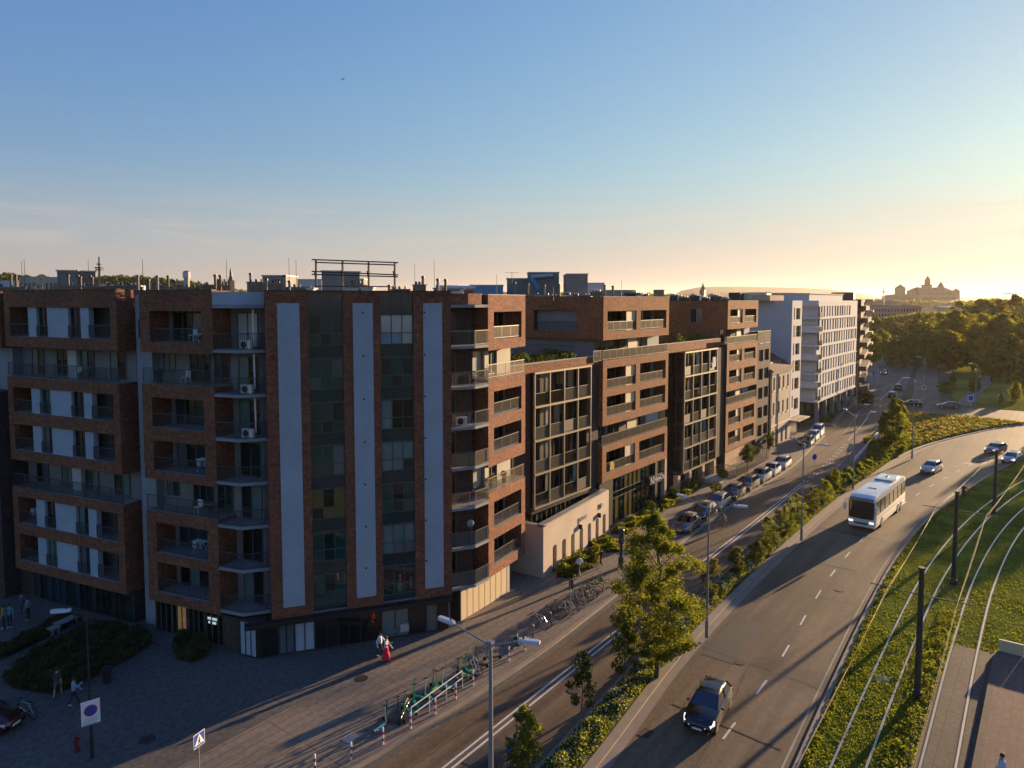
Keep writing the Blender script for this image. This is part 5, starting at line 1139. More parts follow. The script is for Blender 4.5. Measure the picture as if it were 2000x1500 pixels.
# mast, water tower, church spire, pylon, crane, bird
def lattice(name, label, cat, u, vt, vb, d, w, m=M_dark, plat=()):
    P, B_ = q(u, vt, d), q(u, vb, d); b = MB(); z0 = 0; H = P.z
    for sx, sy in ((-1, -1), (1, -1), (1, 1), (-1, 1)): b.bar((B_.x + sx * w, B_.y + sy * w, z0), (P.x + sx * w * .15, P.y + sy * w * .15, H), w * .28, m)
    for k in range(12):
        z = H * k / 12; s_ = w * (1 - .85 * k / 12); z2 = H * (k + 1) / 12; b.bar((P.x - s_, P.y - s_, z), (P.x + s_, P.y + s_, z2), w * .2, m); b.bar((P.x + s_, P.y - s_, z), (P.x - s_, P.y + s_, z2), w * .2, m)
    for v, r in plat: Z = q(u, v, d).z; b.cyl((P.x, P.y, Z - w * .4), (P.x, P.y, Z + w * .4), r, r, m, 10)
    return tag(b.build(name), label, cat)
lattice('telecom_tower', 'tall telecom mast with round platforms on the left horizon', 'tower', 193, 501, 556, 700, 1.4, plat=((516, 2.2), (523, 4.0), (527, 3.6)))
b = MB(); d = 420; P = q(364, 531, d); b.cyl((P.x, P.y, 0), (P.x, P.y, P.z - 3.6), 1.5, 1.5, M_concl, 12); b.cyl((P.x, P.y, P.z - 3.6), (P.x, P.y, P.z), 2.0, 2.0, M_stuccow, 12); b.cyl((P.x, P.y, P.z), (P.x, P.y, P.z + .8), 2.1, .3, M_tile, 12); tag(b.build('water_tower'), 'pale cylindrical tower on the left horizon', 'tower')
b = MB(); d = 800; P = q(450.5, 521, d); cc = (P.x, P.y); b.box(cc[0] - 2.6, cc[0] + 2.6, cc[1] - 2.6, cc[1] + 2.6, 0, P.z - 15, M_dark); b.cyl((*cc, P.z - 15), (*cc, P.z - 10), 3.2, 1.6, M_dark, 8); b.cyl((*cc, P.z - 10), (*cc, P.z - 7), 1.6, 1.5, M_dark, 8); b.cyl((*cc, P.z - 7), P, 1.4, .1, M_dark, 8); tag(b.build('church_spire'), 'dark pointed church spire on the left horizon', 'church')
b = MB(); P = q(1373, 552, 900); cc = (P.x, P.y); b.box(cc[0] - 3, cc[0] + 3, cc[1] - 3, cc[1] + 3, 0, P.z - 9, M_dark); b.cyl((*cc, P.z - 9), (*cc, P.z - 4), 3.3, 1.5, M_dark, 8); b.cyl((*cc, P.z - 4), P, 1.2, .2, M_dark, 8); tag(b.build('church_spire'), 'small domed church tower above the dark hill', 'church')
lattice('power_pylon', 'thin lattice pylon left of the castle', 'pylon', 1726, 561, 600, 600, .9, plat=((570, 1.6),))
b = MB(); P = q(1987, 578, 1200); b.bar((P.x, P.y, 0), (P.x, P.y, P.z), 1.6, M_dark); Q = q(1955, 574, 1200); Q2 = q(1999, 574, 1200); b.bar(Q, Q2, 1.4, M_dark); b.bar(q(1987, 571, 1200), Q, .5, M_dark); tag(b.build('tower_crane'), 'distant tower crane at the right horizon', 'crane')
b = MB(); P = q(669, 155, 60); b.loft([[P + Vector((-.16, 0, 0))] * 4, [P + Vector((-.05, y * .05, z * .04)) for y, z in ((-1, 0), (0, 1), (1, 0), (0, -1))], [P + Vector((.1, y * .02, z * .02)) for y, z in ((-1, 0), (0, 1), (1, 0), (0, -1))]], M_black)
b.face([P + Vector((-.05, .03, .02)), P + Vector((.05, .03, .02)), P + Vector((0, .38, .12))], M_black); b.face([P + Vector((-.05, -.03, .02)), P + Vector((.05, -.03, .02)), P + Vector((.02, -.36, .10))], M_black); tag(b.build('bird'), 'small dark bird flying high in the open sky', 'bird')
def woodline(label, pts, d, n, size, th, mats=None):
    us = rng.uniform(pts[0][0], pts[-1][0], n); vt = np.interp(us, [p[0] for p in pts], [p[1] for p in pts]) + 1.2 * np.sin(us * .45) + 1.0 * np.sin(us * .17 + 2)
    out = []
    for u, v in zip(us, vt):
        dd = d + rng.uniform(-th, th); P = q(u, v, dd); z = P.z * (1 - rng.random() ** 2.2 * .55); out.append((P.x, P.y, z))
    tag(qmesh('far_wood', np.array(out), nrmv(n) + np.array([-.3, -.3, .3]), size * (.6 + rng.random(n)), mats or [L_far, L_dk], rng.choice(2, n)), label, kind='stuff')
woodline('wooded skyline behind the left roofs', [(-20, 537), (20, 536), (60, 543), (110, 546), (190, 543), (215, 541), (240, 541), (290, 543), (350, 550), (400, 556), (430, 562)], 800, 7000, 4.2, 60, [L_dk, L_hedge])
woodline('low wooded skyline behind the right roofs', [(430, 566), (600, 572), (900, 572), (1250, 574), (1340, 578)], 900, 5000, 4.2, 60)
woodline('trees at the foot of the castle', [(1690, 598), (1740, 590), (1800, 588), (1850, 592), (1900, 590), (1935, 588)], 1380, 5000, 5.5, 50)
woodline('wooded ridge at the right edge below the castle', [(1850, 628), (1885, 608), (1925, 592), (1945, 585), (1965, 588), (2000, 590), (2120, 588)], 560, 9000, 2.6, 60)
woodline('wood behind the park seen over the tree tops', [(1700, 640), (1730, 622), (1800, 612), (1850, 612), (1900, 612), (2000, 600), (2100, 600)], 400, 11000, 1.9, 35)

# ================================================================ vehicles
M_wind = glassmat('car_glass', (.008, .010, .012), .02, 1.0, 0); M_rim = mat('wheel_rim', (.45, .45, .46), .3, .8, var=.05)
M_hl = mat('headlight_on', (.9, .9, .85), .2, emit=(1, .95, .85), es=.5); M_hl0 = mat('headlight_glass', (.55, .56, .58), .1, .2, var=.02); M_tl = mat('tail_light', (.35, .02, .015), .2, var=.05); M_plate = mat('number_plate', (.7, .7, .68), .5, var=.02)
def paint(name, c, metal=.4): return mat('paint_' + name, c, .28, metal, var=.03, coat=.9)
PB = paint('black', (.010, .011, .013)); PSi = paint('silver', (.38, .39, .40), .7); PW = paint('white', (.70, .70, .70), 0); PBl = paint('blue', (.05, .11, .20)); PG = paint('grey', (.10, .11, .12)); PR = paint('red', (.05, .012, .012)); PBr = paint('brown', (.09, .055, .035)); PSb = paint('silver_blue', (.24, .29, .35), .6)
def car(label, m, loc, rz, group=None, L=4.3, H=1.47, W=1.78, on=False, van=False, z=0, plate='front', rack=False):
    T = thing('car', label, 'car', (loc[0], loc[1], z), rz, group); l = L / 2; w0 = W / 2
    st = [(-l, .34, .80, .92, .80), (-l + .10, .26, .90, 1.0, .93), (-l + .5, .20, .95, 1.0, .985), (-.3, .18, .93, .97, 1), (l - 1.25, .18, .90, .96, 1), (l - .7, .20, .80, .90, .98), (l - .22, .24, .68, .76, .90), (l - .04, .30, .58, .64, .80), (l, .36, .52, .56, .72)]
    b = MB(); rings = []
    for x, zb, zs, zt, wf in st:
        w = w0 * wf; zz = zs * H / 1.47; zt = zt * H / 1.47
        rings.append([(x, y, z_) for y, z_ in ((-.86 * w, zb), (-w, zb + .12), (-w, zz * .62), (-.97 * w, zz), (-.82 * w, zt), (0, zt + .025), (.82 * w, zt), (.97 * w, zz), (w, zz * .62), (w, zb + .12), (.86 * w, zb))])
    b.loft(rings, m)
    # roof and pillars
    xb0, xb1 = -l + .12, l - 1.22; xr0, xr1 = -l + (.18 if van else .62), l - 2.05; zb = .95 * H / 1.47; zr = H - .05; wb, wr = w0 * .86, w0 * .66
    b.loft([[(x, y, z_) for y, z_ in ((-wr - .02, zr - .03), (-wr * .9, zr + dz), (0, zr + dz + .025), (wr * .9, zr + dz), (wr + .02, zr - .03))] for x, dz in ((xr0 - .04, .0), (xr0 + .25, .035), ((xr0 + xr1) / 2, .05), (xr1 - .2, .03), (xr1 + .03, -.01))], m)
    for sy in (-1, 1):
        b.bar((xb0, sy * wb, zb - .02), (xr0, sy * wr, zr), .07, m); b.bar((xb1, sy * wb, zb - .02), (xr1, sy * wr, zr), .055, m); b.bar(((xb0 + xb1) / 2 - .1, sy * wb, zb), ((xr0 + xr1) / 2 - .05, sy * wr, zr), .06, PB)
        b.box(-l + .3, l - .4, sy * (w0 - .02) - .02, sy * (w0 - .02) + .02, .20, .30, M_dark)
    b.box(l - .06, l + .012, -.42, .42, .30, .46, M_dark)
    body = b.build('body', T, world=False, smooth=True)
    def gl(name, pts): c = MB(); c.face(pts, M_wind); c.build(name, T, world=False)
    i = .985
    gl('windscreen', [(xb1 - .02, -wb * i, zb), (xb1 - .02, wb * i, zb), (xr1 - .01, wr * i, zr - .01), (xr1 - .01, -wr * i, zr - .01)]); gl('rear_window', [(xb0 + .02, -wb * i, zb), (xb0 + .02, wb * i, zb), (xr0 + .01, wr * i, zr - .01), (xr0 + .01, -wr * i, zr - .01)])
    for sy in (-1, 1): gl('side_window', [(xb0 + .02, sy * wb * i, zb), (xb1 - .02, sy * wb * i, zb), (xr1 - .01, sy * wr * i, zr - .01), (xr0 + .01, sy * wr * i, zr - .01)])
    for sx in (-1, 1):
        for sy in (-1, 1):
            x = sx * (l - .82); c = MB(); c.cyl((x, sy * (w0 - .20), .31), (x, sy * (w0 + .004), .31), .31, .31, M_black, 18)
            wh = c.build('wheel', T, world=False, smooth=True); c = MB(); c.cyl((x, sy * (w0 + .005), .31), (x, sy * (w0 + .02), .31), .20, .17, M_rim, 12); c.build('rim', wh, world=False)
    for sy in (-1, 1):
        c = MB(); c.loft([[(l - .35, sy * .55, .56), (l - .42, sy * .86 * w0 / .89, .60), (l - .50, sy * .84 * w0 / .89, .80), (l - .45, sy * .55, .82)], [(l + .012, sy * .42, .50), (l - .05, sy * .70, .50), (l - .10, sy * .74, .66), (l - .05, sy * .44, .66)]], M_hl if on else M_hl0); c.build('headlight', T, world=False)
        c = MB(); c.box(-l - .02, -l + .1, sy * .72 - .12, sy * .72 + .12, .72, .92, M_tl); c.build('tail_light', T, world=False)
        c = MB(); c.ball((xb1 - .35, sy * (w0 + .08), zb + .02), .08, .11, .07, m, 8, 6); c.build('wing_mirror', T, world=False)
    c = MB(); c.box(l + .013, l + .02, -.26, .26, .34, .45, M_plate); c.build('number_plate', T, world=False); c = MB(); c.box(-l - .03, -l - .005, -.26, .26, .55, .66, M_plate); c.build('number_plate', T, world=False)
    if rack:
        c = MB()
        for x in (xr0 + .3, xr1 - .3): c.bar((x, -.55, zr + .1), (x, .55, zr + .1), .04, M_dark)
        c.build('roof_rack', T, world=False)
    return T
def roaddir(f, s, back=True): return math.atan2(-(f(s + .5) - f(s - .5)), 1) + (math.pi if back else 0)
def onroad(u, v): x, y = g(u, v, -.12); return (x, y), roaddir(rR, x)
p, a = onroad(1383, 1398); car('black hatchback with headlights driving alone on the near part of the main road', PB, p, a + R(3), z=-.115, on=True, L=4.35, H=1.5, rack=True)
p, a = onroad(1819, 921); car('silver car directly behind the white coach', PSi, p, a, z=-.115, on=True, L=4.4)
p, a = onroad(1944, 883); car('greenish grey car in the left lane next to the first tram pole from the right', PG, p, a, z=-.115, on=True, L=4.6, H=1.42)
p, a = onroad(1977, 902); car('light blue silver car in the right lane at the right edge', PSb, p, a, z=-.115, on=True, L=4.5, H=1.42)
pk = [(3.6, PG, 4.2, 1.45, 'dark grey car parked nearest, beside the tallest tree'), (8.6, PB, 4.5, 1.45, 'black car parked second in the kerbside row'), (12.9, PSb, 4.4, 1.5, 'blue silver car parked third in the row, beside the cyclist'), (18.2, PB, 4.5, 1.5, 'black estate car parked fourth in the row'), (23.2, PBr, 4.5, 1.5, 'dark brown car parked fifth in the row'), (27.9, PSb, 4.3, 1.6, 'silver blue car parked sixth in the row'), (32.1, PW, 3.8, 1.5, 'small pale car parked seventh in the row'), (37.2, PSi, 4.5, 1.5, 'silver car parked last before the gap'),
      (55.5, PB, 4.4, 1.45, 'black car parked before the pink house'), (60.2, PW, 4.3, 1.6, 'white car between the black car and the van by the pink house'), (65.0, PW, 4.6, 1.9, 'tall white van at the side street corner')]
for i, (s, m, L_, H_, lab) in enumerate(pk): car(lab, m, (s, -(kA(s) - 1.12)), roaddir(kA, s), 'cars parked along the kerb', L_, H_, van=H_ > 1.8)
for u, v, m, lab, rz, on in ((1727, 731, PB, 'far car with headlights coming down the street', R(180), True), (1743, 776, PR, 'dark red car seen from behind far down the street', R(8), False), (1754, 760, PBr, 'brown car seen from behind, second in the far queue', R(8), False), (1779, 793, PB, 'dark car turning at the junction', R(100), False), (1852, 797, PG, 'dark car at the lawn side of the junction', R(105), False)):
    x, y = g(u, v, -.1); car(lab, m, (x, y), rz, z=-.11, on=on, L=4.4)
x, y = g(-34, 1420); car('dark red hatchback half cut off at the left edge of the plaza', PR, (x, y), R(-60), L=4.1)
# white coach
def coach():
    x, y = g(1681, 1036, -.12); x2, y2 = g(1748, 981, -.12); th = math.atan2(y - y2, x - x2); L = 12.6; W = 2.55; H = 3.55; fx, fy = x, y
    cx, cy = fx - math.cos(th) * L / 2, fy - math.sin(th) * L / 2
    T = thing('coach', 'white touring coach with dark glass driving on the main road', 'coach', (cx, cy, -.115), th); l = L / 2; w = W / 2; b = MB(); r_ = []
    for x_, k, zt, zb in ((-l, .93, 3.30, .42), (-l + .18, .99, 3.50, .36), (-l + .6, 1, H, .33), (l - 1.0, 1, H, .33), (l - .35, .995, H - .06, .33), (l - .08, .96, H - .22, .36), (l, .90, H - .5, .42)):
        ww = w * k; r_.append([(x_, yy, z_) for yy, z_ in ((-ww * .96, zb), (-ww, zb + .15), (-ww, 1.9), (-ww * .97, zt - .3), (-ww * .88, zt - .04), (0, zt + .03), (ww * .88, zt - .04), (ww * .97, zt - .3), (ww, 1.9), (ww, zb + .15), (ww * .96, zb))])
    b.loft(r_, PW); b.build('body', T, world=False, smooth=True)
    for sy in (-1, 1):
        c = MB()
        c.face([(-l + .25, sy * (w + .012), 1.75), (l - .35, sy * (w + .012), 1.55), (l - .35, sy * (w * .975 + .012), 2.95), (-l + .25, sy * (w * .975 + .012), 3.05)], M_wind); sw = c.build('side_windows', T, world=False)
        c = MB()
        for k in range(1, 7): xx = -l + .25 + k * 1.72; c.bar((xx, sy * (w + .02), 1.7), (xx, sy * (w * .975 + .02), 3.0), .05, M_dark)
        c.build('pillar_trim', sw, world=False)
        c = MB(); c.box(-l + .3, l - .4, sy * (w + .004) - .006, sy * (w + .004) + .006, 1.18, 1.22, M_conc); c.box(-l + .3, l - .4, sy * (w + .004) - .006, sy * (w + .004) + .006, .62, .65, M_conc); c.build('side_moulding', T, world=False)
        for xx in (l - 2.7, -l + 3.4, -l + 2.1):
            c = MB(); c.cyl((xx, sy * (w - .3), .5), (xx, sy * (w + .012), .5), .50, .50, M_black, 22); wh = c.build('wheel', T, world=False, smooth=True)
            c = MB(); c.cyl((xx, sy * (w + .013), .5), (xx, sy * (w + .035), .5), .30, .2, M_rim, 14); c.build('rim', wh, world=False)
        c = MB(); c.box(l - .12, l + .03, sy * .98 - .2, sy * .98 + .2, .82, 1.0, M_hl); c.build('headlight', T, world=False)
        c = MB(); c.tube([(l - .2, sy * (w - .1), 3.1), (l + .35, sy * (w + .15), 3.0), (l + .42, sy * (w + .2), 2.7)], .035, PW, 6); c.box(l + .34, l + .48, sy * (w + .2) - .12, sy * (w + .2) + .12, 2.05, 2.72, PW); c.build('wing_mirror', T, world=False)
    c = MB(); c.loft([[(l - .06, -w * .955, 1.3), (l + .05, -w * .85, 1.26), (l + .07, 0, 1.22), (l + .05, w * .85, 1.26), (l - .06, w * .955, 1.3)], [(l - .07, -w * .965, 2.1), (l + .045, -w * .86, 2.1), (l + .065, 0, 2.1), (l + .045, w * .86, 2.1), (l - .07, w * .965, 2.1)], [(l - .1, -w * .95, 3.02), (l + .03, -w * .86, 3.02), (l + .05, 0, 3.04), (l + .03, w * .86, 3.02), (l - .1, w * .95, 3.02)]], M_wind, closed=False, caps=False); ws = c.build('windscreen', T, world=False, smooth=True)
    c = MB(); c.box(l - .22, l + .035, -w * .88, w * .88, 3.045, 3.36, PSb); c.build('destination_panel', T, world=False)
    c = MB(); c.box(l - .05, l + .03, -.62, .62, .66, .84, M_dark); c.box(l + .03, l + .04, -.26, .26, .46, .57, M_plate); c.build('grille', T, world=False)
    c = MB(); c.loft([[(x_, yy, z_) for yy, z_ in ((-.95 * k, H), (-.9 * k, H + .2 * k), (.9 * k, H + .2 * k), (.95 * k, H))] for x_, k in ((-l + 1.6, .9), (-l + 1.9, 1), (-l + 3.9, 1), (-l + 4.5, .92))], PW); c.box(-l + 4.2, -l + 4.62, -.85, .85, H + .0, H + .12, PSb); c.build('roof_air_conditioner', T, world=False, smooth=True)
    for xx, a_, c_ in ((l - 3.9, .12, .38), (-l + 2.8, .45, .09)): c = MB(); c.box(xx - a_, xx + a_, -c_, c_, H + (.02 if xx > 0 else .2), H + (.06 if xx > 0 else .26), M_dark); c.build('roof_hatch', T, world=False)
coach()

# ================================================================ street furniture
def hgt(bx, by, v):
    lo, hi = 0, 60
    a = R(37.5)
    dx, dy = bx - CAM[0], by - CAM[1]; f = dx * math.cos(a) + dy * math.sin(a)
    for _ in range(40):
        m_ = (lo + hi) / 2; z = m_ - CAM[2]; ff = f * math.cos(PITCH) - z * math.sin(PITCH); up = f * math.sin(PITCH) + z * math.cos(PITCH)
        if PPY - FPX * up / ff > v: lo = m_
        else: hi = m_
    return lo
M_pole = mat('lamp_pole_grey', (.22, .24, .27), .5, .3, var=.08, scale=1); M_head = mat('lamp_head', (.55, .57, .60), .4, .2, var=.05)
def lamp(label, u, v, vt, heads, m=None, zb=0, r=.09, H=None, group=None):
    x, y = g(u, v, 0); H = H or hgt(x, y, vt); T = thing('street_lamp', label, 'street lamp', (x, y, zb), 0, group); m = m or M_pole
    b = MB(); b.cyl((x, y, 0), (x, y, 1.1), r * 1.35, r * 1.35, m, 12); b.cyl((x, y, 1.1), (x, y, H), r, r * .6, m, 12); b.box(x - .12, x + .12, y - .12, y + .12, H - .25, H + .1, m); b.build('pole', T, smooth=True)
    for hu, hv in heads:
        hx, hy = g(hu, hv, H + .28); d = Vector((hx - x, hy - y, 0)); L = d.length; 
        if L > 3.2: d = d / L * 3.2; L = 3.2
        d.normalize(); e = Vector((x, y, H)) + d * L + Vector((0, 0, .25))
        b = MB(); b.cyl((x, y, H - .1), e, .045, .035, m, 8); b.build('arm', T)
        th = math.atan2(d.y, d.x); f_ = (e.x, e.y, th); b = MB(f_); z = e.z
        b.loft([[(X, Y * w_, z + Z) for Y, Z in ((-1, -.02), (-1, .06), (-.6, .12), (.6, .12), (1, .06), (1, -.02))] for X, w_ in ((-.1, .08), (.1, .17), (.65, .17), (.8, .12))], M_head); b.cyl((.1, 0, z + .12), (.1, 0, z + .22), .04, .04, M_dark, 8); b.build('lamp_head', T, smooth=True)
    return T
lamp('tall two-armed street lamp nearest the camera, cut by the bottom edge', 959, 1640, 1256, [(884, 1216), (1018, 1251)], r=.12)
lamp('two-armed street lamp behind the tallest tree', 1380, 1245, 992, [(1340, 971), (1436, 988)], group='street lamps on the median')
lamp('two-armed street lamp at the middle of the planted median', 1565, 1056, 868, [(1553, 857), (1603, 868)], group='street lamps on the median')
lamp('two-armed street lamp beside the guardrail end', 1666, 955, 812, [(1652, 800), (1701, 805)], group='street lamps on the median')
lamp('street lamp at the far end of the guardrail', 1716, 872, 793, [(1697, 790)], group='street lamps on the median')
lamp('street lamp on the traffic island right of the conical trees', 1781, 896, 742, [(1776, 738)])
lamp('slim street lamp on the pavement before the white block', 1672, 800, 706, [(1664, 704)]); lamp('slim far street lamp near the junction', 1803, 790, 700, [(1798, 697)]); lamp('slim street lamp on the park lawn', 1904, 800, 712, [(1897, 710)])
x, y = g(180, 1480); LT = lamp('dark pole lamp with the white no parking board, in the shaded plaza', 180, 1480, 1200, [(134, 1192)], m=M_dark, r=.07)
b = MB((x, y, 0)); b.box(x - .1, x + .1, y - .1, y + .1, 0, 0, M_dark)
def board(u0, u1, vt, vb, bx, by, th): zt, zb_ = hgt(bx, by, vt), hgt(bx, by, vb); return zt, zb_
zt, zb_ = board(162, 199, 1366, 1412, x, y, 0); th = R(-14); fb = (x, y, th); T = thing('no_parking_board', 'white board with a blue and red no parking disc on the dark pole', 'sign', (x, y, 0))
M_blue = mat('sign_blue', (.02, .06, .35), .5, var=.03); M_red = mat('sign_red', (.55, .02, .03), .5, var=.03); M_bs = mat('sign_white', (.75, .76, .78), .5, var=.03)
b = MB(fb); b.box(-.42, .42, -.13, -.10, zb_, zt, M_bs); pl = b.build('board', T); cz = zt - .52
c = MB(fb); c.cyl((0, -.14, cz), (0, -.131, cz), .30, .30, M_red, 28); c.cyl((0, -.15, cz), (0, -.141, cz), .25, .25, M_blue, 28); c.bar((-.18, -.155, cz + .18), (.18, -.155, cz - .18), .06, M_red, .004); c.build('no_parking_disc', pl, root=T)
c = MB(fb)
for k, (a_, e_) in enumerate(((-.25, .3), (-.33, .28), (-.33, .33), (-.33, .22), (-.2, .33))):
    X_ = a_
    while X_ < e_: w_ = random.uniform(.04, .11); c.box(X_, min(e_, X_ + w_), -.137, -.131, cz - .42 - k * .09, cz - .385 - k * .09, M_conc); X_ += w_ + .03
c.build('small_print', pl, root=T)
def box_thing(name, label, cat, x, y, fn, rz=0): T = thing(name, label, cat, (x, y, 0), rz); fn(T); return T
# crossing sign
x, y = g(391, 1565); T = thing('crossing_sign', 'blue square pedestrian crossing sign on a thin pole at the bottom edge', 'sign', (x, y, 0)); zt = hgt(x, y, 1430); zc = zt - .33; f_ = (x, y, R(16))
b = MB(); b.cyl((x, y, 0), (x, y, zt - .1), .03, .03, M_steel, 8); b.build('pole', T)
b = MB(f_); b.box(-.33, .33, -.06, -.04, zc - .33, zc + .33, M_bs); pl = b.build('sign_plate', T)
c = MB(f_); c.box(-.305, .305, -.066, -.061, zc - .305, zc + .305, M_blue); c.face([(-.28, -.069, zc - .22), (.28, -.069, zc - .22), (0, -.069, zc + .28)], M_bs)
def pic(c, y, s, cx, cz, m):
    c.cyl((cx, y, cz + .17 * s), (cx, y - .002, cz + .17 * s), .035 * s, .035 * s, m, 10)
    for p_, q_ in (((0, .13), (0, .02)), ((0, .02), (-.07, -.13)), ((0, .02), (.06, -.13)), ((0, .11), (-.08, .0)), ((0, .11), (.08, .02))): c.bar((cx + p_[0] * s, y, cz + p_[1] * s), (cx + q_[0] * s, y, cz + q_[1] * s), .03 * s, m, .004)
pic(c, -.073, .95, 0, zc - .06, M_black)
for k in range(4): c.box(-.18 + k * .1, -.13 + k * .1, -.0735, -.0695, zc - .21, zc - .19, M_black)
c.build('pictogram', pl, root=T)
def sign(name, label, u, v, vt, kind, m1, m2, rz, r=.3):
    x, y = g(u, v); H = hgt(x, y, vt); T = thing(name, label, 'sign', (x, y, 0)); b = MB(); b.cyl((x, y, 0), (x, y, H), .035, .035, M_steel, 8); b.build('pole', T); f_ = (x, y, rz); c = MB(f_)
    if kind == 'o': c.cyl((0, -.05, H - r), (0, -.04, H - r), r, r, m2, 20); c.cyl((0, -.06, H - r), (0, -.051, H - r), r * .85, r * .85, m1, 20)
    else: c.box(-r, r, -.05, -.04, H - 2 * r, H, m2); c.box(-r * .8, r * .8, -.06, -.051, H - 1.8 * r, H - .2 * r, m1)
    c.build('sign_plate', T); return T
sign('round_sign', 'round blue traffic sign on the median beside the guardrail', 1590, 912, 886, 'o', M_blue, M_bs, R(-30), .45); sign('round_sign', 'round dark sign back on a pole by the guardrail end', 1661, 908, 866, 'o', M_conc, M_steel, R(150), .5)
sign('square_sign', 'white framed square sign on the lawn beyond the junction', 1894, 815, 772, 's', M_blue, M_bs, R(-50), .6); sign('square_sign', 'green square sign before the park path', 1803, 800, 752, 's', mat('sign_green', (.02, .2, .14), .5), M_bs, R(-50), .45)
sign('parking_sign', 'dark sign on a slim pole among the parked bicycles', 1114, 1207, 1131, 's', M_dark, M_dark, R(60), .35); sign('round_sign', 'small pale warning sign under the conical trees', 1714, 870, 848, 's', M_bs, M_bs, R(-50), .45)
# striped bollards
for i, (u, v) in enumerate([(615, 1508), (686, 1484), (748, 1454), (802, 1423), (850, 1395), (890, 1365), (924, 1338), (960, 1314), (994, 1290), (1025, 1270)]):
    x, y = g(u, v); b = MB()
    for k in range(5): b.cyl((x, y, .0 + k * .18), (x, y, .18 + k * .18), .055 + .001 * (k % 2), .055 + .001 * (k % 2), M_red if k % 2 else M_bs, 12)
    b.ball((x, y, .9), .056, .056, .03, M_bs, 12, 4)
    nm = ['first', 'second', 'third', 'fourth', 'fifth', 'sixth', 'seventh', 'eighth', 'ninth', 'tenth'][i]; tag(b.build('striped_bollard', smooth=False), f'{nm} red and white striped bollard along the kerb, counted from the left', 'bollard', 'striped bollards')
T = thing('pedestrian_railing', 'pale tubular railing behind the striped bollards and green scooters', 'railing', (*g(803, 1418), 0))
P0, P1 = Vector((*g(803, 1418), 0)), Vector((*g(903, 1343), 0)); b = MB(); b.tube([P0 + Vector((0, 0, 1.05)), P1 + Vector((0, 0, 1.05))], .03, M_head, 8); b.tube([P0 + Vector((0, 0, .6)), P1 + Vector((0, 0, .6))], .03, M_head, 8); b.build('rail', T)
for k in range(4): P = P0.lerp(P1, k / 3); b = MB(); b.cyl(P, P + Vector((0, 0, 1.05)), .03, .03, M_head, 8); b.build('post', T)
# guardrail
T = thing('guardrail', 'low steel guardrail glowing in the sun beside the median paving', 'guardrail', (*g(1668, 906), 0)); P0, P1 = Vector((*g(1668, 906), 0)), Vector((*g(1724, 842), 0))
for z in (.45, .8): b = MB(); b.bar(P0 + Vector((0, 0, z)), P1 + Vector((0, 0, z)), .10, M_bs, .16); b.build('beam', T)
for k in range(9): P = P0.lerp(P1, k / 8); b = MB(); b.bar(P, P + Vector((0, 0, .85)), .08, M_steel); b.build('post', T)
# hydrant, bin, totem, benches
x, y = g(150, 1467); b = MB(); M_redh = mat('hydrant_red', (.16, .015, .015), .6, var=.1); b.cyl((x, y, 0), (x, y, .1), .16, .16, M_redh, 12); b.cyl((x, y, .1), (x, y, .75), .11, .10, M_redh, 12); b.ball((x, y, .78), .13, .13, .12, M_redh, 12, 6); b.cyl((x - .2, y, .58), (x + .2, y, .58), .05, .05, M_redh, 8); b.cyl((x, y - .17, .5), (x, y, .5), .06, .06, M_redh, 8); tag(b.build('fire_hydrant', smooth=True), 'red fire hydrant beside the dark lamp pole', 'hydrant')
x, y = g(209, 1333); b = MB(); b.cyl((x, y, .08), (x, y, .85), .22, .26, M_dark, 14); b.cyl((x, y, .85), (x, y, .92), .28, .28, M_dark, 14); b.cyl((x, y, 0), (x, y, .08), .14, .14, M_dark, 10); b.cyl((x, y, .92), (x, y, .95), .16, .16, M_black, 12); tag(b.build('litter_bin', smooth=True), 'dark cylindrical litter bin at the edge of the hedge bed', 'litter bin')
x, y = g(1213, 1108); T = thing('totem', 'dark green pedestrian totem with broad head on the pavement by the small bed', 'totem', (x, y, 0)); M_tot = mat('totem_green', (.02, .04, .045), .5, .2, var=.1)
b = MB(); b.cyl((x, y, 0), (x, y, .9), .26, .24, M_tot, 12); b.build('base', T); b = MB(); b.cyl((x, y, .9), (x, y, 2.1), .13, .13, M_tot, 12); b.build('stem', T); b = MB(); b.cyl((x, y, 2.1), (x, y, 3.3), .24, .24, M_tot, 12); b.cyl((x, y, 3.3), (x, y, 3.42), .27, .2, M_tot, 12); b.build('head', T)
for i, (u, v, L_, rz, mm) in enumerate(((122, 1226, .9, 15, M_pent), (105, 1238, .6, 15, M_pent), (141, 1217, .5, 15, M_pent))):
    x, y = g(u, v); T = thing('bench', ['wide pale slab bench on the shaded plaza bed edge', 'grey slab bench left of the wide pale one', 'small pale slab seat right of the wide bench'][i], 'bench', (x, y, 0), R(rz)); b = MB(); b.box(-L_ / 2, L_ / 2, -.35, .35, .40, .48, mm); b.build('seat', T, world=False)
    for sx in (-1, 1): b = MB(); b.box(sx * L_ * .36 - .06, sx * L_ * .36 + .06, -.25, .25, 0, .40, M_conc); b.build('leg', T, world=False)
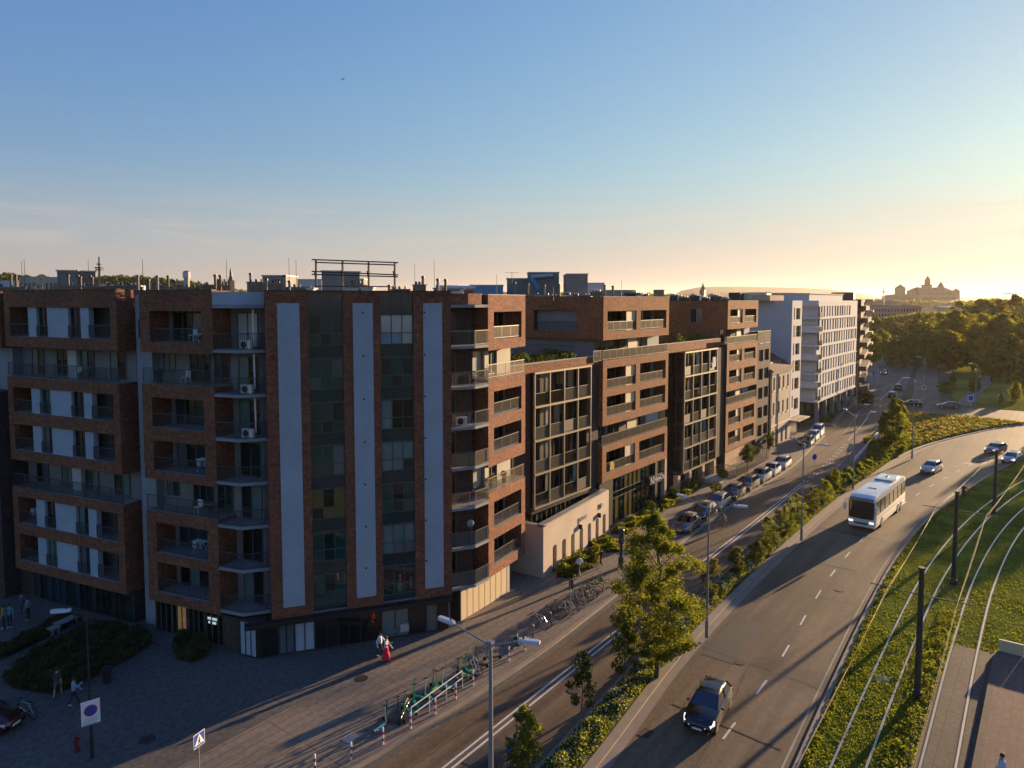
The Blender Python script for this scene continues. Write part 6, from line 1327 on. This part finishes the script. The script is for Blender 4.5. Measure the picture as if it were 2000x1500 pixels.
# iron fence and steps before the narrow brick block
T = thing('iron_fence', 'dark iron bar fence around the sunken yard before the narrow brown block', 'fence', (28, -2, 0))
pts = [(27.5, -.3), (27.5, -2.6), (41.2, -2.4), (41.2, -.3)]
for i in range(3):
    A, B_ = Vector((*pts[i], 0)), Vector((*pts[i + 1], 0)); n = int((B_ - A).length / .28); b = MB(); b.bar(A + Vector((0, 0, 1.5)), B_ + Vector((0, 0, 1.5)), .05, M_dark); b.bar(A + Vector((0, 0, .15)), B_ + Vector((0, 0, .15)), .05, M_dark)
    for k in range(n + 1): P = A.lerp(B_, k / n); b.bar(P, P + Vector((0, 0, 1.55)), .03, M_dark)
    b.build('fence_panel', T)
T = thing('iron_fence', 'dark iron bar fence between the glass shop and the pale pillars', 'fence', (12.4, -.5, 0)); b = MB()
b.bar((12.2, -.4, 1.5), (26.8, -.4, 1.5), .05, M_dark)
for k in range(54): b.bar((12.2 + k * .27, -.4, 0), (12.2 + k * .27, -.4, 1.55), .03, M_dark)
b.build('fence_panel', T)
T = thing('steps', 'broad concrete steps rising to the yard beside the ball shrubs', 'steps', (*g(1400, 938), 0), R(0))
for k in range(4): b = MB(); b.box(-1.6, 1.6, -1.0 + k * .35, 1.0, k * .14, k * .14 + .14, M_concl); b.build('step', T, world=False)
T.location = (g(1395, 940)[0], g(1395, 940)[1], 0)
# cream barrier by the platform
x0_, y0_ = -8.2, -33.3; T = thing('noise_barrier', 'low cream panel barrier at the head of the tram platform', 'barrier', (x0_, y0_, 0))
for k in range(6): b = MB(); b.box(-8.35, -8.2, y0_ - 1.35 * (k + 1) + .02, y0_ - 1.35 * k - .02, .0, 1.0, M_cream); b.build('panel', T)
# tram poles, arms and wires
M_tp = mat('tram_pole', (.035, .035, .035), .6, .2, var=.15, scale=2); M_wire = mat('copper_wire', (.22, .15, .06), .6, .3, var=.1)
poles = []
tc = [offs(rail[0], GAUGE / 2), offs(rail[1], GAUGE / 2)]
for u, v, vt, lab in ((1791, 1362, 1112, 'dark tram catenary pole nearest the camera'), (1862, 1141, 962, 'dark tram catenary pole second from the camera'), (1941, 1007, 880, 'dark tram catenary pole at the right edge, third from the camera')):
    x, y = g(u, v); H = hgt(x, y, vt); T = thing('catenary_pole', lab, 'catenary pole', (x, y, 0), 0, 'tram catenary poles'); b = MB(); b.cyl((x, y, 0), (x, y, H), .19, .14, M_tp, 12); b.cyl((x, y, H), (x, y, H + .12), .2, .2, M_tp, 12); b.cyl((x, y, 0), (x, y, .4), .26, .26, M_tp, 12); b.build('pole', T, smooth=True)
    for k, f in enumerate(tc):
        E = Vector((x + .3, -f(x), 5.95)); d = (E - Vector((x, y, 5.95))); E2 = E + d.normalized() * .9; b = MB(); b.cyl((x, y, 6.15), (E2.x, E2.y, 6.05), .035, .03, M_tp, 6); b.cyl((x, y, H - .15), (E.x, E.y, 6.1), .012, .012, M_tp, 5); b.cyl((E.x, E.y, 6.05), (E.x, E.y, 5.7), .02, .02, M_tp, 5); b.build('bracket_arm', T)
    poles.append(x)
def wire(label, f, z, sag, ss):
    b = MB()
    for a_, e_ in zip(ss[:-1], ss[1:]):
        n = 6; pr = None
        for k in range(n + 1):
            t_ = k / n; X_ = a_ + (e_ - a_) * t_; Y_ = -(f(a_) + (f(e_) - f(a_)) * t_); P = Vector((X_, Y_, z - sag * 4 * t_ * (1 - t_)))
            if pr is not None: b.cyl(pr, P, .010, .010, M_wire, 5, False)
            pr = P
    tag(b.build('contact_wire'), label, 'overhead wire', 'tram overhead wires')
ss = [-72, -46] + poles + [poles[-1] + 26, poles[-1] + 50]
wire('overhead contact wire above the track nearest the main road', tc[0], 5.68, .02, ss); wire('overhead contact wire above the track nearest the platform', tc[1], 5.68, .02, ss)
wire('sagging carrier wire above the track nearest the main road', offs(tc[0], .1), 6.1, .25, ss); wire('sagging carrier wire above the track nearest the platform', offs(tc[1], .1), 6.1, .25, ss)

# ================================================================ cycles and scooters
M_tyre = M_black; M_spoke = mat('bike_metal', (.28, .28, .30), .35, .8, var=.05)
cyc_cols = {'black': PB, 'green': mat('bike_green', (.10, .22, .06), .4, var=.05), 'white': PW, 'red': PR, 'blue': PBl, 'silver': PSi}
def bicycle(label, x, y, rz, col='black', group=None, lean=.08, z=0, basket=False):
    T = thing('bicycle', label, 'bicycle', (x, y, z), rz, group); T.rotation_euler = (lean, 0, rz); m = cyc_cols[col]; A, B_ = (-.52, 0, .34), (.54, 0, .34); BB = (-.08, 0, .29); ST = (-.22, 0, .80); HT = (.38, 0, .84)
    b = MB(); 
    for p_, q_ in ((BB, ST), (ST, HT), (BB, (.41, 0, .70)), (A, BB), (A, (-.21, 0, .74)), (HT, B_)): b.cyl(p_, q_, .02, .02, m, 6)
    b.build('frame', T, world=False)
    for c_ in (A, B_):
        b = MB(); b.ring(c_, (0, 1, 0), .32, .022, M_tyre, 20, 5)
        for k in range(8): t_ = k * math.pi / 4; b.cyl(c_, (c_[0] + .3 * math.cos(t_), 0, c_[2] + .3 * math.sin(t_)), .005, .005, M_spoke, 4, False)
        b.build('wheel', T, world=False)
    b = MB(); b.cyl((-.23, 0, .80), (-.24, 0, .92), .014, .014, M_spoke, 6); b.ball((-.24, 0, .94), .13, .07, .035, M_black, 8, 5); b.build('saddle', T, world=False)
    b = MB(); b.cyl(HT, (.36, 0, 1.0), .014, .014, M_spoke, 6); b.tube([(.22, -.28, 1.0), (.38, -.1, 1.02), (.38, .1, 1.02), (.22, .28, 1.0)], .013, M_black, 6); b.build('handlebar', T, world=False)
    if basket: b = MB(); b.box(.42, .72, -.16, .16, .82, 1.04, cyc_cols['green'], 't'); b.build('basket', T, world=False)
    return T
racks = [(1034, 1240), (1051, 1226), (1068, 1215), (1085, 1204), (1103, 1196), (1120, 1184), (1137, 1172), (1154, 1160), (1171, 1147)]
ordn = ['first', 'second', 'third', 'fourth', 'fifth', 'sixth', 'seventh', 'eighth', 'ninth', 'tenth', 'eleventh']
for i, (u, v) in enumerate(racks):
    x, y = g(u, v); b = MB(); r_ = [(0, -.38, 0), (0, -.38, .72), (0, -.28, .84), (0, .28, .84), (0, .38, .72), (0, .38, 0)]; b.tube([(x + p_[0], y + p_[1], p_[2]) for p_ in r_], .028, M_raill, 8); tag(b.build('bike_stand', smooth=True), f'{ordn[i]} metal bicycle hoop from the left in the rack row', 'bicycle stand', 'metal bicycle hoops')
bl = [('first', 'silver', 'lone'), ('second', 'black', ''), ('third', 'green', ''), ('fourth', 'white', ''), ('fifth', 'black', ''), ('sixth', 'silver', ''), ('seventh', 'black', ''), ('eighth', 'blue', ''), ('ninth', 'black', ''), ('tenth', 'green', ''), ('eleventh', 'silver', '')]
bp_ = [(1055, 1224), (1086, 1206), (1092, 1200), (1107, 1196), (1124, 1186), (1131, 1178), (1140, 1170), (1147, 1165), (1157, 1158), (1164, 1152), (1177, 1143)]
for i, ((u, v), (o_, c_, _)) in enumerate(zip(bp_, bl)):
    x, y = g(u, v); bicycle(f'{c_} bicycle, {o_} from the left among those at the hoops', x, y + random.uniform(-.15, .15), R(90 + random.uniform(-12, 12)) + (math.pi if i % 2 else 0), c_, 'bicycles parked at the hoops', lean=random.choice([-.1, .1]), basket=(i == 9))
def scooter(label, x, y, rz, col, group=None, fall=0):
    T = thing('kick_scooter', label, 'kick scooter', (x, y, 0), rz, group); T.rotation_euler = (fall, 0, rz)
    if fall: T.location.z = .12
    b = MB(); b.box(-.42, .36, -.085, .085, .13, .19, col); b.build('deck', T, world=False); b = MB(); b.cyl((.40, 0, .16), (.30, 0, 1.15), .035, .028, col, 8); b.cyl((.40, 0, .16), (.50, 0, .12), .03, .03, M_dark, 6); b.build('stem', T, world=False)
    b = MB(); b.cyl((.30, -.26, 1.16), (.30, .26, 1.16), .017, .017, M_black, 6); b.box(.27, .34, -.06, .06, 1.14, 1.2, M_dark); b.build('handlebar', T, world=False)
    for xx in (-.50, .52): b = MB(); b.cyl((xx, -.03, .115), (xx, .03, .115), .115, .115, M_black, 14); b.build('wheel', T, world=False)
    b = MB(); b.box(-.62, -.42, -.05, .05, .22, .25, col); b.build('mudguard', T, world=False); return T
SG = mat('scooter_green', (.02, .28, .16), .4, var=.05); SL = mat('scooter_lime', (.30, .52, .12), .4, var=.05); SY = mat('scooter_dark', (.03, .035, .05), .4, var=.05); STe = mat('scooter_mint', (.20, .42, .36), .4, var=.05)
for i, (u, v, rz, m_, c_) in enumerate([(745, 1424, 10, STe, 'mint'), (765, 1412, 100, SY, 'dark'), (782, 1405, 70, SY, 'dark'), (800, 1392, 95, SG, 'green'), (812, 1380, 60, SG, 'green'), (820, 1366, 110, SG, 'green'), (838, 1366, 80, STe, 'mint'), (848, 1352, 20, SL, 'lime'), (856, 1345, 100, SG, 'green'), (872, 1345, 85, STe, 'mint'), (898, 1326, 60, SY, 'dark'), (908, 1322, 95, SL, 'lime'), (918, 1316, 85, SG, 'green'), (962, 1288, 140, SY, 'dark'), (938, 1300, 100, SY, 'dark')]):
    x, y = g(u, v); scooter(f'{c_} kick scooter, {ORD[i]} from the left in the parked scooter row', x, y, R(rz), m_, 'kick scooters parked by the kerb')
for i, (u, v, m_, c_) in enumerate(((1008, 1258, PW, 'white'), (1022, 1252, SL, 'lime'))): x, y = g(u, v); scooter(f'{c_} kick scooter lying on its side before the bicycle hoops', x, y, R(40 + 90 * i), m_, None, fall=R(80))
for i, (u, v, c_) in enumerate(((790, 1398, 'green'), (928, 1312, 'white'), (50, 1402, 'silver'), (32, 1398, 'black'))): x, y = g(u, v); bicycle(['green hire bicycle between the kick scooters', 'white bicycle at the right end of the scooter row', 'silver bicycle leaning near the dark red car', 'black bicycle beside the silver one near the dark red car'][i], x, y, R(30 + 40 * i), c_, lean=.1)

# ================================================================ things on balconies
def onb(name, label, cat, fr, x, y, z, fn):
    X, Y = MB(fr).T((x, y, 0))[:2]; T = thing(name, label, cat, (X, Y, z), fr[2]); fn(T); return T
def cloth(col, w, h, nm='c'):
    def f(T):
        b = MB(); m = mat('cloth_' + nm, col, .9, var=.2, scale=6); n = 6
        b.loft([[(-w / 2 + w * i / n, .03 * math.sin(i * 1.7 + k), h * (1 - k / 4)) for i in range(n + 1)] for k in range(5)], m, closed=False, caps=False); b.build('fabric', T, world=False, smooth=True)
    return f
def rack_(T):
    b = MB()
    for sx in (-1, 1): b.bar((sx * .5, -.25, 0), (sx * .5, .25, .9), .025, M_white); b.bar((sx * .5, .25, 0), (sx * .5, -.25, .9), .025, M_white)
    for k in range(5): b.bar((-.6, -.25 + k * .125, .9), (.6, -.25 + k * .125, .9), .015, M_white)
    b.build('frame', T, world=False)
    for i, cl in enumerate(((.5, .52, .55), (.20, .28, .42))): b = MB(); b.box(-.45 + i * .5, -.1 + i * .5, -.26, -.24, .45, .9, mat('laundry_%d' % i, cl, .9)); b.build('laundry', T, world=False)
def chair_(T):
    b = MB(); b.box(-.22, .22, -.22, .22, .42, .46, M_white); b.build('seat', T, world=False); b = MB(); b.box(-.22, .22, .19, .23, .46, .88, M_white); b.build('backrest', T, world=False)
    for sx in (-1, 1):
        for sy in (-1, 1): b = MB(); b.bar((sx * .19, sy * .19, 0), (sx * .2, sy * .2, .42), .03, M_white); b.build('leg', T, world=False)
def table_(T):
    b = MB(); b.box(-.4, .4, -.3, .3, .70, .73, M_pent); b.build('table_top', T, world=False)
    for sx in (-1, 1):
        for sy in (-1, 1): b = MB(); b.bar((sx * .35, sy * .25, 0), (sx * .35, sy * .25, .70), .035, M_dark); b.build('leg', T, world=False)
def plant_(h, m):
    def f(T):
        b = MB(); b.cyl((0, 0, 0), (0, 0, .32), .14, .18, M_tile, 10); b.build('pot', T, world=False); n = 160; dd = nrmv(n); dd /= np.linalg.norm(dd, axis=1)[:, None]
        qmesh('foliage', dd * (rng.random(n) ** .4)[:, None] * np.array([.3, .3, h / 2]) + np.array([0, 0, .3 + h / 2]), dd + nrmv(n) * .5, .13 * (.6 + rng.random(n)), [m], parent=T)
    return f
onb('towel', 'yellow patterned cloth hanging on a lower balcony rail of the first brown block', 'cloth', FB, -.7, .02, 6.0, cloth((.62, .42, .08), .9, .85, 'yellow'))
onb('poster', 'white notice on the top right bay of the second glazed gallery', 'notice', FB, 25.6, -.12, 14.6, cloth((.7, .7, .72), 1.1, 1.3, 'white'))
onb('drying_rack', 'laundry rack on the fourth floor balcony of the corner block', 'drying rack', FL, -4.9, .8, 11.65, rack_); onb('drying_rack', 'laundry rack on the second floor balcony of the corner block', 'drying rack', FL, -5.5, .8, 5.95, rack_)
onb('chair', 'white chair on the upper terrace of the corner block', 'chair', FL, -6.3, .7, 17.6, chair_); onb('chair', 'white chair on the middle terrace of the corner block', 'chair', FL, -5.4, .6, 8.85, chair_); onb('chair', 'white chair on the top opening of the corner block', 'chair', FL, -5.6, .8, 20.45, chair_)
onb('table', 'small dark table on the middle terrace of the corner block', 'table', FL, -4.4, .7, 8.85, table_); onb('table', 'small dark table on the upper terrace of the left block', 'table', F0, -4.6, .8, 17.45, table_); onb('chair', 'white chair on the upper terrace of the left block', 'chair', F0, -5.8, .8, 17.45, chair_)
onb('drying_rack', 'laundry rack in a left hand opening of the left block', 'drying rack', F0, -11.3, .9, 6.05, rack_)
for fr, x, y, z, lab in ((FB, -13.4, .5, 14.1, 'flowering plant in the top left bay of the first gallery'), (FB, -8.8, .5, 5.3, 'tall plant in the bottom third bay of the first gallery'), (FB, -11.2, .5, 11.2, 'potted plant in the second gallery row of the first gallery'), (FR, 3.3, .5, 8.92, 'potted plant on the lower right terrace of the corner block'), (FR, 1.4, .6, 8.92, 'small potted plant near the railing of that lower right terrace'), (FB, 23.9, .5, 8.3, 'potted plant in the middle row of the second gallery'), (FL, -8.6, .6, 17.6, 'potted plant at the left end of the corner block upper terrace'), (FB, 2.2, .6, 11.6, 'potted plant in a middle balcony of the first brown block')):
    onb('potted_plant', lab, 'plant', fr, x, y, z, plant_(.7, L_tree))
x, y = MB(FG).T((14.3, -.2, 0))[:2]; b = MB((x, y, R(-30))); b.loft([[(math.cos(t_) * .27 * k, -.1 * (1 - k * k), 6.7 + .85 + math.sin(t_) * .27 * k) for t_ in [2 * math.pi * i / 16 for i in range(16)]] for k in (.02, .4, .75, 1)], M_conc); b.cyl((0, -.1, 6.7), (0, -.12, 7.5), .02, .02, M_dark, 6); tag(b.build('satellite_dish'), 'small white satellite dish on a right hand balcony of the corner block', 'satellite dish')

# ================================================================ people
def person(label, u, v, pose='stand', rz=0, top=(.4, .4, .45), legs=(.05, .06, .09), skin=(.42, .26, .18), hair=(.03, .02, .015), H=1.72, phone=False, z=0, loc=None, short=False, dress=False):
    x, y = loc if loc else g(u, v, z); T = thing('person', label, 'person', (x, y, z), rz); k = H / 1.72; st_ = 1 if pose == 'walk' else 0
    J = {'pel': (0, 0, .95), 'spi': (0, .01, 1.12), 'che': (0, .0, 1.32), 'nec': (0, .01, 1.48), 'hea': (0, .03, 1.62), 'top': (0, .03, 1.70)}
    for s_, n in ((-1, 'l'), (1, 'r')):
        fw_ = s_ * st_; J['hip' + n] = (s_ * .09, 0, .90); J['kne' + n] = (s_ * .10, .16 * fw_ + .02 * (1 + st_), .50); J['ank' + n] = (s_ * .10, .26 * fw_ - .06 * st_ * (fw_ < 0), .09 + .06 * (fw_ < 0)); J['toe' + n] = (s_ * .11, .26 * fw_ + .16, .035 + .0 * (fw_ < 0))
        J['sho' + n] = (s_ * .18, 0, 1.41); J['elb' + n] = (s_ * .24, -.13 * fw_ - .02, 1.15); J['wri' + n] = (s_ * .25, -.20 * fw_ + .10, .92)
    if phone: J['elbr'] = (.24, .10, 1.18); J['wrir'] = (.12, .32, 1.30)
    if pose == 'ride':
        for s_, n in ((-1, 'l'), (1, 'r')):
            J['kne' + n] = (s_ * .11, .30, .72 - .14 * s_); J['ank' + n] = (s_ * .11, .16, .34 - .16 * s_); J['toe' + n] = (s_ * .11, .32, .30 - .16 * s_)
            J['sho' + n] = (s_ * .18, .30, 1.38); J['elb' + n] = (s_ * .25, .42, 1.18); J['wri' + n] = (s_ * .24, .60, 1.08)
        J['spi'] = (0, .10, 1.10); J['che'] = (0, .24, 1.28); J['nec'] = (0, .34, 1.45); J['hea'] = (0, .42, 1.57); J['top'] = (0, .44, 1.65)
    E_ = [('pel', 'spi', .14, .125), ('spi', 'che', .125, .15), ('che', 'nec', .15, .055), ('nec', 'hea', .055, .095), ('hea', 'top', .095, .06)]
    for n in 'lr': E_ += [('pel', 'hip' + n, .14, .085), ('hip' + n, 'kne' + n, .085, .055), ('kne' + n, 'ank' + n, .055, .038), ('ank' + n, 'toe' + n, .038, .03), ('che', 'sho' + n, .15, .055), ('sho' + n, 'elb' + n, .055, .038), ('elb' + n, 'wri' + n, .038, .026)]
    names = list(J); idx = {n: i for i, n in enumerate(names)}; V = [Vector(J[n]) * k for n in names]; rad = {}
    for a_, b_, ra, rb in E_: rad[a_] = ra; rad[b_] = rb
    rad['pel'] = .14
    edges = [(idx[a_], idx[b_]) for a_, b_, *_ in E_]; radl = [rad[n] for n in names]
    for n, s_ in (('l', -1), ('r', 1)):
        w_ = Vector(J['wri' + n]); e_ = Vector(J['elb' + n]); d_ = (w_ - e_).normalized(); sd = Vector((0, 1, 0)) if abs(d_.y) < .7 else Vector((1, 0, 0)); pa = w_ + d_ * .05; V.append(pa * k); radl.append(.03); ip = len(V) - 1; edges.append((idx['wri' + n], ip))
        for f_ in range(5):
            o_ = (f_ - 1.5) * .02 if f_ < 4 else -.045; ln = [.085, .095, .09, .07, .055][f_]; st0 = pa + d_ * (.035 if f_ < 4 else .0) + sd * o_; V.append(st0 * k); radl.append(.009); i1 = len(V) - 1; edges.append((ip, i1)); V.append((st0 + d_ * ln * .8 + Vector((-s_ * .015, .01, 0))) * k); radl.append(.008); edges.append((i1, i1 + 1))
    me = bpy.data.meshes.new('body_tmp'); me.from_pydata([tuple(p) for p in V], edges, []); o = bpy.data.objects.new('body_tmp', me); C.objects.link(o)
    sk = o.modifiers.new('s', 'SKIN'); sk.use_smooth_shade = True
    for i, r_ in enumerate(radl): me.skin_vertices[0].data[i].radius = (r_ * k, r_ * k * (.82 if i in (idx['che'], idx['spi'], idx['pel']) else 1))
    me.skin_vertices[0].data[idx['pel']].use_root = True; ss_ = o.modifiers.new('u', 'SUBSURF'); ss_.levels = 1; ss_.render_levels = 1
    bpy.context.view_layer.update(); dg = bpy.context.evaluated_depsgraph_get(); bm = bpy.data.meshes.new_from_object(o.evaluated_get(dg)); C.objects.unlink(o); bpy.data.objects.remove(o)
    bm.name = 'body'; bm.materials.clear(); key = lambda c_: '%02d%02d%02d' % tuple(int(q_ * 99) for q_ in c_)
    mskin = mat('skin_' + key(skin), skin, .6, var=.05); bm.materials.append(mskin); bo = bpy.data.objects.new('body', bm); C.objects.link(bo); bo.parent = T
    segs = [(a_, b_) for a_, b_, *_ in E_]
    def near(c):
        best, bd = None, 1e9
        for a_, b_ in segs:
            A, B_ = Vector(J[a_]) * k, Vector(J[b_]) * k; ab = B_ - A; t_ = max(0, min(1, (c - A).dot(ab) / ab.length_squared)); d_ = (A + ab * t_ - c).length - .02 * 0
            if d_ < bd: best, bd = (a_, b_), d_
        return best
    cls = [near(p.center) for p in bm.polygons]
    def shell(name, test, col, off, extra=0):
        vs_, fs_, mp = [], [], {}
        for p, c_ in zip(bm.polygons, cls):
            if test(c_, p.center):
                f_ = []
                for vi in p.vertices:
                    if vi not in mp: mp[vi] = len(vs_); vv = bm.vertices[vi]; vs_.append(vv.co + vv.normal * off)
                    f_.append(mp[vi])
                fs_.append(f_)
        if not fs_: return
        m2 = bpy.data.meshes.new(name); m2.from_pydata([tuple(p) for p in vs_], [], fs_); m2.materials.append(mat('cloth_' + key(col), col, .9, var=.12, scale=8)); m2.polygons.foreach_set('use_smooth', [True] * len(m2.polygons)); s2 = bpy.data.objects.new(name, m2); C.objects.link(s2); s2.parent = T
    shell('top', lambda c_, p: c_[0] in ('spi', 'che') and c_[1] not in ('nec',) or c_ == ('pel', 'spi') or (c_ == ('che', 'nec') and p.z < 1.46 * k) or c_[0][:3] == 'sho' or (c_[0][:3] == 'elb' and not short), top, .014)
    shell('trousers', lambda c_, p: c_[0] in ('pel',) and c_[1] != 'spi' or c_[0][:3] == 'hip' or (c_[0][:3] == 'kne' and not short), legs, .012)
    shell('shoes', lambda c_, p: c_[0][:3] == 'ank', (.5, .5, .5) if legs[0] < .1 else (.05, .05, .05), .010)
    hb = MB(); hc = Vector(J['hea']) * k; hb.ball((hc.x, hc.y - .022 * k, hc.z + .03 * k), .098 * k, .105 * k, .115 * k, mat('hair_' + key(hair), hair, .7, var=.15, scale=20), 12, 8); hb.build('hair', T, world=False, smooth=True)
    fb_ = MB(); fy = hc.y + .088 * k
    for s_ in (-1, 1): fb_.ball((s_ * .033 * k, fy, hc.z + .005), .011, .006, .008, M_black, 6, 4)
    fb_.build('eyes', T, world=False)
    fb_ = MB(); fb_.ball((0, fy + .012 * k, hc.z - .025 * k), .012, .018, .02, mskin, 6, 4); fb_.build('nose', T, world=False); fb_ = MB(); fb_.ball((0, fy + .002, hc.z - .058 * k), .024, .006, .006, PR, 6, 4); fb_.build('mouth', T, world=False)
    if dress:
        d_ = MB(); d_.cyl((0, 0, .18 * k), (0, 0, 1.0 * k), .27 * k, .16 * k, mat('cloth_' + key(legs), legs, .9, var=.12, scale=8), 16); d_.build('skirt', T, world=False, smooth=True)
    return T
person('woman in long red trousers and pale top walking beside the shop window', 754, 1292, 'walk', R(-150), (.55, .45, .42), (.65, .02, .05), H=1.66, phone=True, dress=True)
person('person in a white shirt and dark trousers left of the woman in red', 743, 1285, 'walk', R(-150), (.60, .63, .75), (.02, .025, .04), H=1.78)
person('person in shorts striding beside the hedge bed', 113, 1362, 'walk', R(-40), (.06, .04, .045), (.12, .10, .08), H=1.78, short=True)
person('person in pale blue shirt and white shoes looking at a phone', 145, 1380, 'walk', R(-110), (.22, .32, .42), (.02, .02, .035), H=1.72, phone=True)
person('person in a white shirt and blue shorts walking past the shrub bed', 1131, 1126, 'walk', R(-20), (.68, .66, .66), (.05, .08, .16), H=1.82, short=True)
person('dark clothed person walking ahead of the white shirted one', 1174, 1106, 'walk', R(-20), (.05, .04, .035), (.05, .04, .035), H=1.55)
for u, v, t_, l_, lab in ((44, 1202, (.05, .09, .13), (.04, .07, .10), 'tall person in dark blue jeans standing on the left plaza'), (20, 1226, (.08, .22, .34), (.03, .03, .04), 'person in a bright blue top sitting group at the left edge'), (8, 1228, (.45, .26, .03), (.04, .04, .05), 'person in an orange top at the left edge'), (56, 1212, (.20, .24, .24), (.03, .03, .04), 'person in a grey top right of the jeans wearer')): person(lab, u, v, 'stand', R(u * 7), t_, l_)
for u, v, lab in ((1639, 792, 'pedestrian near the bush strip before the white block'), (1652, 775, 'pedestrian further along beside the white block'), (1560, 838, 'pedestrian at the side street corner by the white building'), (1706, 735, 'far pedestrian on the pavement near the brown block')): person(lab, u, v, 'walk', R(-90 + u % 30), (.08, .06, .08), (.03, .03, .04))
person('person in a pale top on the tram platform at the bottom edge', 1955, 1541, 'stand', R(30), (.5, .55, .65), (.05, .05, .06), z=.28)
def rider(label, u, v, rz, top, legs, col, z=-.12, helmet=None):
    x, y = g(u, v, z); bicycle('bicycle ridden by the ' + label, x, y, rz, col, lean=0, z=z); d = Vector((math.cos(rz), math.sin(rz), 0)); p = Vector((x, y, 0)) - d * .30
    person(label, 0, 0, 'ride', rz - R(90), top, legs, loc=(p.x, p.y), z=z + .05, H=1.7)
rider('cyclist in light clothing riding past the parked cars', 1413, 1034, R(172), (.45, .30, .22), (.12, .08, .06), 'black')
rider('cyclist in a bright blue jacket behind the small yellow green tree', 1003, 1500, R(-8), (.01, .06, .42), (.02, .02, .03), 'black')
# motorcyclist
x, y = g(1882, 972, -.12); th = roaddir(rR, x, False); T = thing('motorcycle', 'dark motorcycle driven near the right kerb of the main road', 'motorcycle', (x, y, -.115), th)
for xx in (-.7, .7): b = MB(); b.ring((xx, 0, .31), (0, 1, 0), .24, .075, M_black, 18, 6); b.cyl((xx, -.03, .31), (xx, .03, .31), .18, .18, M_rim, 12); b.build('wheel', T, world=False, smooth=True)
b = MB(); b.loft([[(x_, yy * w_, z0 + zz * h_) for yy, zz in ((-1, 0), (-.9, .8), (0, 1), (.9, .8), (1, 0), (0, -.4))] for x_, w_, z0, h_ in ((-.85, .06, .78, .10), (-.4, .14, .62, .22), (.1, .17, .55, .38), (.4, .16, .62, .34), (.62, .08, .78, .22))], PB); b.build('body', T, world=False, smooth=True)
b = MB(); b.cyl((.7, .09, .31), (.45, .09, .95), .025, .025, M_steel, 6); b.cyl((.7, -.09, .31), (.45, -.09, .95), .025, .025, M_steel, 6); b.cyl((.42, -.36, 1.0), (.42, .36, 1.0), .016, .016, M_dark, 6); b.build('fork', T, world=False)
b = MB(); b.ball((.68, 0, .82), .08, .11, .10, M_hl, 10, 6); b.build('headlight', T, world=False)
d = Vector((math.cos(th), math.sin(th), 0)); p = Vector((x, y, 0)) - d * .3
MR = person('motorcyclist in dark leathers and helmet on the motorcycle', 0, 0, 'ride', th - R(90), (.03, .02, .02), (.025, .02, .02), hair=(.55, .5, .48), loc=(p.x, p.y), z=-.18, H=1.72)
# ================================================================ evening haze
hz = bpy.data.materials.new('haze'); hz.use_nodes = True; t_ = hz.node_tree; t_.nodes.clear(); o_ = t_.nodes.new('ShaderNodeOutputMaterial'); pv = t_.nodes.new('ShaderNodeVolumePrincipled')
pv.inputs['Density'].default_value = HAZE; pv.inputs['Color'].default_value = (1, .93, .82, 1); pv.inputs['Anisotropy'].default_value = .5; t_.links.new(pv.outputs[0], o_.inputs['Volume'])
b = MB(); b.box(-9050, 14050, -9050, 9050, -3, 190, hz); o = b.build('haze'); o['kind'] = 'stuff'; o['label'] = 'thin golden evening haze over the town'
